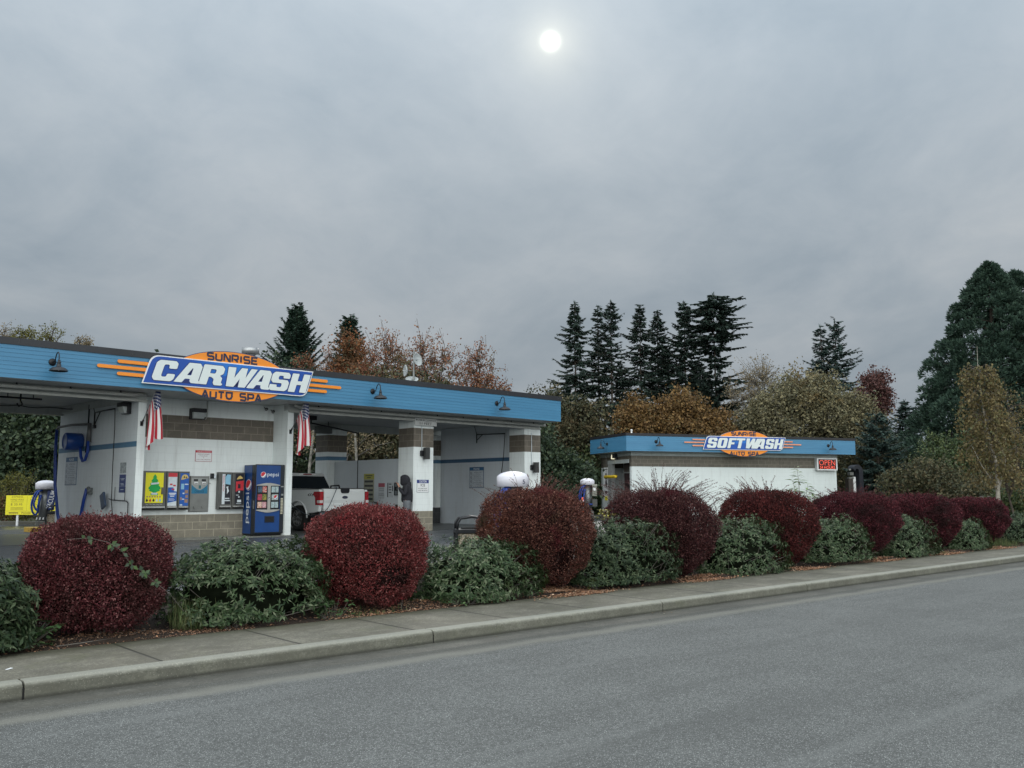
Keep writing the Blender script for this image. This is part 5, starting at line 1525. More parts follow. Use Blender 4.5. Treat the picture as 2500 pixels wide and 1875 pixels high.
def vacuum(label, X, Y, z, rz, number=None, word=False, box=False, hs=1.0, base=True):
    t = thing("vacuum_station", label, "vacuum", (X, Y, z), rz, "vacuum stations with white domes")
    mb = MB()
    mb.tube([(0, 0, 0.25), (0, 0, 1.36 * hs)], 0.19, 20); mb.build("pedestal", M_ped, t)
    mb = MB(); mb.box(-0.26, 0.26, -0.22, 0.22, 0, 0.25); mb.build("base", plain("base_grey", (0.13, 0.13, 0.12), 0.7), t, 0.02)
    mb = MB(); zt = 1.34 * hs
    mb.lathe([(0.30, zt), (0.335, zt + 0.005), (0.335, zt + 0.20), (0.32, zt + 0.225), (0.25, zt + 0.275), (0.14, zt + 0.305), (0.0, zt + 0.315)], (0, 0, 0), 36)
    mb.build("dome", M_dome, t)
    for s, ln in ((-1, 0.75), (-1, 0.62)):
        k = 0.0 if ln > 0.7 else 0.07
        pts = [(-0.10, -0.18, zt - 0.03), (-0.28 + k, -0.20 - k, zt - 0.10), (-0.40 + k, -0.20 - k, zt - 0.45), (-0.37 + k, -0.19 - k, zt - ln), (-0.27 + k, -0.19 - k, zt - ln - 0.12), (-0.20, -0.19 - k, zt - ln), (-0.19, -0.20 - k, zt - 0.5), (-0.17 + k, -0.2, zt - 0.12)]
        Q = []
        for i in range(len(pts) - 1):
            for j in range(4):
                u = j / 4; p = [Vector(pts[max(0, i - 1)]), Vector(pts[i]), Vector(pts[i + 1]), Vector(pts[min(len(pts) - 1, i + 2)])]
                Q.append(0.5 * ((2 * p[1]) + (p[2] - p[0]) * u + (2 * p[0] - 5 * p[1] + 4 * p[2] - p[3]) * u * u + (3 * p[1] - p[0] - 3 * p[2] + p[3]) * u ** 3))
        mb = MB(); mb.tube(Q, 0.034, 9); mb.build("hose", M_hose, t)
    if number:
        mb = MB(FF); fit_text(mb, number, 0.17, zt + 0.10, 0.05, 0.085, 0.001, 0.004, c0=0.31); mb.build("number", M_navy, t)
    if word:
        mb = MB(); mb.box(0.06, 0.30, -0.24, -0.02, 0.62, zt - 0.02); mb.build("decal_panel", plain("decal_navy", (0.02, 0.04, 0.15), 0.4), t, 0.03)
        mb = MB(face_T((0.18, -0.241, 0.98), (1, 0, 0), (0, -1, 0)) @ Matrix.Rotation(R(78), 4, "Z")); fit_text(mb, "VACUUM", 0, 0, 0.62, 0.16, 0.001, 0.01, c0=0.0); mb.build("lettering", M_white, t)
        mb = MB(FF)
        for i in range(5): mb.prism([(-0.25 + 0.1 * i, 0.30), (-0.21 + 0.1 * i, 0.30), (-0.19 + 0.1 * i, 0.38), (-0.23 + 0.1 * i, 0.38)], 0.20, 0.205)
        mb.build("striped_panel", M_white, t)
    if box:
        mb = MB(); mb.box(0.20, 0.42, -0.30, -0.05, zt - 0.52, zt - 0.07); mb.build("coin_box", plain("coin_box_grey", (0.20, 0.20, 0.17), 0.45, 0.3), t, 0.012)
        mb = MB(); mb.box(0.19, 0.43, -0.32, -0.04, zt - 0.075, zt + 0.03); mb.build("coin_box_hood", plain("hood_grey", (0.28, 0.28, 0.24), 0.45, 0.2), t, 0.012)
        mb = MB(); mb.box(0.25, 0.36, -0.306, -0.3005, zt - 0.28, zt - 0.12); mb.build("label", M_white, t)
        mb = MB(); mb.box(0.20, 0.43, -0.28, -0.05, 0.44, 0.78); mb.build("valve_rack", plain("rack_dark", (0.06, 0.06, 0.055), 0.5, var=0.5, vscale=18), t, 0.01)
        mb = MB(); mb.lathe([(0.10, -0.03), (0.10, 0.03)], (0.12, -0.26, 0.55), 14); mb.build("nozzle", M_hose, t)
    return t


vacuum("white-domed vacuum numbered 5 rising behind the tall brown-red shrub", 0.02, 18.7, 0.27, R(10), number="5")
vacuum("white-domed vacuum with a navy VACUUM panel beside the yellow price banner", -16.25, 31.7, 0.265, R(25), word=True, hs=1.0)
vacuum("white-domed vacuum with a grey coin box, far off left of the small building", 3.55, 42.8, 0.40, R(0), box=True, hs=1.08)
mb = MB(); mb.box(9.0, 12.0, 30.5, 31.2, 0.262, 0.42)
o = mb.build("vacuum_island", M_ypaint, None, 0.02); o.rotation_euler = (0, 0, FA); tag(o, "yellow-painted kerb in front of the vacuum on the left", "kerb")
mb = MB(); mb.box(-1.5, 2.2, -0.8, 0.8, -0.14, 0.0)
o = mb.build("vacuum_island", M_gut, None, 0.02); o.location = (3.6, 42.9, 0.40); o.rotation_euler = (0, 0, FB); tag(o, "grey kerb island under the far vacuum with the coin box", "island")

# delineator post by the far vacuum
t = thing("traffic_cone", "tall orange and white traffic cone by the far vacuum's hoses", "cone", (3.27, 42.2, 0.402), 0)
mb = MB(); mb.lathe([(0.19, 0), (0.19, 0.03)], (0, 0, 0), 8, 1); mb.lathe([(0.10, 0.03), (0.045, 0.85), (0.03, 0.87)], (0, 0, 0), 16); mb.build("cone", [plain("cone_orange", (0.85, 0.13, 0.04), 0.5), M_rubber], t)
for z in (0.38, 0.62):
    rr = lambda q: 0.10 - (q - 0.03) * 0.067 + 0.002
    mb = MB(); mb.lathe([(rr(z), z), (rr(z + 0.11), z + 0.11)], (0, 0, 0), 16); mb.build("reflective_band", M_white, t)


def litter_bin(label, X, Y, z, rz):
    t = thing("litter_bin", label, "bin", (X, Y, z), rz, "pebble-panel litter bins")
    m, nt, b = new_mat("pebble_aggregate") if "pebble" not in MATS else (MATS["pebble"], None, None)
    if nt:
        q = NB(nt); v = q.n("ShaderNodeTexVoronoi"); q.set(v.inputs["Vector"], q.obj()); v.inputs["Scale"].default_value = 55
        q.set(b.inputs["Base Color"], q.ramp(q.xyz(v.outputs["Color"])[0], [(0, (0.10, 0.07, 0.05)), (0.4, (0.30, 0.24, 0.16)), (0.8, (0.42, 0.38, 0.30)), (1, (0.16, 0.15, 0.13))]))
        q.bump(b, q.math("MULTIPLY", v.outputs["Distance"], -1.0), 0.8, 0.01); b.inputs["Roughness"].default_value = 0.7
        MATS["pebble"] = m
    mb = MB(); mb.box(-0.25, 0.25, -0.25, 0.25, 0.06, 0.50); mb.build("pebble_panel", m, t, 0.01)
    mb = MB()
    for a in (-1, 1):
        for b_ in (-1, 1): mb.box(a * 0.25, a * 0.29, b_ * 0.25, b_ * 0.29, 0, 0.52)
    mb.box(-0.29, 0.29, -0.29, 0.29, 0.505, 0.57)
    mb.build("frame", M_blackm, t, 0.006)
    for b_ in (-1, 1):
        y = b_ * 0.25
        mb = MB(); mb.tube([(-0.26, y, 0.56), (-0.255, y, 0.68), (-0.20, y, 0.76), (0, y, 0.79), (0.20, y, 0.76), (0.255, y, 0.68), (0.26, y, 0.56)], 0.022, 8); mb.build("hood_arch", M_blackm, t)
    mb = MB(); mb.lathe([(0.18, 0.56), (0.18, 0.60), (0.13, 0.60), (0.13, 0.565)], (0, 0, 0), 20); mb.build("rim", M_rubber, t)
    return t


litter_bin("square pebble-sided bin with black arched top left of the brown-red shrub", -0.74, 16.4, 0.275, R(8))
litter_bin("square pebble-sided bin with black top beside the left vacuum", -15.45, 31.0, 0.275, R(10))

# banner of prices
t = thing("price_banner", "long bright yellow price banner on white posts at the far left", "sign", (-17.85, 34.0, 0.27), R(-2))
mb = MB(FF); mb.box(-1.05, 1.05, 0.40, 1.12, 0, 0.02); mb.build("panel", M_yellow, t)
for s in (-0.60, 0.62):
    mb = MB(); mb.box(s - 0.035, s + 0.035, 0.001, 0.06, 0, 1.0); mb.build("post", M_white, t)
mb = MB(FF)
for cx_, a_, b_, c_ in ((-0.62, "EXPRESS", "HAND WAX", "$ 20.95"), (0.12, "EXPRESS", "SHAMPOO", "$29.95"), (0.80, "DETAIL", "SERVICE", "$39.95")):
    fit_text(mb, a_, cx_, 1.06, 0.42, 0.06, 0.001, 0.0, c0=0.0202); fit_text(mb, b_, cx_, 0.96, 0.50, 0.07, 0.001, 0.0, c0=0.0202)
    fit_text(mb, c_, cx_ - 0.02, 0.78, 0.44, 0.09, 0.001, 0.0, c0=0.0202)
    for y in (0.87, 0.66, 0.62, 0.58): mb.box(cx_ - 0.24, cx_ + 0.24, y, y + 0.012, 0.0202, 0.0212)
mb.box(-1.02, 1.02, 0.535, 0.54, 0.0202, 0.0212); mb.box(-0.25, -0.245, 0.55, 1.1, 0.0202, 0.0212); mb.box(0.48, 0.485, 0.55, 1.1, 0.0202, 0.0212)
fit_text(mb, "PLEASE VISIT THE OFFICE", 0.22, 0.47, 1.3, 0.075, 0.001, 0.004, c0=0.0202); mb.box(-0.92, -0.56, 0.45, 0.49, 0.0202, 0.0212)
mb.build("lettering", plain("olive_print", (0.20, 0.13, 0.01), 0.5), t)

# ================================================================== PICKUP
def car_paint():
    m, nt, b = new_mat("truck_white_paint")
    b.inputs["Base Color"].default_value = (0.62, 0.64, 0.64, 1)
    b.inputs["Roughness"].default_value = 0.28
    b.inputs["Coat Weight"].default_value = 0.6
    b.inputs["Coat Roughness"].default_value = 0.06
    return m


M_paint = car_paint()
M_glass = plain("dark_tinted_glass", (0.010, 0.014, 0.018), 0.06, var=0.02)
tr = thing("pickup_truck", "white crew cab pickup truck backed towards the street in the open wash bay", "truck", (-5.34, 29.04, 0.283), R(50))
HW = 0.98
AR = 0.50


def arch(cy, cz, r, a0, a1, n=14): return [(cy + r * math.cos(a), cz + r * math.sin(a)) for a in np.linspace(a0, a1, n)]


# bed sides
for sx in (-1, 1):
    pts = [(0.06, 0.62), (0.02, 0.95), (0.03, 1.27), (0.06, 1.31), (1.72, 1.31), (1.72, 0.50)] + arch(1.15, 0.42, AR, R(8), R(172)) + [(0.62, 0.56), (0.30, 0.58)]
    mb = MB(); mb.prism(pts, sx * (HW - 0.12), sx * HW, "x"); mb.build("bed_side", M_paint, tr, 0.02)
    mb = MB(); mb.tube([(sx * (HW + 0.005), a, b) for a, b in arch(1.15, 0.42, AR + 0.03, R(0), R(180), 18)], 0.028, 8); mb.build("wheel_flare", M_paint, tr)
    mb = MB(); mb.tube([(sx * (HW + 0.005), a, b) for a, b in arch(4.85, 0.42, AR + 0.03, R(0), R(180), 18)], 0.028, 8); mb.build("wheel_flare", M_paint, tr)
    mb = MB(); mb.box(sx * (HW - 0.11), sx * (HW + 0.002), 0.05, 1.70, 1.306, 1.335); mb.build("rail_cap", M_rubber, tr, 0.006)
mb = MB(); mb.box(-HW + 0.13, HW - 0.13, 0.09, 1.70, 0.68, 0.74); mb.build("bed_floor", M_blackm, tr)
# tailgate
mb = MB(); mb.prism([(0.0, 0.63), (-0.01, 0.70), (0.005, 0.88), (-0.012, 0.98), (-0.005, 1.24), (0.035, 1.325), (0.075, 1.33), (0.08, 0.63)], -HW + 0.155, HW - 0.155, "x"); mb.build("tailgate", M_paint, tr, 0.008)
mb = MB(); mb.box(-HW + 0.15, HW - 0.15, 0.02, 0.085, 1.328, 1.352); mb.build("tailgate_cap", M_rubber, tr, 0.006)
TG = face_T((0, -0.012, 0), (1, 0, 0), (0, -1, 0))
mb = MB(TG); mb.prism(rnd_loop([(-0.62, 0.80), (0.62, 0.80), (0.50, 0.865), (-0.50, 0.865)], 0.03), 0.0, 0.012); mb.build("tailgate_crease", M_paint, tr, 0.004)
mb = MB(TG); mb.prism(rnd_loop([(-0.13, 1.19), (0.13, 1.19), (0.17, 1.24), (0.17, 1.34), (-0.17, 1.34), (-0.17, 1.24)], 0.03), -0.01, 0.03); mb.build("tailgate_handle", M_blackm, tr, 0.008)
mb = MB(TG); mb.prism([(0.115 * math.cos(a), 1.06 + 0.048 * math.sin(a)) for a in np.linspace(0, 2 * math.pi, 30)[:-1]], 0.0, 0.012); mb.build("emblem_rim", M_chrome, tr)
mb = MB(TG); mb.prism([(0.105 * math.cos(a), 1.06 + 0.040 * math.sin(a)) for a in np.linspace(0, 2 * math.pi, 30)[:-1]], 0.0125, 0.015); mb.build("emblem", plain("emblem_navy", (0.006, 0.012, 0.05), 0.3), tr)
mb = MB(TG); fit_text(mb, "Ford", 0, 1.06, 0.13, 0.045, 0.0005, 0.0, 0.3, c0=0.0155); mb.build("lettering", M_chrome, tr)
mb = MB(TG); fit_text(mb, "XLT", -0.66, 1.06, 0.17, 0.035, 0.0005, 0.0, 0.3, c0=0.001); mb.build("lettering", M_steel, tr)
SD = face_T((-HW - 0.0015, 0, 0), (0, -1, 0), (-1, 0, 0))
mb = MB(SD); fit_text(mb, "4X4", -0.47, 1.14, 0.30, 0.095, 0.0008, 0.02, 0.2, c0=0.0); mb.build("lettering", M_black, tr)
# bumper
mb = MB(); mb.box(-HW, HW, -0.10, 0.05, 0.42, 0.60); mb.build("rear_bumper", plain("bumper_dark", (0.05, 0.06, 0.07), 0.4), tr, 0.03)
mb = MB(); mb.box(-0.18, 0.18, -0.115, -0.101, 0.47, 0.56); mb.build("number_plate", plain("plate_white", (0.5, 0.52, 0.55), 0.4), tr)
for sx in (-1, 1):
    mb = MB(); mb.prism([(-0.012, 0.82), (-0.012, 1.24), (0.30, 1.24), (0.33, 1.14), (0.24, 1.06), (0.22, 0.82)], sx * (HW - 0.135), sx * (HW + 0.010), "x")
    mb.build("tail_light", plain("tail_light_red", (0.30, 0.008, 0.015), 0.12, var=0.4, vscale=9), tr, 0.01)
    mb = MB(); mb.box(sx * (HW - 0.115), sx * (HW + 0.014), -0.016, 0.13, 0.88, 0.97); mb.build("reverse_light", plain("clear_lens", (0.55, 0.50, 0.50), 0.15), tr, 0.008)
# cab lower body and front
low = [(1.75, 0.45), (1.75, 1.31), (3.95, 1.31), (4.10, 1.27), (5.35, 1.20), (5.62, 1.08), (5.72, 0.9), (5.72, 0.45)] + arch(4.85, 0.42, AR, R(5), R(175)) + [(4.3, 0.42)]
mb = MB(); mb.prism(low, -HW, HW, "x"); mb.build("body", M_paint, tr, 0.03)
# greenhouse
def gh(y0, y1, y2, y3, x0, x1, z0, z1):
    return [(-x0, y0, z0), (x0, y0, z0), (x0, y3, z0), (-x0, y3, z0), (-x1, y1, z1), (x1, y1, z1), (x1, y2, z1), (-x1, y2, z1)]
mb = MB(); mb._add(gh(1.78, 1.98, 3.15, 4.02, 0.92, 0.74, 1.30, 1.80), [(3, 2, 1, 0), (4, 5, 6, 7), (0, 1, 5, 4), (1, 2, 6, 5), (2, 3, 7, 6), (3, 0, 4, 7)]); mb.build("cab", M_paint, tr, 0.05)
mb = MB(); mb._add(gh(1.95, 2.02, 3.10, 3.25, 0.755, 0.70, 1.79, 1.855), [(4, 5, 6, 7), (0, 1, 5, 4), (1, 2, 6, 5), (2, 3, 7, 6), (3, 0, 4, 7)]); mb.build("roof", M_paint, tr, 0.03)
def pane(name, q):
    mb = MB(); mb._add(q, [(0, 1, 2, 3)]); return mb.build(name, M_glass, tr)
pane("rear_window", [(-0.84, 1.792, 1.345), (0.84, 1.792, 1.345), (0.70, 1.950, 1.755), (-0.70, 1.950, 1.755)])
for sx in (-1, 1):
    e = 0.008
    def sp(y, z): return (sx * (0.92 - (z - 1.30) / 0.5 * 0.18 + e), y, z)
    pane("side_window", [sp(1.95, 1.35), sp(2.75, 1.35), sp(2.75, 1.74), sp(2.06, 1.74)])
    pane("side_window", [sp(2.83, 1.35), sp(3.75, 1.35), sp(3.15, 1.74), sp(2.83, 1.74)])
    mb = MB(); mb.box(sx * 0.96, sx * 1.20, 3.72, 3.82, 1.28, 1.50); mb.build("mirror", M_blackm, tr, 0.03)
    mb = MB(); mb.box(sx * (HW + 0.001), sx * (HW + 0.004), 2.795, 2.805, 0.55, 1.30); mb.build("door_seam", M_dark, tr)
pane("windscreen", [(-0.84, 3.93, 1.36), (-0.70, 3.22, 1.77), (0.70, 3.22, 1.77), (0.84, 3.93, 1.36)])
mb = MB(); mb.box(-0.17, 0.17, 1.93, 1.99, 1.80, 1.83); mb.build("brake_light", plain("brake_red", (0.25, 0.01, 0.02), 0.2), tr, 0.006)
for s in (-0.26, 0.26): 
    mb = MB(); mb.box(s - 0.08, s + 0.08, 1.93, 1.985, 1.80, 1.828); mb.build("cargo_light", M_white, tr, 0.006)
for (y, sx) in ((1.15, -1), (1.15, 1), (4.85, -1), (4.85, 1)):
    TW = Matrix.Translation((sx * 0.83, y, 0.405)) @ Matrix.Rotation(R(90) * sx, 4, "Y")
    mb = MB(TW); mb.lathe([(0.26, -0.13), (0.37, -0.13), (0.405, -0.09), (0.405, 0.09), (0.37, 0.13), (0.265, 0.135), (0.26, 0.10)], (0, 0, 0), 32)
    ty = mb.build("wheel", M_rubber, tr)
    mb = MB(TW)
    mb.lathe([(0.26, 0.10), (0.262, 0.125), (0.24, 0.12), (0.235, 0.04), (0.0, 0.03)], (0, 0, 0), 28)
    for k in range(6):
        a = 2 * math.pi * k / 6
        ca, sa = math.cos(a), math.sin(a)
        for off in (-0.045, 0.045):
            p = [(0.05, off * 0.6), (0.245, off * 1.5)]
            q = [(ca * x - sa * yy, sa * x + ca * yy) for x, yy in p]
            mb.tube([(q[0][0], q[0][1], 0.085), (q[1][0], q[1][1], 0.11)], 0.017, 6)
    mb.lathe([(0.07, 0.06), (0.07, 0.10), (0.04, 0.11), (0.0, 0.11)], (0, 0, 0), 14)
    mb.build("rim", plain("alloy_grey", (0.22, 0.22, 0.22), 0.35, 0.7), ty)
mb = MB(); mb.box(-0.8, 0.8, 0.3, 5.5, 0.30, 0.46); mb.build("underbody", M_dark, tr)
t = thing("ladder_bar", "thin dark bar lying across the truck's bed rails", "bar", (-5.34, 29.04, 0.283), R(50))
mb = MB(); mb.tube([(-0.22, 0.45, 1.20), (-0.20, 0.45, 1.42), (0.12, 0.45, 1.44), (0.16, 0.45, 1.36)], 0.028, 8); mb.build("bar", M_blackm, t)
# wash hose looping past the tail of the truck (coordinates in the truck's frame)
t = thing("wash_hose", "thin dark wash hose drooping past the truck's left tail light", "hose", (-5.34, 29.04, 0.283), R(50))
pts = []
A_ = [(-1.30, 1.55, 1.30), (-1.16, 1.0, 0.75), (-1.10, 0.35, 0.50), (-1.02, 0.02, 0.52), (-0.80, -0.14, 0.70), (-0.55, -0.10, 1.05), (-0.36, -0.04, 1.36), (-0.33, 0.12, 1.30)]
for i in range(len(A_) - 1):
    for j in range(6):
        u = j / 6; p = [Vector(A_[max(0, i - 1)]), Vector(A_[i]), Vector(A_[i + 1]), Vector(A_[min(len(A_) - 1, i + 2)])]
        pts.append(0.5 * ((2 * p[1]) + (p[2] - p[0]) * u + (2 * p[0] - 5 * p[1] + 4 * p[2] - p[3]) * u * u + (3 * p[1] - p[0] - 3 * p[2] + p[3]) * u ** 3))
mb = MB(); mb.tube(pts, 0.012, 6); mb.build("hose", plain("hose_blue_grey", (0.03, 0.045, 0.06), 0.4), t)


# ================================================================== PERSON
def skin_obj(name, joints, edges, mat, parent, root=0, sub=2):
    """joints: (x,y,z,rx,ry)"""
    me = bpy.data.meshes.new(name)
    me.from_pydata([j[:3] for j in joints], edges, [])
    o = bpy.data.objects.new(name, me); link(o, parent)
    mod = o.modifiers.new("skin", "SKIN")
    mod.use_smooth_shade = True
    if not me.skin_vertices: bpy.context.view_layer.update()
    sv = me.skin_vertices[0].data
    for i, j in enumerate(joints):
        sv[i].radius = (j[3], j[4] if len(j) > 4 else j[3])
        sv[i].use_root = (i == root)
    s = o.modifiers.new("sub", "SUBSURF"); s.levels = sub; s.render_levels = sub
    me.materials.append(mat)
    return o


pe = thing("person", "person in a dark hoodie with hood up and grey trousers, hands raised to the face", "person", at(FA, 17.86, 23.26, 0.286), R(4))
M_skin = plain("skin", (0.45, 0.24, 0.17), 0.55, var=0.05)
M_hoodie = plain("charcoal_hoodie", (0.018, 0.018, 0.024), 0.9, var=0.3, vscale=9)
M_trous = plain("grey_trousers", (0.13, 0.14, 0.155), 0.9, var=0.25, vscale=7)
# facing -x; y is depth (near side is -y)
J = [(0.05, 0, 0.94, .13, .15),      # 0 pelvis
     (0.06, 0, 1.12, .12, .14),      # 1 belly
     (0.05, 0, 1.32, .13, .17),      # 2 chest
     (0.03, 0, 1.44, .06, .07),      # 3 neck base
     (-0.01, 0, 1.52, .055, .055),   # 4 neck
     (-0.04, 0, 1.61, .095, .08),    # 5 head
     (-0.03, 0, 1.69, .075, .07),    # 6 crown
     # near arm
     (0.03, -0.19, 1.37, .055, .055), (-0.02, -0.25, 1.12, .045, .045), (-0.17, -0.17, 1.32, .035, .035), (-0.21, -0.10, 1.42, .028, .022), (-0.235, -0.08, 1.47, .030, .018),
     # far arm
     (0.03, 0.19, 1.37, .055, .055), (-0.02, 0.25, 1.12, .045, .045), (-0.16, 0.14, 1.31, .035, .035), (-0.20, 0.06, 1.40, .028, .022), (-0.225, 0.03, 1.45, .030, .018),
     # near leg
     (0.05, -0.09, 0.88, .10, .10), (0.02, -0.10, 0.50, .065, .065), (0.06, -0.10, 0.10, .042, .042), (0.03, -0.10, 0.045, .045, .045), (-0.13, -0.11, 0.035, .035, .045),
     # far leg
     (0.05, 0.09, 0.88, .10, .10), (0.05, 0.11, 0.50, .065, .065), (0.12, 0.11, 0.10, .042, .042), (0.10, 0.11, 0.045, .045, .045), (-0.06, 0.13, 0.035, .035, .045),
     # nose
     (-0.145, 0, 1.60, .016, .014)]
E_ = [(0, 1), (1, 2), (2, 3), (3, 4), (4, 5), (5, 6), (2, 7), (7, 8), (8, 9), (9, 10), (10, 11), (2, 12), (12, 13), (13, 14), (14, 15), (15, 16), (0, 17), (17, 18), (18, 19), (19, 20), (20, 21), (0, 22), (22, 23), (23, 24), (24, 25), (25, 26), (5, 27)]
# fingers and thumbs
for (hx, hy, hz, base, sg) in ((-0.235, -0.08, 1.47, 11, 1), (-0.225, 0.03, 1.45, 16, -1)):
    for k in range(4):
        ln = (0.040, 0.045, 0.043, 0.034)[k]
        o0 = len(J)
        J.append((hx - 0.022, hy + (k - 1.5) * 0.016, hz + 0.022, .009, .009))
        J.append((hx - 0.032 - ln * 0.4, hy + (k - 1.5) * 0.017, hz + 0.035 + ln * 0.35, .008, .008))
        J.append((hx - 0.022 - ln * 0.9, hy + (k - 1.5) * 0.016 + 0.004 * sg, hz + 0.035 + ln * 0.9, .007, .007))
        E_ += [(base, o0), (o0, o0 + 1), (o0 + 1, o0 + 2)]
    o0 = len(J)
    J.append((hx + 0.012, hy + 0.03 * sg, hz + 0.02, .010, .010)); J.append((hx - 0.012, hy + 0.042 * sg, hz + 0.05, .008, .008))
    E_ += [(base, o0), (o0, o0 + 1)]
skin_obj("body", J, E_, M_skin, pe)
# hoodie: torso, sleeves and raised hood
JH = [(0.055, 0, 0.86, .17, .19), (0.05, 0, 1.00, .185, .205), (0.06, 0, 1.18, .165, .20), (0.05, 0, 1.34, .15, .195), (0.035, 0, 1.46, .10, .12),
      (0.03, -0.19, 1.38, .085, .085), (-0.01, -0.26, 1.12, .075, .075), (-0.17, -0.175, 1.31, .052, .052), (-0.195, -0.125, 1.38, .044, .044),
      (0.03, 0.19, 1.38, .085, .085), (-0.01, 0.26, 1.12, .075, .075), (-0.16, 0.145, 1.30, .052, .052), (-0.185, 0.09, 1.37, .044, .044)]
EH = [(0, 1), (1, 2), (2, 3), (3, 4), (3, 5), (5, 6), (6, 7), (7, 8), (3, 9), (9, 10), (10, 11), (11, 12)]
skin_obj("hoodie", JH, EH, M_hoodie, pe)
mb = MB()
nA, nB = 26, 14
for i in range(nB + 1):            # hood: open towards -x
    ph = i / nB * math.pi * 0.80
    for k in range(nA):
        th = 2 * math.pi * k / nA
        rx = 0.155; r_ = math.sin(ph) * 0.145 * (1 + 0.05 * math.sin(5 * th))
        mb.v.append((-0.015 + rx * math.cos(ph) * 0.98 - 0.02 * (i / nB), r_ * math.cos(th) * 0.95, 1.60 + r_ * math.sin(th) * 1.12 - (0.03 if math.sin(th) < 0 else 0) * math.sin(ph)))
for i in range(nB):
    for k in range(nA):
        mb.f.append((i * nA + k, i * nA + (k + 1) % nA, (i + 1) * nA + (k + 1) % nA, (i + 1) * nA + k)); mb.m.append(0); mb.sm.append(True); mb.uv.append([(0, 0)] * 4)
mb.tube([(0.09, 0, 1.56), (0.07, 0, 1.46), (0.05, 0, 1.38)], [0.09, 0.12, 0.14], 14)
hd = mb.build("hood", M_hoodie, pe)
so = hd.modifiers.new("solid", "SOLIDIFY"); so.thickness = 0.012
for (sy, kx, ax) in ((-1, 0.02, 0.06), (1, 0.05, 0.12)):
    mb = MB(); mb.tube([(0.055, sy * 0.085, 0.95), (0.05, sy * 0.095, 0.80), (kx + 0.01, sy * 0.105, 0.50), (ax, sy * 0.105, 0.14), (ax, sy * 0.105, 0.08)], [0.125, 0.115, 0.085, 0.070, 0.072], 16); mb.build("trouser_leg", M_trous, pe)
    mb = MB(); mb.prism(rnd_loop([(ax - 0.19, sy * 0.11 - 0.045), (ax + 0.05, sy * 0.11 - 0.045), (ax + 0.05, sy * 0.11 + 0.045), (ax - 0.19, sy * 0.11 + 0.045)], 0.035), 0.0, 0.075); mb.build("shoe", M_rubber, pe, 0.02)
for s in (-1, 1):
    mb = MB(); mb.lathe([(0.0, -0.01), (0.011, 0), (0.0, 0.01)], (-0.118, s * 0.032, 1.625), 8); mb.build("eye", M_dark, pe)
mb = MB(); mb.box(-0.124, -0.115, -0.025, 0.025, 1.548, 1.555); mb.build("mouth", plain("lips", (0.25, 0.08, 0.07), 0.6), pe)
t = thing("phone", "dark phone held up near the hooded person's face", "phone", at(FA, 17.86, 23.26, 0.286 + 1.515), R(4))
mb = MB(); mb.box(-0.36, -0.22, -0.075, 0.0, 0.0, 0.012); mb.build("case", M_blackm, t, 0.003)

# ------------------------------------------------------------------ antenna dishes on a mast behind the roof
t = thing("antenna_mast", "pale mast with round microwave dishes showing behind the long roof", "antenna", (-3.95, 36.0, 0.26), 0)
mb = MB(); mb.tube([(0, 0, 0), (0, 0, 6.9)], 0.04, 10); mb.build("mast", M_steel2, t)
M_dish = plain("dish_pale", (0.42, 0.45, 0.46), 0.45, var=0.2, vscale=3)
for (x, y, z, r, ax, tl) in ((0.15, -0.15, 6.52, 0.26, 55, 10), (-0.33, 0, 6.1, 0.24, -70, 0), (-0.06, -0.1, 5.72, 0.26, 10, 60)):
    M_ = Matrix.Translation((x, y, z)) @ Matrix.Rotation(R(ax), 4, "Z") @ Matrix.Rotation(R(90 - tl), 4, "X")
    mb = MB(M_); mb.lathe([(0.0, -0.08), (r * 0.5, -0.06), (r * 0.85, -0.02), (r, 0.03), (r, 0.045), (r * 0.85, 0.0), (r * 0.5, -0.045), (0, -0.065)], (0, 0, 0), 24); mb.tube([(0, 0, -0.08), (0, 0, 0.12)], 0.02, 6); mb.build("dish", M_dish, t)
    mb = MB(); mb.tube([(x, y, z), (0, 0, z)], 0.015, 6); mb.build("bracket", M_steel2, t)

# ================================================================== PLANTS
GAIN = {"barberry": 1.22, "fallen": 1.7, "laurel": 1.12, "olive_gold": 1.6, "orange_brown": 1.5, "leaf_orange": 1.35, "rust": 1.35, "needles": 1.55, "dark_green": 1.5, "mid_green": 1.15,
        "dull_olive": 1.25, "birch_tan": 0.95, "pale_tan": 1.4, "dark_red": 1.35, "sprig_leaf": 1.3, "grass": 1.2, "bramble": 1.5, "sapling": 1.2}


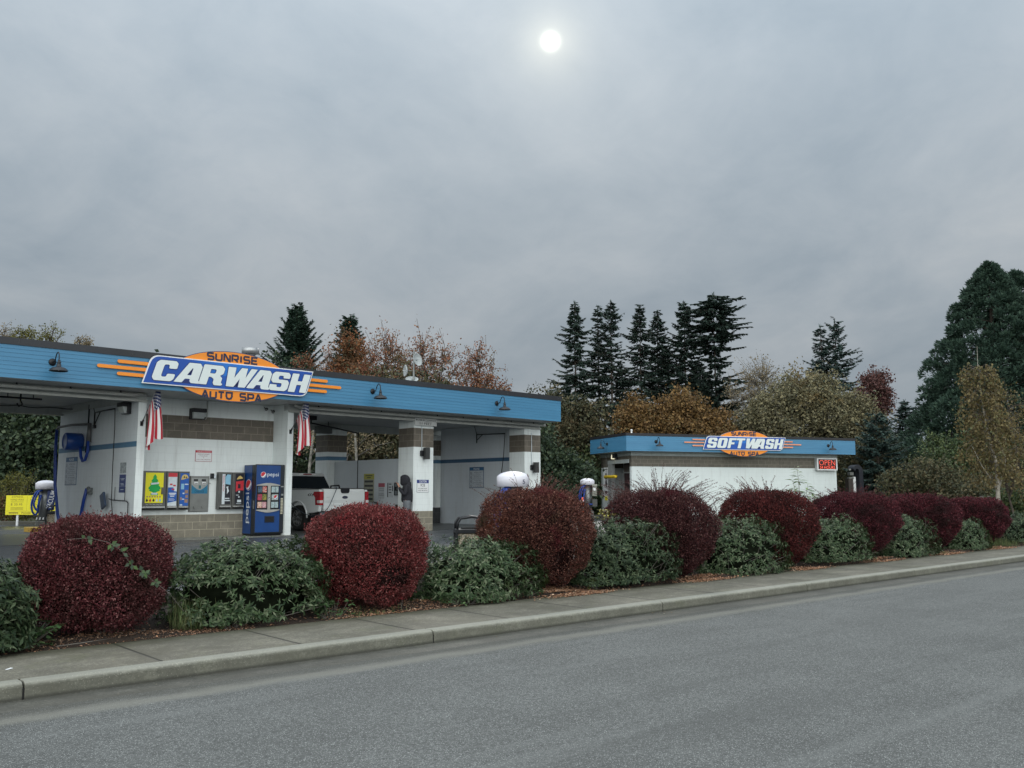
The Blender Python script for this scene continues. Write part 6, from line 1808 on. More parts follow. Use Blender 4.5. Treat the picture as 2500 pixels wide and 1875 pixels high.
def leaf_mat(name, cols, rough=0.55, trans=0.12, patch=None, patch_scale=1.5, spec=0.35):
    """leaf colours differ leaf by leaf; optional patches of another colour through the plant"""
    if name in MATS: return MATS[name]
    m, nt, b = new_mat(name)
    q = NB(nt)
    gain = 1.0
    for key, g in GAIN.items():
        if key in name: gain = g
    sat = 0.92 if gain > 1.2 else 1.0
    def tone(c):
        m_ = sum(c) / 3
        return tuple(min(0.8, (m_ + (v - m_) * sat) * gain) for v in c)
    cols = [tone(c) for c in cols]
    if patch: patch = [(tone(p[0]),) + tuple(p[1:]) for p in patch]
    n = len(cols)
    col = q.ramp(q.rnd(), [(i / max(1, n - 1), c) for i, c in enumerate(cols)])
    if patch:
        for (pc, lo, hi, off) in patch:
            f = q.step(q.noise(q.scale(q.obj(), (1, 1, 1), 0, off), patch_scale, 3, 0.6), lo, hi)
            col = q.mix(f, col, q.mix(q.rnd(), pc, tuple(c * 0.5 for c in pc)))
    q.set(b.inputs["Base Color"], col)
    b.inputs["Roughness"].default_value = rough
    b.inputs["Specular IOR Level"].default_value = spec
    if trans:
        tr_ = q.n("ShaderNodeBsdfTranslucent"); q.set(tr_.inputs[0], col)
        ms = q.n("ShaderNodeMixShader"); ms.inputs[0].default_value = trans
        nt.links.new(b.outputs[0], ms.inputs[1]); nt.links.new(tr_.outputs[0], ms.inputs[2])
        nt.links.new(ms.outputs[0], nt.nodes["Material Output"].inputs[0])
    MATS[name] = m
    return m


def unit(v): return v / np.maximum(1e-9, np.linalg.norm(v, axis=-1, keepdims=True))


def rand_dirs(n, rng=RNG):
    v = rng.normal(size=(n, 3)); return unit(v)


def raw_mesh(name, V, F, mat, parent, smooth=False):
    """V (n,3), F (m,4) or (m,3)"""
    me = bpy.data.meshes.new(name)
    k = F.shape[1]
    me.vertices.add(len(V)); me.vertices.foreach_set("co", V.astype(np.float32).ravel())
    me.loops.add(F.size); me.loops.foreach_set("vertex_index", F.astype(np.int32).ravel())
    me.polygons.add(len(F)); me.polygons.foreach_set("loop_start", np.arange(0, F.size, k, dtype=np.int32))
    me.polygons.foreach_set("loop_total", np.full(len(F), k, dtype=np.int32))
    if smooth: me.polygons.foreach_set("use_smooth", np.ones(len(F), dtype=bool))
    me.update(calc_edges=True)
    me.materials.append(mat)
    o = bpy.data.objects.new(name, me)
    return link(o, parent)


def leaves_geo(P, D, N, L, W, fold=0.0, droop=0.0):
    """rhombic leaves: base P, direction D, normal N; 2 quads when folded"""
    D = unit(D); S = unit(np.cross(D, N)); N = unit(np.cross(S, D))
    L = np.asarray(L).reshape(-1, 1) * np.ones((len(P), 1)); W = np.asarray(W).reshape(-1, 1) * np.ones((len(P), 1))
    n = len(P)
    if fold == 0.0:
        a = P; b = P + D * L * 0.45 + S * W / 2; c = P + D * L; d = P + D * L * 0.45 - S * W / 2
        V = np.stack([a, b, c, d], 1).reshape(-1, 3)
        F = np.arange(4 * n).reshape(n, 4)
        return V, F
    mid = P + D * L * 0.45 - N * W * fold
    tip = P + D * L - N * L * droop
    b = P + D * L * 0.42 + S * W / 2 - N * L * droop * 0.25; d = P + D * L * 0.42 - S * W / 2 - N * L * droop * 0.25
    mid = mid - N * L * droop * 0.2
    V = np.stack([P, b, tip, d, mid], 1).reshape(-1, 3)
    i = np.arange(n) * 5
    F = np.stack([np.stack([i, i + 1, i + 2, i + 4], 1), np.stack([i, i + 4, i + 2, i + 3], 1)], 1).reshape(-1, 4)
    return V, F


def tubes_geo(A, B, ra, rb, sides=3):
    """many straight tapered sticks at once"""
    D = unit(B - A)
    up = np.where(np.abs(D[:, 2:3]) > 0.9, np.array([[1.0, 0, 0]]), np.array([[0, 0, 1.0]]))
    S = unit(np.cross(D, up)); T = np.cross(D, S)
    n = len(A)
    ra = np.asarray(ra).reshape(-1, 1) * np.ones((n, 1)); rb = np.asarray(rb).reshape(-1, 1) * np.ones((n, 1))
    vs = []
    for base, r in ((A, ra), (B, rb)):
        for k in range(sides):
            t = 2 * math.pi * k / sides
            vs.append(base + (S * math.cos(t) + T * math.sin(t)) * r)
    V = np.stack(vs, 1).reshape(-1, 3)
    i = (np.arange(n) * 2 * sides)[:, None]
    F = np.concatenate([np.stack([i[:, 0] + k, i[:, 0] + (k + 1) % sides, i[:, 0] + sides + (k + 1) % sides, i[:, 0] + sides + k], 1) for k in range(sides)], 0)
    return V, F


def cat(parts):
    Vs, Fs, o = [], [], 0
    for V, F in parts:
        Vs.append(V); Fs.append(F + o); o += len(V)
    return np.concatenate(Vs), np.concatenate(Fs)


M_bark = plain("bark_brown", (0.075, 0.060, 0.048), 0.9, var=0.3, vscale=8, bump=0.4)
M_barkg = plain("bark_grey", (0.16, 0.15, 0.135), 0.9, var=0.3, vscale=8, bump=0.4)
M_birch = plain("bark_birch", (0.34, 0.31, 0.26), 0.8, var=0.35, vscale=10, bump=0.3)
M_twig = plain("twig_dark", (0.040, 0.022, 0.020), 0.9, var=0.3)
M_twigg = plain("twig_grey", (0.14, 0.125, 0.11), 0.9, var=0.3)
M_core = plain("shaded_twig_mass", (0.020, 0.010, 0.010), 1.0, var=0.3, vscale=14, spec=0.0)  # solid lump; the shrub's inner shade is put into this near-black colour
M_coreg = plain("shaded_stem_mass", (0.010, 0.013, 0.008), 1.0, var=0.3, vscale=14, spec=0.0)  # green shrubs' lump, interior shade likewise painted as a flat dark tone


def lumpy(name, rx, ry, z0, z1, mat, parent, amp=0.12, seed=0, flat=2.8, n=28):
    """a rough closed lump, core of a dense shrub"""
    rng = np.random.default_rng(seed)
    V = []; F = []
    ph = rng.uniform(0, 6.28, 6)
    m = n // 2
    for i in range(m + 1):
        t = math.pi * i / m
        for k in range(n):
            p = 2 * math.pi * k / n
            d = np.array([math.sin(t) * math.cos(p), math.sin(t) * math.sin(p), math.cos(t)])
            r = (math.hypot(d[0], d[1]) ** flat + abs(d[2]) ** flat) ** (-1 / flat)
            r *= 1 + amp * (math.sin(3 * p + ph[0] + 2 * t) * 0.5 + math.sin(5 * p + ph[1]) * 0.3 * math.sin(t) + math.sin(6 * t + ph[2] + p) * 0.4)
            V.append((d[0] * r * rx, d[1] * r * ry, (z0 + z1) / 2 + d[2] * r * (z1 - z0) / 2))
    for i in range(m):
        for k in range(n):
            F.append((i * n + k, i * n + (k + 1) % n, (i + 1) * n + (k + 1) % n, (i + 1) * n + k))
    return raw_mesh(name, np.array(V), np.array(F), mat, parent, True)


def barberry(label, k, n, rx, ry, z0, z1, mat, seed, count=17000, leaf=0.021, wisps=0, wisp_len=0.3, holes=4, base_z=None, wisp_dir=None, taper=0.12):
    rng = np.random.default_rng(seed)
    X, Y = rot(FK, k, n)
    zb = float(bed_height(k, n)) if base_z is None else base_z
    t = thing("barberry_shrub", label, "shrub", (X, Y, zb), FK, "clipped red barberries along the pavement")
    z0 -= zb; z1 -= zb
    c = (z0 + z1) / 2; h = (z1 - z0) / 2
    flat = 2.9
    ph = rng.uniform(0, 6.28, 10)
    d = rand_dirs(count, rng)
    r = (np.hypot(d[:, 0], d[:, 1]) ** flat + np.abs(d[:, 2]) ** flat) ** (-1 / flat)
    az = np.arctan2(d[:, 1], d[:, 0]); el = np.arcsin(np.clip(d[:, 2], -1, 1))
    def surf(az, el):
        return 1 + 0.045 * np.sin(3 * az + ph[0] + 2 * el) + 0.035 * np.sin(7 * az + ph[1] + 4 * el) + 0.03 * np.sin(11 * el + 5 * az + ph[2]) + 0.02 * np.sin(17 * az + ph[3] - 13 * el)
    r = r * surf(az, el)
    depth = rng.exponential(0.075, count); depth = np.minimum(depth, 0.35)
    # gaps in the lower half where bare twigs show
    hs = rand_dirs(holes, rng); hs[:, 2] = -np.abs(hs[:, 2]) * 0.5; hs = unit(hs)
    gap = np.zeros(count)
    for q in hs: gap = np.maximum(gap, np.clip((d @ q - 0.955) / 0.03, 0, 1))
    keep = rng.random(count) > gap * 0.85
    low = np.clip((-d[:, 2] - 0.62) * 1.6, 0, 0.7)
    keep &= rng.random(count) > low
    P = d * (r * (1 - depth))[:, None] * np.array([rx, ry, h]) + np.array([0, 0, c])
    fz = rng.normal(0, 0.012, (count, 3)); P += fz
    P = P[keep]; dd = d[keep]
    m = len(P)
    D = unit(dd * 0.9 + rand_dirs(m, rng) * 0.95 + np.array([0, 0, 0.25])); N = rand_dirs(m, rng)
    L = leaf * rng.uniform(0.7, 1.35, m)
    tp = 1 - taper * np.clip((c + 0.1 * h - P[:, 2]) / h, 0, 1) ** 1.3
    P[:, 0] *= tp; P[:, 1] *= tp
    parts = [leaves_geo(P, D, N, L, L * 0.72)]
    # fine shoots standing just proud of the clipped face
    ns = 260
    ds = rand_dirs(ns, rng); ds[:, 2] = np.abs(ds[:, 2]) * 0.9; ds = unit(ds)
    rs = (np.hypot(ds[:, 0], ds[:, 1]) ** flat + np.abs(ds[:, 2]) ** flat) ** (-1 / flat) * surf(np.arctan2(ds[:, 1], ds[:, 0]), np.arcsin(ds[:, 2]))
    A = ds * (rs * 0.97)[:, None] * np.array([rx, ry, h]) + np.array([0, 0, c])
    B = A + unit(ds + np.array([0, 0, 0.6]) + rand_dirs(ns, rng) * 0.4) * rng.uniform(0.03, 0.09, ns)[:, None]
    sticks = [tubes_geo(A, B, 0.0018, 0.0010)]
    for f in (0.4, 0.7, 1.0):
        parts.append(leaves_geo(A + (B - A) * f, rand_dirs(ns, rng), rand_dirs(ns, rng), leaf * 0.8, leaf * 0.5))
    # long arching wisps
    for w_ in range(wisps):
        a = rng.uniform(0, 2 * math.pi); rr = rng.uniform(0.0, 0.85) ** 0.7
        if wisp_dir is not None: a = rng.normal(wisp_dir, 0.9)
        p = np.array([math.cos(a) * rr * rx, math.sin(a) * rr * ry, 0.0])
        p[2] = c + h * (max(0.0, 1 - rr ** flat)) ** (1 / flat) * 0.95
        dv = np.array([math.cos(a) * rr * 0.8, math.sin(a) * rr * 0.8, 1.0]) + rng.normal(0, 0.18, 3); dv = dv / np.linalg.norm(dv)
        Lw = wisp_len * rng.uniform(0.35, 1.15); seg = 7
        pts = [p]
        for s in range(seg):
            dv = dv + np.array([math.cos(a) * 0.09, math.sin(a) * 0.09, -0.07]) * rng.uniform(0.5, 1.6); dv /= np.linalg.norm(dv)
            pts.append(pts[-1] + dv * Lw / seg)
        pts = np.array(pts)
        sticks.append(tubes_geo(pts[:-1], pts[1:], np.linspace(0.0028, 0.0016, seg), np.linspace(0.0026, 0.0012, seg)))
        nl = int(Lw / 0.011)
        f = rng.uniform(0, seg - 1e-3, nl); i = f.astype(int)
        Q = pts[i] + (pts[i + 1] - pts[i]) * (f - i)[:, None]
        parts.append(leaves_geo(Q, rand_dirs(nl, rng) + np.array([0, 0, 0.3]), rand_dirs(nl, rng), leaf * 0.75, leaf * 0.45))
    V, F = cat(parts); raw_mesh("foliage", V, F, mat, t)
    lumpy("shaded_twig_core", rx * 0.80 * (1 - taper * 0.6), ry * 0.80 * (1 - taper * 0.6), max(0.03, c - h * 0.84), c + h * 0.82, M_core, t, 0.06, seed)
    # stems from the ground into the body, and bare twigs under the skirt
    ns = 46
    a = rng.uniform(0, 6.28, ns); r0 = rng.uniform(0.02, 0.16, ns); r1 = rng.uniform(0.3, 0.85, ns)
    A = np.stack([np.cos(a) * r0, np.sin(a) * r0, np.full(ns, -0.05)], 1)
    M1 = np.stack([np.cos(a + 0.3) * r1 * rx * 0.5, np.sin(a + 0.3) * r1 * ry * 0.5, np.full(ns, max(0.08, z0 * 0.7))], 1) + rng.normal(0, 0.02, (ns, 3))
    B = np.stack([np.cos(a) * r1 * rx, np.sin(a) * r1 * ry, np.full(ns, z0 + 0.18)], 1)
    sticks += [tubes_geo(A, M1, 0.006, 0.005, 4), tubes_geo(M1, B, 0.005, 0.003, 4)]
    nt_ = 420
    dq = rand_dirs(nt_, rng); dq[:, 2] = -np.abs(dq[:, 2]) * 0.8; dq = unit(dq)
    rq = (np.hypot(dq[:, 0], dq[:, 1]) ** flat + np.abs(dq[:, 2]) ** flat) ** (-1 / flat)
    A = dq * (rq * 0.84)[:, None] * np.array([rx, ry, h]) + np.array([0, 0, c])
    B = A + unit(dq + rand_dirs(nt_, rng) * 0.9) * rng.uniform(0.05, 0.14, nt_)[:, None]
    B[:, 2] = np.maximum(B[:, 2], 0.02)
    sticks.append(tubes_geo(A, B, 0.0022, 0.0012))
    V, F = cat(sticks); raw_mesh("stem", V, F, M_twigr, t)
    return t


M_twigr = plain("twig_red_brown", (0.085, 0.045, 0.038), 0.85, var=0.3)
RED = lambda nm, cols, patch=None: leaf_mat(nm, cols, 0.6, 0.10, patch, 1.9, 0.12)  # palest last tone in some mixes paints highlights into the leaf colour
mR1 = RED("barberry_a", [(0.032, 0.012, 0.014), (0.060, 0.015, 0.019), (0.10, 0.022, 0.028), (0.14, 0.035, 0.038), (0.26, 0.12, 0.115)], [((0.050, 0.024, 0.020), 0.52, 0.72, (0, 0, 0)), ((0.15, 0.030, 0.034), 0.58, 0.75, (4, 3, 1))])
mR2 = RED("barberry_b", [(0.045, 0.014, 0.014), (0.085, 0.017, 0.018), (0.14, 0.023, 0.025), (0.20, 0.035, 0.035), (0.30, 0.12, 0.11)], [((0.055, 0.034, 0.028), 0.50, 0.74, (3, 6, 2)), ((0.28, 0.022, 0.030), 0.60, 0.78, (7, 2, 4))])
mR3 = RED("barberry_c", [(0.030, 0.015, 0.013), (0.055, 0.020, 0.017), (0.085, 0.028, 0.022), (0.12, 0.042, 0.030), (0.22, 0.11, 0.08)], [((0.16, 0.046, 0.022), 0.60, 0.78, (5, 5, 0)), ((0.12, 0.014, 0.024), 0.58, 0.74, (1, 8, 3)), ((0.050, 0.046, 0.024), 0.60, 0.75, (9, 3, 6))])
mR4 = RED("barberry_d", [(0.022, 0.010, 0.012), (0.038, 0.013, 0.016), (0.058, 0.018, 0.020), (0.080, 0.026, 0.026), (0.15, 0.075, 0.068)], [((0.10, 0.012, 0.022), 0.62, 0.76, (2, 6, 1))])
mR5 = RED("barberry_e", [(0.028, 0.010, 0.011), (0.055, 0.014, 0.015), (0.092, 0.019, 0.019), (0.16, 0.036, 0.032)], [((0.040, 0.019, 0.017), 0.5, 0.68, (2, 3, 3)), ((0.14, 0.014, 0.024), 0.60, 0.75, (4, 1, 8))])
mR6 = RED("barberry_f", [(0.028, 0.010, 0.014), (0.052, 0.013, 0.018), (0.085, 0.018, 0.026), (0.14, 0.032, 0.038)], [((0.036, 0.018, 0.019), 0.52, 0.68, (6, 2, 2))])

SC_ = 1.038
def RB(label, k, w, zt, zb, mat, seed, **kw):
    n = 9.28
    kw["count"] = int(kw["count"] * 2.4); kw["leaf"] *= 0.98
    nc = kw.pop("nc", 9.28); s = nc / 8.9; rx = kw.pop("rx", 0.70); ry = kw.pop("ry", 0.75)
    return barberry(label, k * s, nc, rx, ry, 1.49 - (1.49 - zb + 0.06) * s, 1.49 - (1.49 - zt) * s, mat, seed, **kw)


RB("clipped round barberry with dark red leaves, leftmost in the row by the pavement", 2.83, 1.40, 1.25, 0.32, mR1, 11, taper=0.0, nc=9.22, rx=0.66, ry=0.70, count=30000, leaf=0.020, wisps=6, wisp_len=0.22)
RB("clipped round bright red barberry with bare grey twigs, in front of the white pickup", 5.75, 1.40, 1.32, 0.30, mR2, 12, taper=0.05, nc=9.25, rx=0.70, ry=0.75, count=30000, leaf=0.020, wisps=3, wisp_len=0.1)
RB("tall brown-red barberry with orange patches and loose shoots, in front of the big vacuum dome", 8.45, 1.57, 1.51, 0.30, mR3, 13, taper=0.33, nc=9.30, rx=0.80, ry=0.82, count=34000, leaf=0.022, wisps=110, wisp_len=0.36, wisp_dir=0.3)
RB("tall dark maroon barberry with long arching shoots, in front of the wash tunnel entrance", 11.05, 1.72, 1.50, 0.26, mR4, 14, taper=0.33, nc=9.38, rx=0.80, ry=0.93, count=34000, leaf=0.024, wisps=170, wisp_len=0.50)
RB("round deep red barberry with a red top, left of the green sapling", 14.0, 1.75, 1.50, 0.26, mR5, 15, taper=0.33, nc=9.42, rx=0.74, ry=0.96, count=30000, leaf=0.026, wisps=80, wisp_len=0.36, wisp_dir=2.6)
RB("wine red barberry with a feathery top, right of the green sapling", 17.03, 1.62, 1.45, 0.33, mR6, 16, taper=0.33, nc=9.40, rx=0.74, ry=0.95, count=26000, leaf=0.028, wisps=110, wisp_len=0.30)
RB("wine red barberry, seventh from the left in the row", 19.99, 1.60, 1.42, 0.32, mR6, 17, taper=0.33, nc=9.40, rx=0.72, ry=0.90, count=20000, leaf=0.030, wisps=50, wisp_len=0.2)
RB("low wide wine red barberry at the far right end of the row", 22.95, 1.62, 1.34, 0.33, mR6, 18, taper=0.33, nc=9.35, rx=0.72, ry=0.85, count=18000, leaf=0.032, wisps=6, wisp_len=0.15)


def laurel(label, k, n, rx, ry, zt, mat, seed, clusters=420, per=7, leaf=0.085, zb=0.10, open_low=0.5, droop=0.35, group="green shrubs between the barberries", rz=FK, xy=None):
    rng = np.random.default_rng(seed)
    X, Y = rot(FK, k, n) if xy is None else xy
    bz = float(bed_height(k, n)) if xy is None else Z0
    t = thing("evergreen_shrub", label, "shrub", (X, Y, bz), rz, group)
    H = zt - bz
    clusters = int(clusters * 2.8); leaf *= 0.74
    ph = rng.uniform(0, 6.28, 8)
    d = rand_dirs(clusters, rng); d[:, 2] = np.abs(d[:, 2]) * 1.0 - 0.12; d = unit(d)
    flat = 3.0
    r = (np.abs(d[:, 0]) ** flat + np.abs(d[:, 1]) ** flat + np.abs(d[:, 2]) ** flat) ** (-1 / flat)
    az = np.arctan2(d[:, 1], d[:, 0])
    r *= 1 + 0.07 * np.sin(4 * az + ph[0]) + 0.05 * np.sin(9 * az + ph[1] + 6 * d[:, 2]) + 0.05 * np.sin(14 * d[:, 2] + ph[2] + 3 * az)
    r *= 1 - np.minimum(0.28, rng.exponential(0.07, clusters))
    P = d * r[:, None] * np.array([rx, ry, H])
    P[:, 2] = np.abs(P[:, 2]) + 0.04
    low = P[:, 2] < H * 0.52
    patchy = (np.sin(5 * az + ph[3]) + np.sin(3 * az + ph[4] + 8 * d[:, 2])) > -0.3
    keep = ~(low & patchy & (rng.random(clusters) < open_low))
    P = P[keep]; d = d[keep]; nC = len(P)
    ax = unit(d * np.array([1, 1, 0.5]) + np.array([0, 0, 0.55]) + rand_dirs(nC, rng) * 0.35)
    up = np.where(np.abs(ax[:, 2:3]) > 0.95, np.array([[1.0, 0, 0]]), np.array([[0, 0, 1.0]]))
    S = unit(np.cross(ax, up)); T = np.cross(ax, S)
    parts = []
    for j in range(per):
        a = 2 * math.pi * j / per + rng.normal(0, 0.5, nC) + np.arange(nC)
        tilt = rng.uniform(0.0, 1.3, nC) - (0.3 if j % 2 else 0)
        D = unit(S * np.cos(a)[:, None] + T * np.sin(a)[:, None] + ax * tilt[:, None] - np.array([0, 0, 0.25]))
        N = unit(ax + rand_dirs(nC, rng) * 0.25)
        L = leaf * rng.uniform(0.65, 1.2, nC)
        base = P - ax * rng.uniform(0, 0.05, nC)[:, None]
        parts.append(leaves_geo(base, D, N, L, L * rng.uniform(0.30, 0.42, nC), 0.16, droop * rng.uniform(0.5, 1.6)))
    V, F = cat(parts)
    V[:, 2] = np.maximum(V[:, 2], 0.005)
    raw_mesh("foliage", V, F, mat, t)
    lumpy("shaded_stem_core", rx * 0.70, ry * 0.66, -0.05, H * 0.78, M_coreg, t, 0.10, seed, 2.6)
    # bare branches
    nb = 90
    a = rng.uniform(0, 6.28, nb); r0 = rng.uniform(0, 0.5, nb)
    A = np.stack([np.cos(a) * r0 * rx, np.sin(a) * r0 * ry, np.full(nb, 0.0)], 1)
    idx = rng.integers(0, nC, nb); B = P[idx] * np.array([0.97, 0.97, 1.0])
    M1 = (A + B) / 2 * np.array([1.12, 1.12, 0.8]) + rng.normal(0, 0.05, (nb, 3)); M1[:, 2] = np.maximum(M1[:, 2], 0.03)
    M0 = A * 0.6 + M1 * 0.4 + rng.normal(0, 0.03, (nb, 3)); M0[:, 2] = np.maximum(M0[:, 2], 0.01)
    V, F = cat([tubes_geo(A, M0, 0.007, 0.006, 4), tubes_geo(M0, M1, 0.006, 0.005, 4), tubes_geo(M1, B, 0.005, 0.003, 4)])
    raw_mesh("stem", V, F, M_twigg, t)
    return t


GR = [(0.014, 0.030, 0.012), (0.022, 0.044, 0.017), (0.034, 0.062, 0.023), (0.052, 0.084, 0.036), (0.080, 0.110, 0.056), (0.155, 0.175, 0.110)]
mG = leaf_mat("laurel_leaf", GR, 0.50, 0.08, [((0.085, 0.11, 0.04), 0.62, 0.75, (0, 0, 0))], 1.3, 0.25)
mGd = leaf_mat("laurel_leaf_dark", [(0.011, 0.023, 0.010), (0.018, 0.034, 0.015), (0.028, 0.049, 0.021), (0.046, 0.070, 0.032), (0.10, 0.125, 0.07)], 0.50, 0.08, None, 1.3, 0.25)


def GB(label, k, hw, zt, mat, seed, n=9.18, ry=0.62, **kw):
    return laurel(label, k * SC_, n, hw, ry, 1.49 - (1.49 - zt) * SC_, mat, seed, **kw)


GB("dark green leafy shrub at the very left, cut by the photo's edge", 1.66, 0.62, 0.93, mGd, 31, n=9.05, clusters=700, per=8, leaf=0.085, open_low=0.1)
GB("wide green laurel-like shrub between the leftmost two barberries, bare stems below", 4.30, 0.92, 0.94, mG, 32, clusters=760, per=8, leaf=0.085, open_low=0.85)
GB("green leafy shrub left of the brown-red barberry, by the pebble bin", 7.25, 0.98, 0.86, mG, 33, n=9.08, ry=0.60, clusters=700, per=7, leaf=0.085, open_low=0.35)
GB("green leafy shrub between the brown-red barberry and the maroon one with arching shoots", 9.95, 1.08, 1.06, mGd, 34, n=9.05, ry=0.60, clusters=720, per=7, leaf=0.080, open_low=0.15)
GB("green leafy shrub right of the maroon barberry with arching shoots", 12.85, 1.15, 1.04, mG, 35, n=9.0, ry=0.58, clusters=640, per=6, leaf=0.080, open_low=0.3)
GB("green leafy shrub under the sapling's right side", 15.85, 1.12, 0.98, mG, 36, n=9.0, ry=0.55, clusters=520, per=6, leaf=0.082, open_low=0.1)
GB("green leafy shrub between the sixth and seventh barberries", 18.75, 1.05, 0.95, mG, 37, n=9.0, ry=0.52, clusters=420, per=6, leaf=0.085, open_low=0.1)
GB("green leafy shrub between the seventh barberry and the one at the row's end", 21.7, 0.85, 0.86, mG, 38, n=9.0, ry=0.5, clusters=360, per=6, leaf=0.085, open_low=0.1)
GB("green leafy shrub past the last barberry at the photo's right edge", 25.3, 1.0, 0.92, mGd, 39, clusters=460, per=6, leaf=0.085, open_low=0.1)
GB("pale green leafy shrub past the last barberry, running out of the photo on the right", 27.8, 1.4, 0.95, leaf_mat("laurel_leaf_pale", [(0.07, 0.10, 0.045), (0.12, 0.15, 0.07), (0.17, 0.19, 0.09)], 0.5, 0.08), 40, clusters=460, per=6, leaf=0.09, open_low=0.0)


# low creeping leafy clumps along the pavement edge
def sprig(label, k, n, r, h, mat, seed, cl=30, leaf=0.06, cat_="plant", name="small_plant"):
    rng = np.random.default_rng(seed)
    X, Y = rot(FK, k, n)
    t = thing(name, label, cat_, (X, Y, float(bed_height(k, n))), FK)
    P = np.stack([rng.uniform(-r, r, cl), rng.uniform(-r * 0.6, r * 0.6, cl), rng.uniform(0.02, h, cl)], 1)
    parts = []
    for j in range(6):
        a = rng.uniform(0, 6.28, cl)
        D = np.stack([np.cos(a), np.sin(a), rng.uniform(-0.2, 0.7, cl)], 1)
        L = leaf * rng.uniform(0.6, 1.2, cl)
        parts.append(leaves_geo(P, D, np.array([[0, 0, 1.0]]) + rand_dirs(cl, rng) * 0.3, L, L * 0.5, 0.12, 0.2))
    V, F = cat(parts); raw_mesh("leaves", V, F, mat, t)
    V, F = tubes_geo(P * np.array([0.4, 0.4, 0]), P, 0.004, 0.002); raw_mesh("stem", V, F, M_twigg, t)
    return t


mSp = leaf_mat("sprig_leaf", [(0.040, 0.085, 0.030), (0.065, 0.125, 0.045), (0.10, 0.16, 0.06)], 0.45, 0.1)
mSy = leaf_mat("sprig_yellow", [(0.30, 0.24, 0.02), (0.42, 0.36, 0.05), (0.16, 0.20, 0.04)], 0.5, 0.1)
sprig("low bright green leafy plant at the foot of the leftmost dark green shrub", 2.10, 8.80, 0.36, 0.30, mSp, 51, 80, 0.075)
sprig("small green seedling under the leftmost barberry", 2.95, 8.95, 0.08, 0.10, mSp, 52, 10, 0.05)
sprig("low green leafy plant by the pavement under the wide laurel-like shrub", 4.1, 8.72, 0.16, 0.16, mSp, 53, 22, 0.06)
sprig("low leafy clump at the right foot of the wide laurel-like shrub", 5.25, 8.74, 0.2, 0.20, mSp, 54, 26, 0.06)
sprig("dark trailing leafy clump at the pavement by the pebble bin's shrub", 7.0, 8.66, 0.30, 0.14, mSp, 55, 44, 0.055)
sprig("low leafy clump left of the orange leaf litter", 8.05, 8.70, 0.24, 0.16, mSp, 56, 30, 0.055)
sprig("small pale green plant right of the orange leaf litter", 9.42, 8.74, 0.10, 0.16, leaf_mat("sprig_pale", [(0.10, 0.15, 0.04), (0.16, 0.2, 0.06)], 0.5, 0.1), 57, 12, 0.07)
t = sprig("yellow leaves sprouting on top of the green shrub by the maroon barberry", 9.9, 9.0, 0.16, 0.18, mSy, 58, 16, 0.06)
t.location.z += 0.92

# sapling behind the hedge
rng = np.random.default_rng(5)
X, Y = rot(FK, 17.35, 10.15)
t = thing("sapling", "slender light green sapling with long curved leaves rising behind the hedge", "tree", (6.35, 20.1, 0.27), 0)
parts = []; st = []
for (dx_, dy_, top) in ((0.0, 0.0, 1.78), (0.16, 0.05, 1.42), (-0.20, 0.0, 1.30), (0.22, -0.1, 1.2), (-0.05, 0.1, 1.5), (0.33, 0, 1.15)):
    pts = np.array([[0, 0, 0], [dx_ * 0.4, dy_, top * 0.4], [dx_ * 0.9, dy_, top * 0.75], [dx_ * 1.5 - 0.03, dy_, top]])
    st.append(tubes_geo(pts[:-1], pts[1:], [0.012, 0.009, 0.006], [0.009, 0.006, 0.002], 5))
    nl = 70
    f = rng.uniform(0.7, 2.999, nl); i = f.astype(int); Q = pts[i] + (pts[i + 1] - pts[i]) * (f - i)[:, None]
    a = rng.uniform(0, 6.28, nl)
    D = np.stack([np.cos(a), np.sin(a) * 0.6, rng.uniform(0.1, 0.7, nl)], 1)
    L = rng.uniform(0.13, 0.20, nl)
    parts.append(leaves_geo(Q, D, np.array([[0, 0, 1.0]]) + rand_dirs(nl, rng) * 0.3, L, L * 0.32, 0.2, 0.55))
V, F = cat(parts); raw_mesh("crown", V, F, leaf_mat("sapling_leaf", [(0.09, 0.15, 0.05), (0.16, 0.25, 0.09), (0.26, 0.34, 0.14)], 0.4, 0.2), t)
V, F = cat(st); raw_mesh("trunk", V, F, M_twigg, t)

# dry shoots between the maroon and deep red barberries
rng = np.random.default_rng(9)
X, Y = rot(FK, 13.35, 9.75)
t = thing("dry_shoots", "thin dark arching shoots standing between the maroon and deep red barberries", "plant", (X, Y, 0.25), FK)
parts = []; st = []
for w_ in range(26):
    a = rng.uniform(0, 6.28); p = np.array([rng.uniform(-0.35, 0.35), rng.uniform(-0.2, 0.2), 0.7]); dv = np.array([math.cos(a) * 0.35, math.sin(a) * 0.3, 1.0]); pts = [p]
    Lw = rng.uniform(0.35, 0.75)
    for s in range(6):
        dv = dv + np.array([math.cos(a) * 0.12, math.sin(a) * 0.12, -0.09]); dv /= np.linalg.norm(dv); pts.append(pts[-1] + dv * Lw / 6)
    pts = np.array(pts); st.append(tubes_geo(pts[:-1], pts[1:], 0.003, 0.002)); nl = 26
    st.append(tubes_geo(np.array([[p[0] * 0.3, p[1] * 0.3, 0]]), pts[:1], 0.004, 0.003))
    f = rng.uniform(0, 5.99, nl); i = f.astype(int); Q = pts[i] + (pts[i + 1] - pts[i]) * (f - i)[:, None]
    parts.append(leaves_geo(Q, rand_dirs(nl, rng), rand_dirs(nl, rng), 0.020, 0.011))
V, F = cat(parts); raw_mesh("leaves", V, F, leaf_mat("dry_leaf", [(0.035, 0.018, 0.016), (0.07, 0.035, 0.028)], 0.7, 0.05), t)
V, F = cat(st); raw_mesh("stem", V, F, M_twig, t)

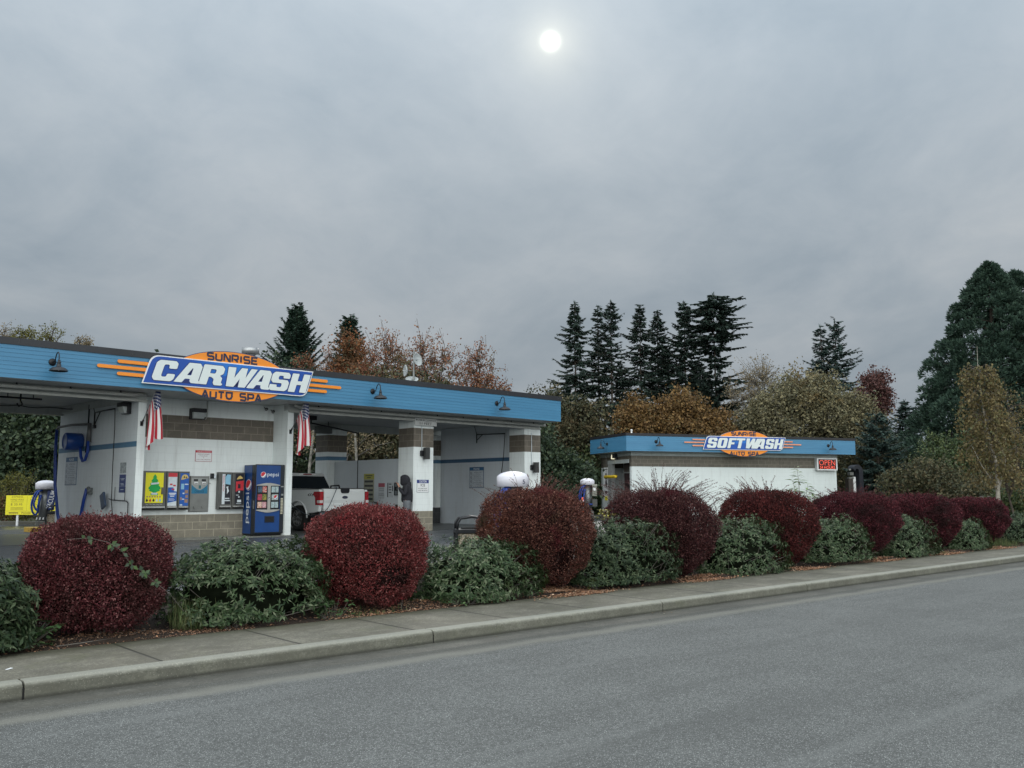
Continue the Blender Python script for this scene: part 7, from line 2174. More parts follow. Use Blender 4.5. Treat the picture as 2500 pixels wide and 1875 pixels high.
# bramble trailing over the leftmost barberry
rng = np.random.default_rng(21)
X, Y = rot(FK, 2.9, 8.56)
t = thing("bramble", "trailing bramble with grey-green leaves over the face of the leftmost barberry", "plant", (X, Y, 0.15), FK)
pts = np.array([[-0.42, 0.05, 0.93], [-0.25, 0.0, 0.94], [-0.10, -0.03, 0.90], [0.02, -0.05, 0.82], [0.10, -0.05, 0.70], [0.22, -0.05, 0.62], [0.34, -0.02, 0.52], [0.5, 0.02, 0.40], [0.66, 0.06, 0.22]])
st = [tubes_geo(pts[:-1], pts[1:], 0.002, 0.002, 5)]
nl = 34
f = rng.choice([0.1, 0.9, 1.1, 2.2, 2.4, 2.9, 3.1, 3.9, 4.1, 4.9, 5.1, 5.4, 6.1], nl) + rng.normal(0, 0.08, nl); f = np.clip(f, 0, 7.9); i = f.astype(int)
Q = pts[i] + (pts[i + 1] - pts[i]) * (f - i)[:, None]
a = rng.uniform(0, 6.28, nl); D = np.stack([np.cos(a), -0.3 * np.ones(nl), np.sin(a)], 1)
V1, F1 = leaves_geo(Q, D, np.array([[0, -1.0, 0.4]]) + rand_dirs(nl, rng) * 0.3, rng.uniform(0.04, 0.065, nl), 0.036, 0.1, 0.1)
raw_mesh("leaves", V1, F1, leaf_mat("bramble_leaf", [(0.03, 0.045, 0.028), (0.055, 0.075, 0.050), (0.05, 0.09, 0.025)], 0.6, 0.1, None, 1.5, 0.15), t)
V, F = cat(st); raw_mesh("stem", V, F, M_twigg, t)

# grass tufts
def tufts():
    rng = np.random.default_rng(77)
    parts = []
    spots = [(3.75, 8.85, 0.14, 110, 0.24), (6.85, 8.74, 0.10, 90, 0.10), (3.62, 8.95, 0.10, 40, 0.25), (24.2, 8.95, 0.7, 260, 0.22), (24.9, 8.8, 0.5, 140, 0.16), (23.2, 8.72, 0.5, 90, 0.08), (20.6, 8.68, 0.4, 60, 0.06), (5.7, 8.78, 0.5, 120, 0.05)]
    for (k, n, r, c, h) in spots:
        P = np.stack([k + rng.normal(0, r * 0.5, c), n + rng.normal(0, min(0.10, r * 0.4), c), np.zeros(c)], 1)
        P[:, 1] = np.maximum(P[:, 1], 8.60)
        P[:, 2] = bed_height(P[:, 0], P[:, 1])
        a = rng.uniform(0, 6.28, c)
        D = np.stack([np.cos(a) * 0.75, np.sin(a) * 0.75, np.ones(c)], 1)
        L = h * rng.uniform(0.5, 1.2, c)
        parts.append(leaves_geo(P, D, np.stack([np.cos(a), np.sin(a), 0 * a + 0.3], 1), L, 0.005, 0.1, 0.75))
    V, F = cat(parts)
    o = raw_mesh("grass", V, F, leaf_mat("grass_blade", [(0.06, 0.09, 0.03), (0.10, 0.14, 0.05), (0.17, 0.17, 0.08)], 0.6, 0.1), None)
    o.rotation_euler = (0, 0, FK)
    tag(o, "tufts of grass and weeds growing in the planted strip", "grass", kind="stuff")


tufts()


def litter():
    rng = np.random.default_rng(99)
    parts = []
    def scat(c, k0, k1, n0, n1, sz, bias=None):
        k = rng.uniform(k0, k1, c) if bias is None else rng.normal((k0 + k1) / 2, (k1 - k0) / 4, c)
        n = rng.uniform(n0, n1, c)
        z = np.where(n > 8.56, bed_height(k, n), 0.151) + rng.uniform(0.002, 0.018, c)
        a = rng.uniform(0, 6.28, c)
        D = np.stack([np.cos(a), np.sin(a), rng.normal(0, 0.25, c)], 1)
        N = np.array([[0, 0, 1.0]]) + rand_dirs(c, rng) * 0.5
        L = sz * rng.uniform(0.6, 1.4, c)
        return leaves_geo(np.stack([k, n, z], 1), D, N, L, L * 0.6)
    V, F = cat([scat(5200, 0, 30, 8.54, 9.3, 0.028), scat(4600, 8.2, 9.5, 8.36, 9.15, 0.030, 1), scat(3000, 11.3, 12.4, 8.40, 8.9, 0.03, 1), scat(2800, 14.3, 15.3, 8.42, 8.9, 0.03, 1), scat(2600, 17.2, 18.2, 8.42, 8.9, 0.032, 1), scat(2600, 20.1, 21.3, 8.42, 8.9, 0.034, 1), scat(2000, 23.0, 24.3, 8.42, 8.9, 0.034, 1), scat(1800, 5.2, 6.9, 8.54, 9.1, 0.026), scat(2600, 2.2, 4.3, 8.56, 8.95, 0.014)])
    o = raw_mesh("leaf_litter", V, F, leaf_mat("fallen_leaf", [(0.11, 0.055, 0.032), (0.20, 0.10, 0.050), (0.30, 0.155, 0.085), (0.08, 0.040, 0.03), (0.38, 0.26, 0.17)], 0.8, 0.0), None)
    o.rotation_euler = (0, 0, FK); tag(o, "fallen brown and orange leaves scattered along the planted strip", "leaves", kind="stuff")
    # bits in the gutter and on the pavement
    parts = []
    for (c, k0, k1, n0, n1, z, sz) in ((60, 1, 24, 6.95, 7.24, 0.034, 0.016), (40, 1, 24, 7.42, 8.5, 0.153, 0.014), (26, 8.75, 9.1, 7.05, 7.24, 0.036, 0.03)):
        k = rng.uniform(k0, k1, c); n = rng.uniform(n0, n1, c); a = rng.uniform(0, 6.28, c)
        L = sz * rng.uniform(0.6, 1.5, c)
        parts.append(leaves_geo(np.stack([k, n, z + rng.uniform(0.001, 0.006, c)], 1), np.stack([np.cos(a), np.sin(a), 0 * a], 1), np.array([[0, 0, 1.0]]) + rand_dirs(c, rng) * 0.2, L, L * 0.6))
    V, F = cat(parts)
    o = raw_mesh("debris", V, F, leaf_mat("debris_bit", [(0.10, 0.08, 0.05), (0.3, 0.27, 0.2), (0.06, 0.05, 0.03), (0.20, 0.13, 0.07)], 0.8, 0.0), None)
    o.rotation_euler = (0, 0, FK); tag(o, "small leaf scraps and grit in the gutter and on the pavement", "debris", kind="stuff")


litter()
def stick(label, pts, r=0.006):
    a = pts[0]
    X, Y = rot(FK, a[0], a[1])
    t = thing("fallen_stick", label, "stick", (X, Y, a[2]), FK)
    mb = MB(); mb.tube([(p[0] - a[0], p[1] - a[1], p[2] - a[2]) for p in pts], [r] * (len(pts) - 1) + [r * 0.5], 6); mb.build("stick", M_twigg, t)


stick("long thin fallen stick on the soil under the leftmost barberry", [(2.45, 8.63, 0.165), (2.72, 8.66, 0.17), (2.95, 8.68, 0.175), (3.15, 8.78, 0.18), (3.3, 8.86, 0.20)], 0.005)
stick("thin pale stick leaning out of the green shrub by the pebble bin", [(7.72, 8.66, 0.15), (7.85, 8.78, 0.26), (8.0, 8.95, 0.42)], 0.006)
stick("thin pale stick leaning on the foot of the bright red barberry", [(6.2, 8.80, 0.16), (6.27, 8.88, 0.25), (6.35, 8.95, 0.33)], 0.005)
t = thing("paper_scrap", "small white scrap of paper lying on the pavement at the left", "litter", at(FK, 1.90, 7.85, 0.152), FK + 0.5)
mb = MB(); mb._add([(-0.03, -0.015, 0.001), (0.03, -0.012, 0.004), (0.028, 0.012, 0.007), (-0.025, 0.014, 0.001)], [(0, 1, 2, 3)]); mb.build("paper", M_white, t)

# ================================================================== TREES
def conifer(label, x, y, top, base, r, seed, mat, rise=0.42, tipup=0.28, zb=0.26, profile=None, whorl=0.42, per=6, spray=0.42, bare=None, droop=0.25, group=None, trunk_r=0.22, name="conifer_tree", density=1.0, twin=None):
    rng = np.random.default_rng(seed)
    t = thing(name, label, "tree", (x, y, zb), rng.uniform(0, 6.28), group)
    H = top - zb; b0 = base - zb
    if profile is None: profile = lambda f: (1 - f) ** 0.75
    parts = []; st = []
    h = b0
    while h < H - 0.15:
        f = (h - b0) / (H - b0)
        R_ = r * profile(f) + 0.12
        k = rng.integers(max(3, per - 2), per + 2)
        if bare and bare(f) > rng.random(): k = 1 if rng.random() < 0.3 else 0
        a0 = rng.uniform(0, 6.28)
        for j in range(k):
            a = a0 + 6.28 * j / max(1, k) + rng.normal(0, 0.25)
            L = R_ * rng.uniform(0.35, 1.2)
            pitch = -droop + rise * f + rng.normal(0, 0.16)
            d = np.array([math.cos(a) * math.cos(pitch), math.sin(a) * math.cos(pitch), math.sin(pitch)])
            s = np.array([-math.sin(a), math.cos(a), 0])
            p0 = np.array([0, 0, h + rng.normal(0, 0.2)])
            p1 = p0 + d * L * 0.55; p2 = p1 + (d + np.array([0, 0, tipup])) * L * 0.45
            st.append(tubes_geo(np.array([p0, p1]), np.array([p1, p2]), [0.03, 0.018], [0.018, 0.006], 3))
            n = max(10, int(L * 30 * density))
            tt = rng.uniform(0.12, 1.0, n) ** 0.8
            Q = np.where(tt[:, None] < 0.55, p0 + (p1 - p0) * (tt / 0.55)[:, None], p1 + (p2 - p1) * ((tt - 0.55) / 0.45)[:, None])
            sg = rng.choice([-1, 1], n)
            side = s * (sg * rng.uniform(0.3, 1.0, n))[:, None]
            D = d * rng.uniform(0.3, 1.0, n)[:, None] + side + np.array([0, 0, -0.30]) + rand_dirs(n, rng) * 0.28
            Ls = spray * (0.45 + 0.75 * (1 - tt)) * rng.uniform(0.7, 1.3, n)
            parts.append(leaves_geo(Q, D, np.array([[0, 0, 1.0]]) + rand_dirs(n, rng) * 0.8, Ls, Ls * 0.36))
        h += whorl * rng.uniform(0.7, 1.25) * (0.55 + 0.45 * (1 - f))
    n = 30
    Q = np.stack([np.zeros(n), np.zeros(n), H - rng.uniform(0, 1.0, n)], 1)
    parts.append(leaves_geo(Q, rand_dirs(n, rng) * 0.5 + np.array([0, 0, 0.9]), rand_dirs(n, rng), spray * 0.7, spray * 0.16))
    V, F = cat(parts); raw_mesh("crown", V, F, mat, t)
    z = np.linspace(-0.3, H, 9)
    P = np.stack([rng.normal(0, 0.04, 9), rng.normal(0, 0.04, 9), z], 1)
    rr = trunk_r * (1 - z / H * 0.92)
    st.append(tubes_geo(P[:-1], P[1:], rr[:-1], rr[1:], 3)); st.append(tubes_geo(P[:-1], P[1:], rr[:-1] * 0.98, rr[1:] * 0.98, 3))
    V, F = cat(st); raw_mesh("trunk", V, F, M_bark, t)
    return t


DK = leaf_mat("fir_needles", [(0.008, 0.016, 0.014), (0.013, 0.026, 0.021), (0.020, 0.038, 0.028), (0.030, 0.050, 0.036)], 0.7, 0.03)
DK2 = leaf_mat("cypress_needles", [(0.013, 0.030, 0.022), (0.022, 0.046, 0.032), (0.036, 0.066, 0.042)], 0.7, 0.03)
DK3 = leaf_mat("blue_spruce_needles", [(0.014, 0.030, 0.028), (0.024, 0.046, 0.040), (0.040, 0.068, 0.056)], 0.7, 0.03)
fir = "tall dark firs in a row"
conifer("tall dark fir with long left-reaching boughs, leftmost of the row", 6.5, 92, 21.1, 7.6, 4.3, 101, DK, group=fir, profile=lambda f: (1 - f) ** 0.85 * (0.95 + 0.2 * math.sin(f * 19)), droop=0.38, spray=0.55)
conifer("slim dark fir, second from the left in the row", 9.2, 95, 21.2, 7.0, 3.5, 102, DK, group=fir, profile=lambda f: (1 - f) ** 0.8 * (0.95 + 0.2 * math.sin(f * 14)), droop=0.32, spray=0.50, density=0.95)
conifer("slim dark fir, third from the left in the row", 10.35, 93, 21.4, 9.2, 3.3, 103, DK, group=fir, profile=lambda f: (1 - f) ** 0.7 * (0.95 + 0.2 * math.sin(f * 23 + 1)), droop=0.18, spray=0.50, density=0.85, bare=lambda f: 0.25 if f < 0.35 else 0)
conifer("dark fir right of a sky gap, fourth from the left in the row", 13.5, 94, 21.1, 8.8, 3.7, 104, DK, group=fir, profile=lambda f: (1 - f) ** 0.75 * (0.95 + 0.25 * math.sin(f * 17 + 2)), droop=0.34, spray=0.52)
conifer("dark fir with a thin pointed top, fifth from the left in the row", 15.7, 96, 20.9, 8.6, 3.7, 105, DK, group=fir, profile=lambda f: (1 - f) ** 0.75, droop=0.2, spray=0.52)
conifer("broad dark fir, sixth from the left in the row", 18.2, 94, 21.4, 7.6, 4.5, 106, DK, group=fir, profile=lambda f: (1 - f) ** 0.72 * (0.95 + 0.2 * math.sin(f * 21)), droop=0.28, spray=0.55, density=1.1)
conifer("dark fir with a dense round head above bare trunk, rightmost of the row", 20.9, 92, 21.9, 7.6, 4.3, 107, DK, group=fir,
        profile=lambda f: (0.75 + 0.35 * math.sin(f * 3.0)) if f < 0.40 else (0.35 if f < 0.58 else (0.72 * math.sqrt(max(0, 1 - ((f - 0.78) / 0.235) ** 2)) + 0.1)),
        bare=lambda f: 0.70 if 0.36 < f < 0.57 else 0, droop=-0.12, rise=-0.25, tipup=0.12, spray=0.55, density=1.5, whorl=0.36)
conifer("dark filler fir low between the second and fourth firs of the row", 12.2, 99, 15.5, 3.0, 4.0, 121, DK, droop=0.3, density=0.9, spray=0.55)
conifer("broad dark fir filling the low gap before the sixth fir of the row", 16.9, 98, 17.2, 3.0, 4.6, 122, DK, droop=0.3, spray=0.55)
conifer("broad dark fir low behind the round-headed fir's bare trunk", 20.3, 97, 15.6, 3.0, 4.8, 123, DK, droop=0.3, spray=0.55, density=1.2)
conifer("dark pointed fir low behind the firs' left end", 4.9, 96, 11.6, 2.0, 2.4, 108, DK, density=0.8)
conifer("dark two-topped fir behind the golden tree, its left top", 27.7, 80, 16.4, 6.0, 3.2, 109, DK3, profile=lambda f: (1 - f) ** 0.8)
conifer("dark two-topped fir behind the golden tree, its right top", 29.0, 80, 16.9, 5.0, 4.6, 110, DK3, profile=lambda f: (1 - f) ** 0.7)
conifer("dark broad cypress rising behind the long roof, right of the oval sign", -14.55, 60, 13.9, 5.0, 3.4, 111, DK2, profile=lambda f: (1 - f) ** 0.72, per=9, spray=0.42, density=2.0, whorl=0.3, droop=-0.25)
conifer("dark narrow conifer top above the orange tree behind the long roof", -11.3, 62, 13.5, 6.0, 1.6, 112, DK2, profile=lambda f: (1 - f) ** 0.4, per=8, density=1.8, whorl=0.3, droop=-0.1)
conifer("dark spruce between the golden tree and the sky gap at right", 33.2, 76, 9.2, 0.5, 4.2, 113, DK3, profile=lambda f: (1 - f) ** 0.8, per=8, density=1.3)
conifer("small dark spruce at the foot of the sky gap at right", 33.6, 82, 9.0, 1.0, 2.4, 114, DK, profile=lambda f: (1 - f) ** 0.8)
conifer("dark spruce right behind the small building's right end", 22.6, 56, 6.2, 0.4, 3.2, 115, DK3, profile=lambda f: (1 - f) ** 0.6, per=8, density=1.3)


def puffs(label, x, y, top, zb, prof, seed, mat, n_puff=420, per=120, pr=0.55, leaf=0.22, name="conifer_tree", low=0.02, group=None):
    """broad dense evergreen made of rounded sprays"""
    rng = np.random.default_rng(seed)
    t = thing(name, label, "tree", (x, y, zb), 0, group)
    H = top - zb
    parts = []
    f = rng.uniform(low, 0.995, n_puff) ** 0.85
    a = rng.uniform(0, 6.28, n_puff)
    R_ = np.array([prof(v) for v in f]) * (1 + 0.10 * np.sin(a * 5 + f * 22) + 0.07 * np.sin(a * 9 - f * 31))
    R_ *= 1 - np.minimum(0.5, rng.exponential(0.10, n_puff))
    P = np.stack([np.cos(a) * R_, np.sin(a) * R_, f * H], 1)
    sz = pr * rng.uniform(0.6, 1.35, n_puff) * (0.32 + 0.75 * (1 - f))
    out = unit(np.stack([np.cos(a), np.sin(a), np.full(n_puff, 0.35)], 1))
    for i in range(n_puff):
        m = int(per * (0.5 + (1 - f[i])))
        d = rand_dirs(m, rng); d = unit(d + out[i] * 0.35)
        q = P[i] + d * sz[i] * np.array([1, 1, 0.75]) * rng.uniform(0.55, 1.0, m)[:, None]
        D = unit(d + out[i] * 0.5 + np.array([0, 0, 0.45]) + rand_dirs(m, rng) * 0.5)
        L = leaf * rng.uniform(0.6, 1.3, m)
        parts.append(leaves_geo(q, D, rand_dirs(m, rng), L, L * 0.32))
    V, F = cat(parts); raw_mesh("crown", V, F, mat, t)
    mb = MB()
    zs = np.linspace(-0.2, H * 0.96, 8)
    mb.tube([(0, 0, z) for z in zs], [max(0.04, 0.55 * (1 - z / H)) for z in zs], 10); mb.build("trunk", M_bark, t)
    n = 140
    ff = rng.uniform(0.05, 0.9, n); a = rng.uniform(0, 6.28, n); L = np.array([prof(v) for v in ff]) * 0.9
    A = np.stack([0 * a, 0 * a, ff * H], 1); B = A + np.stack([np.cos(a) * L, np.sin(a) * L, 0.15 * L], 1)
    V, F = tubes_geo(A, B, 0.05, 0.015, 4); raw_mesh("limb", V, F, M_bark, t)
    return t


def seqp(f):
    xs = [0, 0.2, 0.34, 0.45, 0.6, 0.72, 0.86, 0.95, 1.0]; ys = [4.9, 5.0, 4.8, 4.3, 3.4, 2.8, 1.6, 0.7, 0.05]
    return float(np.interp(f, xs, ys))


puffs("huge dark conical evergreen at the right edge of the photo", 31.3, 58, 16.4, 0.26, seqp, 201, DK2, n_puff=1050, per=115, pr=0.58, leaf=0.26)
puffs("second leader of the huge dark evergreen, right of its tip", 33.2, 58.3, 15.9, 0.26, lambda f: float(np.interp(f, [0, 0.5, 0.8, 1], [4.0, 3.4, 1.7, 0.1])), 202, DK2, n_puff=640, per=105, pr=0.58, leaf=0.26)


def broadleaf(label, x, y, ztop, zbot, rx, ry, seed, mat, tips=260, per=26, leaf=0.14, spread=0.38, zb=0.26, bark=None, trunk_r=0.16, flat=2.0, name="broadleaf_tree", group=None, shell=0.35, trunk_to=None, stems=1, twig_r=0.012, hang=0.0, cat_="tree", skew=0.0):
    rng = np.random.default_rng(seed)
    t = thing(name, label, cat_, (x, y, zb), 0, group)
    bark = bark or M_bark
    c = (ztop + zbot) / 2 - zb; h = (ztop - zbot) / 2
    d = rand_dirs(tips, rng)
    rad = rng.uniform(0, 1, tips) ** shell
    ph = rng.uniform(0, 6.28, 4)
    az = np.arctan2(d[:, 1], d[:, 0]); el = np.arcsin(d[:, 2])
    rad = rad * (1 + 0.13 * np.sin(3 * az + ph[0] + 3 * el) + 0.10 * np.sin(6 * az + ph[1]) * np.cos(4 * el + ph[2]))
    T = d * rad[:, None] * np.array([rx, ry, h]) + np.array([0, 0, c])
    T[:, 2] = np.maximum(T[:, 2], 0.15)
    st = []
    # three orders of branching towards the tips
    n1 = 7 + 3 * stems
    i1 = rng.choice(tips, n1, replace=False); P1 = (T[i1] - np.array([0, 0, c - h * 0.6])) * np.array([0.45, 0.45, 0.42]) + np.array([0, 0, c - h * 0.6])
    n2 = min(tips, 55); i2 = rng.choice(tips, n2, replace=False); P2 = (T[i2] - np.array([0, 0, c - h * 0.3])) * 0.74 + np.array([0, 0, c - h * 0.3])
    forkz = trunk_to if trunk_to is not None else max(0.3, (c - h) * 0.85 + 0.2)
    bases = [np.array([rng.normal(0, 0.25 * (stems > 1)), rng.normal(0, 0.25 * (stems > 1)), 0.0]) for _ in range(stems)]
    forks = [b + np.array([rng.normal(0, 0.15 + 0.3 * (stems > 1)), rng.normal(0, 0.15), forkz]) for b in bases]
    for b, f in zip(bases, forks):
        mid = (b + f) / 2 + rng.normal(0, 0.06, 3)
        st.append(tubes_geo(np.array([b - [0, 0, 0.2], mid]), np.array([mid, f]), [trunk_r, trunk_r * 0.85], [trunk_r * 0.85, trunk_r * 0.7], 7))
    def near(P, Q):
        D2 = ((P[:, None, :] - Q[None]) ** 2).sum(2) + np.maximum(0, Q[None, :, 2] - P[:, None, 2]) * 3
        return D2.argmin(1)
    def join(A, B, ra, rb, sides, bend):
        M = (A + B) / 2 + rng.normal(0, bend, A.shape) + np.array([0, 0, 0.04]) * np.linalg.norm(B - A, axis=1, keepdims=True)
        return [tubes_geo(A, M, ra, (ra + rb) / 2, sides), tubes_geo(M, B, (ra + rb) / 2, rb, sides)]
    FK_ = np.array(forks)
    st += join(FK_[rng.integers(0, stems, n1)], P1, trunk_r * 0.55, trunk_r * 0.30, 5, 0.10)
    st += join(P1[near(P2, P1)], P2, trunk_r * 0.28, max(0.012, trunk_r * 0.13), 4, 0.10)
    j = near(T, P2)
    st += join(P2[j], T, max(0.010, trunk_r * 0.10), twig_r * 0.5, 3, 0.08)
    V, F = cat(st); raw_mesh("trunk", V, F, bark, t)
    n = tips * per
    tip = np.repeat(T, per, 0)
    base = np.repeat(P2[j], per, 0)
    al = rng.uniform(0.35, 1.12, n)[:, None] ** 0.8
    Q = base + (tip - base) * al + rng.normal(0, spread, (n, 3)) * np.array([1, 1, 0.75])
    Q[:, 2] -= np.abs(rng.normal(0, hang, n)) if hang else 0
    Q[:, 2] = np.maximum(Q[:, 2], 0.05)
    D = rand_dirs(n, rng) + np.array([0, 0, -0.3])
    L = leaf * rng.uniform(0.6, 1.35, n)
    V, F = leaves_geo(Q, D, rand_dirs(n, rng), L, L * 0.68)
    raw_mesh("crown", V, F, mat, t)
    return t


LM = leaf_mat
c_orange = LM("leaf_orange", [(0.08, 0.032, 0.015), (0.16, 0.056, 0.020), (0.24, 0.085, 0.026), (0.075, 0.065, 0.028)], 0.7, 0.18, [((0.035, 0.045, 0.022), 0.5, 0.65, (0, 0, 0))], 0.5)
c_rust = LM("leaf_rust", [(0.085, 0.036, 0.024), (0.16, 0.062, 0.034), (0.24, 0.095, 0.048), (0.16, 0.11, 0.048)], 0.7, 0.2, [((0.12, 0.085, 0.030), 0.55, 0.7, (1, 2, 0))], 0.4)
c_brown = LM("leaf_orange_brown", [(0.070, 0.040, 0.016), (0.130, 0.072, 0.024), (0.200, 0.112, 0.032), (0.09, 0.070, 0.028)], 0.7, 0.15, [((0.15, 0.075, 0.014), 0.56, 0.7, (3, 0, 0)), ((0.035, 0.040, 0.018), 0.56, 0.68, (8, 1, 3))], 0.45)
c_gold = LM("leaf_olive_gold", [(0.060, 0.056, 0.034), (0.110, 0.100, 0.056), (0.170, 0.146, 0.075), (0.080, 0.086, 0.052)], 0.7, 0.16, [((0.15, 0.085, 0.016), 0.56, 0.72, (3, 3, 0)), ((0.055, 0.062, 0.032), 0.54, 0.70, (5, 1, 3))], 0.35)
c_pale = LM("leaf_pale_tan", [(0.10, 0.080, 0.045), (0.16, 0.125, 0.070), (0.22, 0.17, 0.10)], 0.7, 0.2)
c_redm = LM("leaf_dark_red", [(0.050, 0.024, 0.022), (0.085, 0.036, 0.032), (0.125, 0.050, 0.042)], 0.7, 0.1)
c_dkgr = LM("leaf_dark_green", [(0.008, 0.016, 0.009), (0.014, 0.028, 0.014), (0.026, 0.044, 0.020), (0.045, 0.062, 0.028)], 0.6, 0.06)
c_mid = LM("leaf_mid_green", [(0.020, 0.036, 0.016), (0.038, 0.062, 0.024), (0.066, 0.092, 0.034), (0.10, 0.12, 0.045)], 0.6, 0.1)
c_olive = LM("leaf_dull_olive", [(0.024, 0.029, 0.016), (0.044, 0.048, 0.023), (0.072, 0.070, 0.032), (0.095, 0.070, 0.032)], 0.7, 0.08, [((0.085, 0.050, 0.018), 0.56, 0.7, (1, 1, 0))], 0.5)
c_birch = LM("leaf_birch_tan", [(0.085, 0.062, 0.026), (0.14, 0.105, 0.042), (0.20, 0.155, 0.065), (0.10, 0.11, 0.045)], 0.6, 0.2)
c_yel = LM("leaf_yellow_green", [(0.10, 0.10, 0.020), (0.16, 0.15, 0.030), (0.07, 0.08, 0.022)], 0.6, 0.15)

# behind the long building
broadleaf("dense orange-brown tree below a dark conifer top behind the long roof", -10.0, 55, 11.3, 3.0, 1.55, 1.5, 301, c_orange, tips=240, per=80, leaf=0.16, spread=0.30, flat=2)
broadleaf("thin rust-leaved bush top in front of the dark cypress behind the oval sign", -13.0, 56, 10.6, 5.0, 1.1, 1.1, 302, c_rust, tips=240, per=18, leaf=0.12, spread=0.12)
broadleaf("sparse rust-leaved tree just right of the dense orange one behind the long roof", -7.5, 52, 11.3, 4.0, 1.95, 1.8, 303, c_rust, tips=520, per=15, leaf=0.12, spread=0.13, shell=0.5, twig_r=0.02)
broadleaf("tall sparse rust-leaved tree behind the antenna dishes", -4.75, 50, 11.0, 3.5, 2.3, 2.0, 304, c_rust, tips=560, per=14, leaf=0.12, spread=0.13, shell=0.55, trunk_r=0.16, twig_r=0.02)
broadleaf("sparse rust-leaved tree leaning out rightwards behind the long roof", -2.0, 50, 10.2, 3.0, 1.75, 1.7, 305, c_rust, tips=420, per=15, leaf=0.12, spread=0.13, shell=0.55, trunk_r=0.15, twig_r=0.02)
broadleaf("low rust-leaved tree at the right end of the sparse trees behind the roof", -0.9, 50, 8.2, 3.0, 1.35, 1.3, 306, c_rust, tips=280, per=18, leaf=0.12, spread=0.12, shell=0.5, twig_r=0.02)
broadleaf("tiny thin-leaved tree top left of the dense orange tree behind the roof", -11.8, 58, 11.4, 6.0, 0.9, 0.9, 307, c_rust, tips=160, per=8, leaf=0.10, spread=0.10)
broadleaf("small brown tree top just over the long roof's right end", 1.1, 58, 7.9, 3.0, 0.95, 0.9, 308, c_olive, tips=110, per=36, leaf=0.15, spread=0.22)
broadleaf("small tan tree top left of the tall firs over the roof's corner", 2.9, 60, 8.1, 3.0, 0.95, 0.9, 309, c_pale, tips=110, per=26, leaf=0.15, spread=0.25)
# poplar tops over the left of the roof
for i, (px_, yy, tp, r_, sd, lab) in enumerate(((-34.0, 60, 13.1, 1.1, 321, "thin tree top at the photo's left edge over the roof"), (-32.7, 60, 12.9, 1.1, 322, "rounded yellow-green tree top over the roof's left part"), (-31.2, 60, 13.2, 0.95, 323, "upright twiggy tree top left of the sign's orange bars"), (-28.8, 60, 12.2, 0.65, 324, "small lone twiggy tree top nearest the sign's orange bars"))):
    broadleaf(lab, px_, yy, tp, 9.0, r_, 0.9, sd, c_yel if i in (1, 2) else c_pale, tips=200, per=26 if i in (1,) else 14, leaf=0.11, spread=0.12, shell=0.6, twig_r=0.02)
# dark mass seen through the left bay
for i, (px_, yy, tp, r_, sd, lab) in enumerate(((-27.0, 47, 7.9, 3.4, 331, "large dark leafy tree at the far left seen under the roof"), (-22.6, 46, 7.5, 3.2, 332, "large dark leafy tree above the yellow banner"), (-18.6, 48, 7.6, 3.2, 333, "large dark leafy tree hidden mostly behind the left bay's wall"))):
    broadleaf(lab, px_, yy, tp, 0.3, r_, 2.4, sd, c_dkgr, tips=420, per=62, leaf=0.22, spread=0.36, flat=2)
broadleaf("yellow-green bush behind the left end of the yellow banner", -19.8, 36.6, 2.5, 0.2, 0.9, 0.8, 341, c_yel, tips=90, per=46, leaf=0.07, spread=0.12, trunk_r=0.05, name="bush", cat_="shrub")
broadleaf("yellow-green bush just above the yellow banner's middle", -17.9, 36.6, 2.3, 0.2, 0.8, 0.7, 342, c_yel, tips=80, per=46, leaf=0.07, spread=0.12, trunk_r=0.05, name="bush", cat_="shrub")
broadleaf("brown bush at the photo's left edge beneath the yellow banner's end", -21.0, 36.8, 1.5, 0.2, 1.6, 0.7, 343, c_rust, tips=90, per=40, leaf=0.07, spread=0.14, trunk_r=0.04, name="bush", cat_="shrub")
broadleaf("dull brown bush behind the yellow banner's posts", -17.6, 36.2, 1.3, 0.2, 1.9, 0.6, 344, c_olive, tips=110, per=40, leaf=0.07, spread=0.14, trunk_r=0.04, name="bush", cat_="shrub")
lk2 = MB(); lk2.box(-26, -13, 34.9, 35.1, 0.2, 0.40); o = lk2.build("kerb", M_gut, None, 0.02); o["kind"] = "structure"
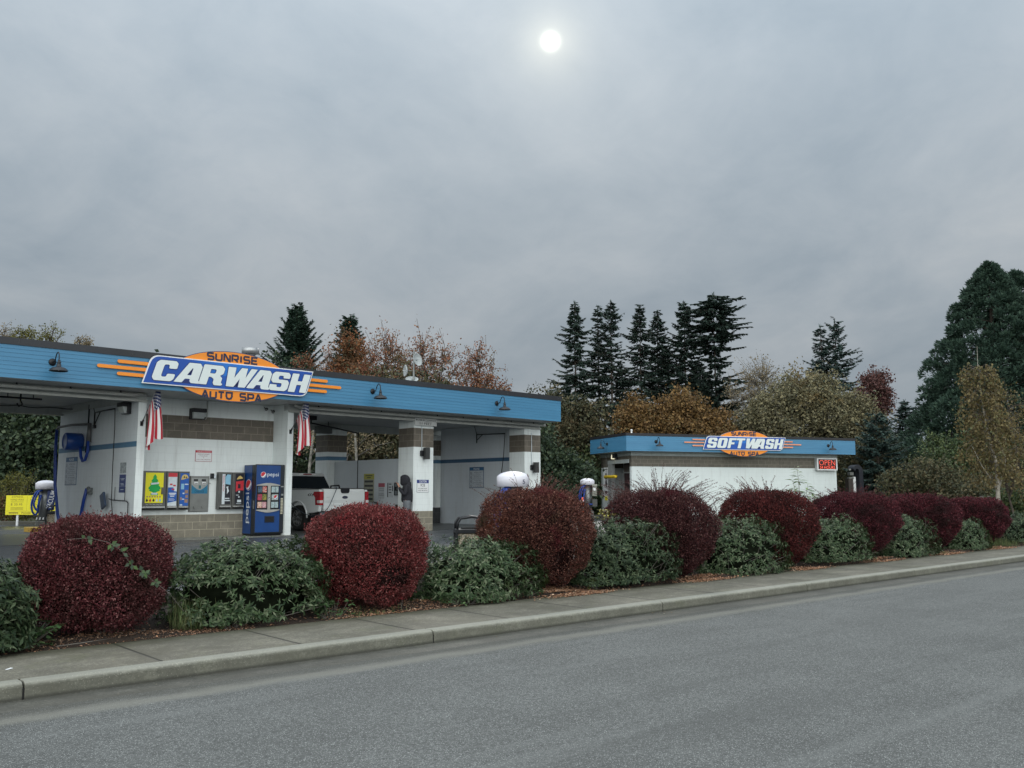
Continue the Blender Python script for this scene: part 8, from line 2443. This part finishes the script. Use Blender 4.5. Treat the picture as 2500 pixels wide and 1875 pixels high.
# through the middle bay
for i, (px_, yy, tp, r_, sd, m_, lab) in enumerate(((-10.9, 44, 8.0, 2.4, 351, c_dkgr, "dark leafy tree seen through the middle bay, left of the rear pier"), (-7.2, 45, 8.0, 2.4, 352, c_olive, "dull olive tree seen over the half-height divider wall"), (-4.6, 46, 8.0, 2.2, 353, c_olive, "dull brown tree showing between the divider wall and the banded pier"), (-13.6, 46, 7.5, 2.4, 354, c_mid, "green tree hidden behind the recess, seen past the flag"))):
    broadleaf(lab, px_, yy, tp, 0.4, r_, 1.8, sd, m_, tips=260, per=44, leaf=0.18, spread=0.32)
for i, (px_, yy, lean, lab) in enumerate(((-9.25, 41, 0.25, "white birch trunk seen beside the right flag"), (-6.95, 41, -0.2, "white birch trunk seen over the divider wall"), (-7.4, 41.3, -0.5, "second thin white birch trunk seen over the divider wall"))):
    t = thing("birch_tree", lab, "tree", (px_, yy, 0.26), 0)
    rng = np.random.default_rng(400 + i)
    mb = MB(); mb.tube([(0, 0, -0.1), (lean * 0.4, 0, 2.5), (lean, 0, 4.2), (lean * 1.2, 0, 5.3)], [0.075, 0.065, 0.05, 0.02], 8); mb.build("trunk", plain("birch_white_bark", (0.26, 0.245, 0.215), 0.7, var=0.55, vscale=5), t)
    mb = MB()
    for k in range(6):
        z = 2.4 + k * 0.45; a = rng.uniform(0, 6.28); L = rng.uniform(0.9, 1.8)
        mb.tube([(lean * z / 7, 0, z), (lean * z / 7 + math.cos(a) * L * 0.5, math.sin(a) * L * 0.5, z + 0.5), (lean * z / 7 + math.cos(a) * L, math.sin(a) * L, z + 0.7)], [0.03, 0.02, 0.008], 5)
    mb.build("limb", M_twigg, t)
    n = 900; Q = np.stack([rng.normal(0, 0.9, n), rng.normal(0, 0.9, n), rng.uniform(3.0, 5.8, n)], 1)
    V, F = leaves_geo(Q, rand_dirs(n, rng), rand_dirs(n, rng), 0.10, 0.07); raw_mesh("crown", V, F, c_pale, t)

# between the two buildings
for (X_, Y_, tp, zb_, rx_, sd, m_, tips_, per_, lab) in (
        (2.35, 52, 7.4, 0.4, 1.5, 361, c_olive, 260, 60, "dull brown-green tree just right of the long building's end pier"),
        (4.30, 53, 7.3, 0.4, 1.75, 362, c_olive, 300, 60, "rounded dull olive tree left of the small building"),
        (1.15, 46, 5.5, 0.3, 1.2, 363, c_dkgr, 220, 56, "dark evergreen under the long roof's overhanging corner"),
        (2.6, 46, 3.6, 0.3, 1.6, 364, c_dkgr, 240, 56, "dark bush mass behind the far vacuum station"),
        (4.2, 52.6, 4.3, 0.3, 1.5, 365, c_mid, 260, 56, "yellow-green bush tree touching the small building's left corner"),
        (0.2, 43, 2.2, 0.3, 1.2, 366, c_olive, 150, 50, "dull olive bush low behind the tall brown-red barberry")):
    broadleaf(lab, X_, Y_, tp, zb_, rx_, 1.3, sd, m_, tips=tips_, per=per_, leaf=0.17, spread=0.26)
# behind the small building
for (X_, Y_, tp, zb_, rx_, sd, m_, tips_, per_, lab) in (
        (8.3, 62, 8.3, 3.2, 1.35, 371, c_brown, 200, 66, "orange-topped tree behind the small building's left end"),
        (9.9, 63, 7.9, 2.8, 1.6, 374, c_brown, 220, 64, "olive-orange tree second from the left behind the small building"),
        (11.8, 62, 8.7, 2.6, 2.0, 372, c_brown, 300, 70, "broad orange-brown tree behind the small building, left of its sign"),
        (14.0, 63, 7.5, 2.6, 1.8, 373, c_brown, 240, 64, "brown tree just left of the SOFTWASH sign's oval"),
        (16.4, 64, 6.6, 2.4, 2.0, 376, c_olive, 240, 60, "low dull green tree right behind the SOFTWASH sign"),
        (20.3, 62, 10.1, 3.4, 3.1, 375, c_gold, 620, 40, "large rounded olive-gold tree with visible grey limbs"),
        (23.2, 62, 8.6, 2.6, 2.4, 377, c_gold, 420, 46, "golden-brown tree at the olive-gold tree's right side"),
        (17.9, 63, 8.4, 3.0, 2.0, 379, c_gold, 320, 42, "olive tree at the olive-gold tree's left side"),
        (21.9, 59, 4.8, 0.4, 2.6, 381, c_olive, 260, 60, "dull olive bush behind the small building's right end"),
        (27.4, 66, 5.4, 0.4, 3.0, 382, c_dkgr, 300, 60, "dark bush below the sky gap at right"),
        (20.9, 46, 3.3, 0.3, 2.0, 383, c_olive, 240, 60, "brown-green bush behind the black belt unit"),
        (24.8, 50, 4.9, 0.3, 2.7, 384, c_mid, 360, 64, "green bushy tree between the small building and the huge evergreen"),
        (27.6, 50, 4.3, 0.3, 2.2, 385, c_mid, 300, 60, "bright green bushy tree left of the birch's foot"),
        (22.6, 44, 2.2, 0.3, 1.8, 386, c_olive, 200, 50, "low brown bush over the sixth barberry"),
        (25.6, 43, 2.1, 0.3, 1.7, 387, c_dkgr, 200, 50, "low dark bush over the seventh barberry"),
        (21.2, 41, 1.9, 0.3, 1.2, 388, c_olive, 130, 46, "low tan bush beside the seventh barberry"),
        (24.2, 37, 1.9, 0.3, 1.6, 389, c_dkgr, 180, 50, "dark bush at the birch's foot, right side"),
        (20.6, 37, 1.6, 0.3, 1.3, 390, c_mid, 150, 50, "dark green bush at the birch's foot, left side")):
    broadleaf(lab, X_, Y_, tp, zb_, rx_, rx_ * 0.8, sd, m_, tips=tips_, per=per_, leaf=0.18 if Y_ > 55 else 0.13, spread=0.30 if Y_ > 55 else 0.22, bark=M_barkg if sd == 375 else M_bark, stems=5 if sd == 375 else 1)
broadleaf("pale wispy nearly bare tree left of the olive-gold tree", 18.0, 66, 11.8, 4.0, 2.6, 2.0, 391, c_pale, tips=900, per=9, leaf=0.12, spread=0.12, twig_r=0.02, shell=0.5, bark=M_barkg)
broadleaf("dark red maple top behind the golden tree", 30.4, 75, 11.9, 7.4, 1.45, 1.4, 392, c_redm, tips=260, per=26, leaf=0.20, spread=0.20)
broadleaf("pale blue-green tree below the dark red maple", 29.4, 74, 8.2, 3.0, 1.9, 1.5, 393, LM("leaf_blue_green", [(0.03, 0.05, 0.04), (0.06, 0.085, 0.065), (0.09, 0.12, 0.09)], 0.6, 0.08), tips=170, per=50, leaf=0.2, spread=0.32)

# the birch in front of the huge evergreen
rng = np.random.default_rng(55)
t = thing("birch_tree", "slender pale-trunked birch with sparse tan leaves at the right", "tree", (17.6, 33.0, 0.26), 0)
tr_pts = [(0, 0, -0.2), (0.02, 0, 1.0), (0.05, 0, 2.2), (-0.12, 0, 3.0), (-0.26, 0, 3.7), (-0.32, 0, 4.4), (-0.36, 0, 5.0), (-0.42, 0, 5.8), (-0.40, 0, 6.6)]
mb = MB(); mb.tube(tr_pts, [0.085, 0.075, 0.062, 0.050, 0.038, 0.028, 0.018, 0.009, 0.004], 9)
mb.tube([(0.02, 0, 1.15), (0.22, 0.05, 1.75), (0.40, 0.05, 2.35), (0.5, 0.1, 3.2)], [0.03, 0.028, 0.02, 0.008], 6)
mb.tube([(0.0, 0, 1.3), (-0.2, -0.05, 1.7), (-0.55, -0.1, 2.2), (-0.85, -0.1, 2.9)], [0.025, 0.022, 0.014, 0.006], 6)
mb.build("trunk", M_birch, t)
S1, L1 = [], []
P = np.array(tr_pts)
for i in range(240):
    f = rng.uniform(1.4, 7.0); k = int(f); p0 = P[k] + (P[k + 1] - P[k]) * (f - k)
    a = rng.uniform(0, 6.28); L = rng.uniform(0.5, 1.35) * (1.25 - f / 9.5)
    d = np.array([math.cos(a), math.sin(a) * 0.9, 0.5]); d /= np.linalg.norm(d)
    p1 = p0 + d * L * 0.6; p2 = p1 + np.array([d[0] * 0.35, d[1] * 0.35, -0.10 - 0.2 * rng.random()]) * L; p3 = p2 + np.array([d[0] * 0.06, d[1] * 0.06, -0.34 * rng.random() - 0.1]) * L
    S1.append(tubes_geo(np.array([p0, p1, p2]), np.array([p1, p2, p3]), [0.011, 0.007, 0.004], [0.007, 0.004, 0.002], 3))
    m = int(46 * L); q = np.array([p0, p1, p2, p3]); g = rng.uniform(0.7, 2.99, m); kk = g.astype(int)
    Q = q[kk] + (q[kk + 1] - q[kk]) * (g - kk)[:, None] + rng.normal(0, 0.09, (m, 3)); Q[:, 2] -= rng.uniform(0, 0.12, m)
    LL = 0.088 * rng.uniform(0.6, 1.3, m)
    L1.append(leaves_geo(Q, rand_dirs(m, rng) * 0.6 + np.array([0, 0, -0.8]), rand_dirs(m, rng), LL, LL * 0.85))
V, F = cat(S1); raw_mesh("limb", V, F, M_twigg, t)
V, F = cat(L1); raw_mesh("crown", V, F, c_birch, t)
broadleaf("tan-leaved birch crown filling the photo's right edge", 19.4, 35.0, 5.9, 1.2, 1.6, 1.4, 395, c_birch, tips=200, per=16, leaf=0.09, spread=0.17, trunk_r=0.05, hang=0.15)


# far low wood closing the horizon
def far_wood():
    rng = np.random.default_rng(500)
    n = 60000
    x = rng.uniform(-120, 150, n)
    hgt = 5.6 + 1.4 * np.sin(x * 0.21) + 1.0 * np.sin(x * 0.53 + 1) + 0.6 * np.sin(x * 1.3)
    z = 0.2 + 0.8 * hgt * rng.uniform(0, 1, n) ** 0.7
    y = 112 + rng.uniform(-3, 4, n)
    L = rng.uniform(0.35, 0.8, n)
    V, F = leaves_geo(np.stack([x, y, z], 1), rand_dirs(n, rng), rand_dirs(n, rng), L, L * 0.7)
    o = raw_mesh("treeline", V, F, c_dkgr, None)
    tag(o, "far dark wood reading as one mass along the horizon", "woodland", kind="stuff")


far_wood()

# short timber rail at the far right
t = thing("fence_rail", "low weathered timber rail at the photo's right edge", "fence", (22.0, 38.5, 0.27), 0)
mb = MB(); mb.box(-2.2, 3.5, -0.04, 0.04, 0.95, 1.08); mb.build("rail", M_barkg, t)
for s in (-2.0, 0.4, 2.8):
    mb = MB(); mb.box(s - 0.05, s + 0.05, 0.045, 0.13, 0, 1.0); mb.build("post", M_barkg, t)

# ================================================================== PARTS OF PARTS
def kids(o): return [c for c in C.objects if c.parent is o]


def base(o): return o.name.split(".")[0]


def nest(root, into, names, pick=lambda i, o: True):
    par = [c for c in kids(root) if base(c) == into]
    if not par: return
    for i, c in enumerate([c for c in kids(root) if base(c) in names]):
        if pick(i, c): c.parent = par[0]


for o in [o for o in C.objects if o.parent is None and o.type == "EMPTY"]:
    b = base(o)
    if b in ("carwash_sign", "softwash_sign"):
        nest(o, "oval_panel", ("lettering",), lambda i, c: i > 0)
        nest(o, "banner_face", ("lettering", "letter_outline"))
    elif b == "vending_cabinet":
        nest(o, "poster", ("poster_band", "poster_print", "poster_strip", "fir_emblem", "emblem_band", "pictogram", "scent_picture", "lettering"))
        nest(o, "cabinet", ("tray_lip", "tray_slot", "pull_knob", "coin_box"))
    elif b == "drinks_machine":
        nest(o, "window", ("drink_picture",))
        nest(o, "door", ("door_panel", "silver_trim", "select_button", "bill_slot", "slot_frame", "delivery_slot", "handle"))
    elif b == "pickup_truck":
        nest(o, "tailgate", ("tailgate_cap", "tailgate_crease", "tailgate_handle", "emblem_rim", "emblem"))
        nest(o, "rear_bumper", ("number_plate",))
        nest(o, "cab", ("rear_window", "side_window", "windscreen", "brake_light", "cargo_light"))
    elif b == "change_machine":
        nest(o, "door", ("upper_plate", "label", "lettering", "bill_slot", "bill_slot_bezel", "decal", "coin_cup", "display"))
    elif b in ("caution_sign", "rules_sign", "notice_sign", "open_sign"):
        nest(o, "panel" if b != "open_sign" else "display_panel", ("lettering", "prohibition_symbol"))
    elif b in ("price_banner",):
        nest(o, "panel", ("lettering",))
    elif b == "vacuum_station":
        nest(o, "dome", ("number",)); nest(o, "decal_panel", ("lettering",)); nest(o, "coin_box", ("coin_box_hood", "label"))
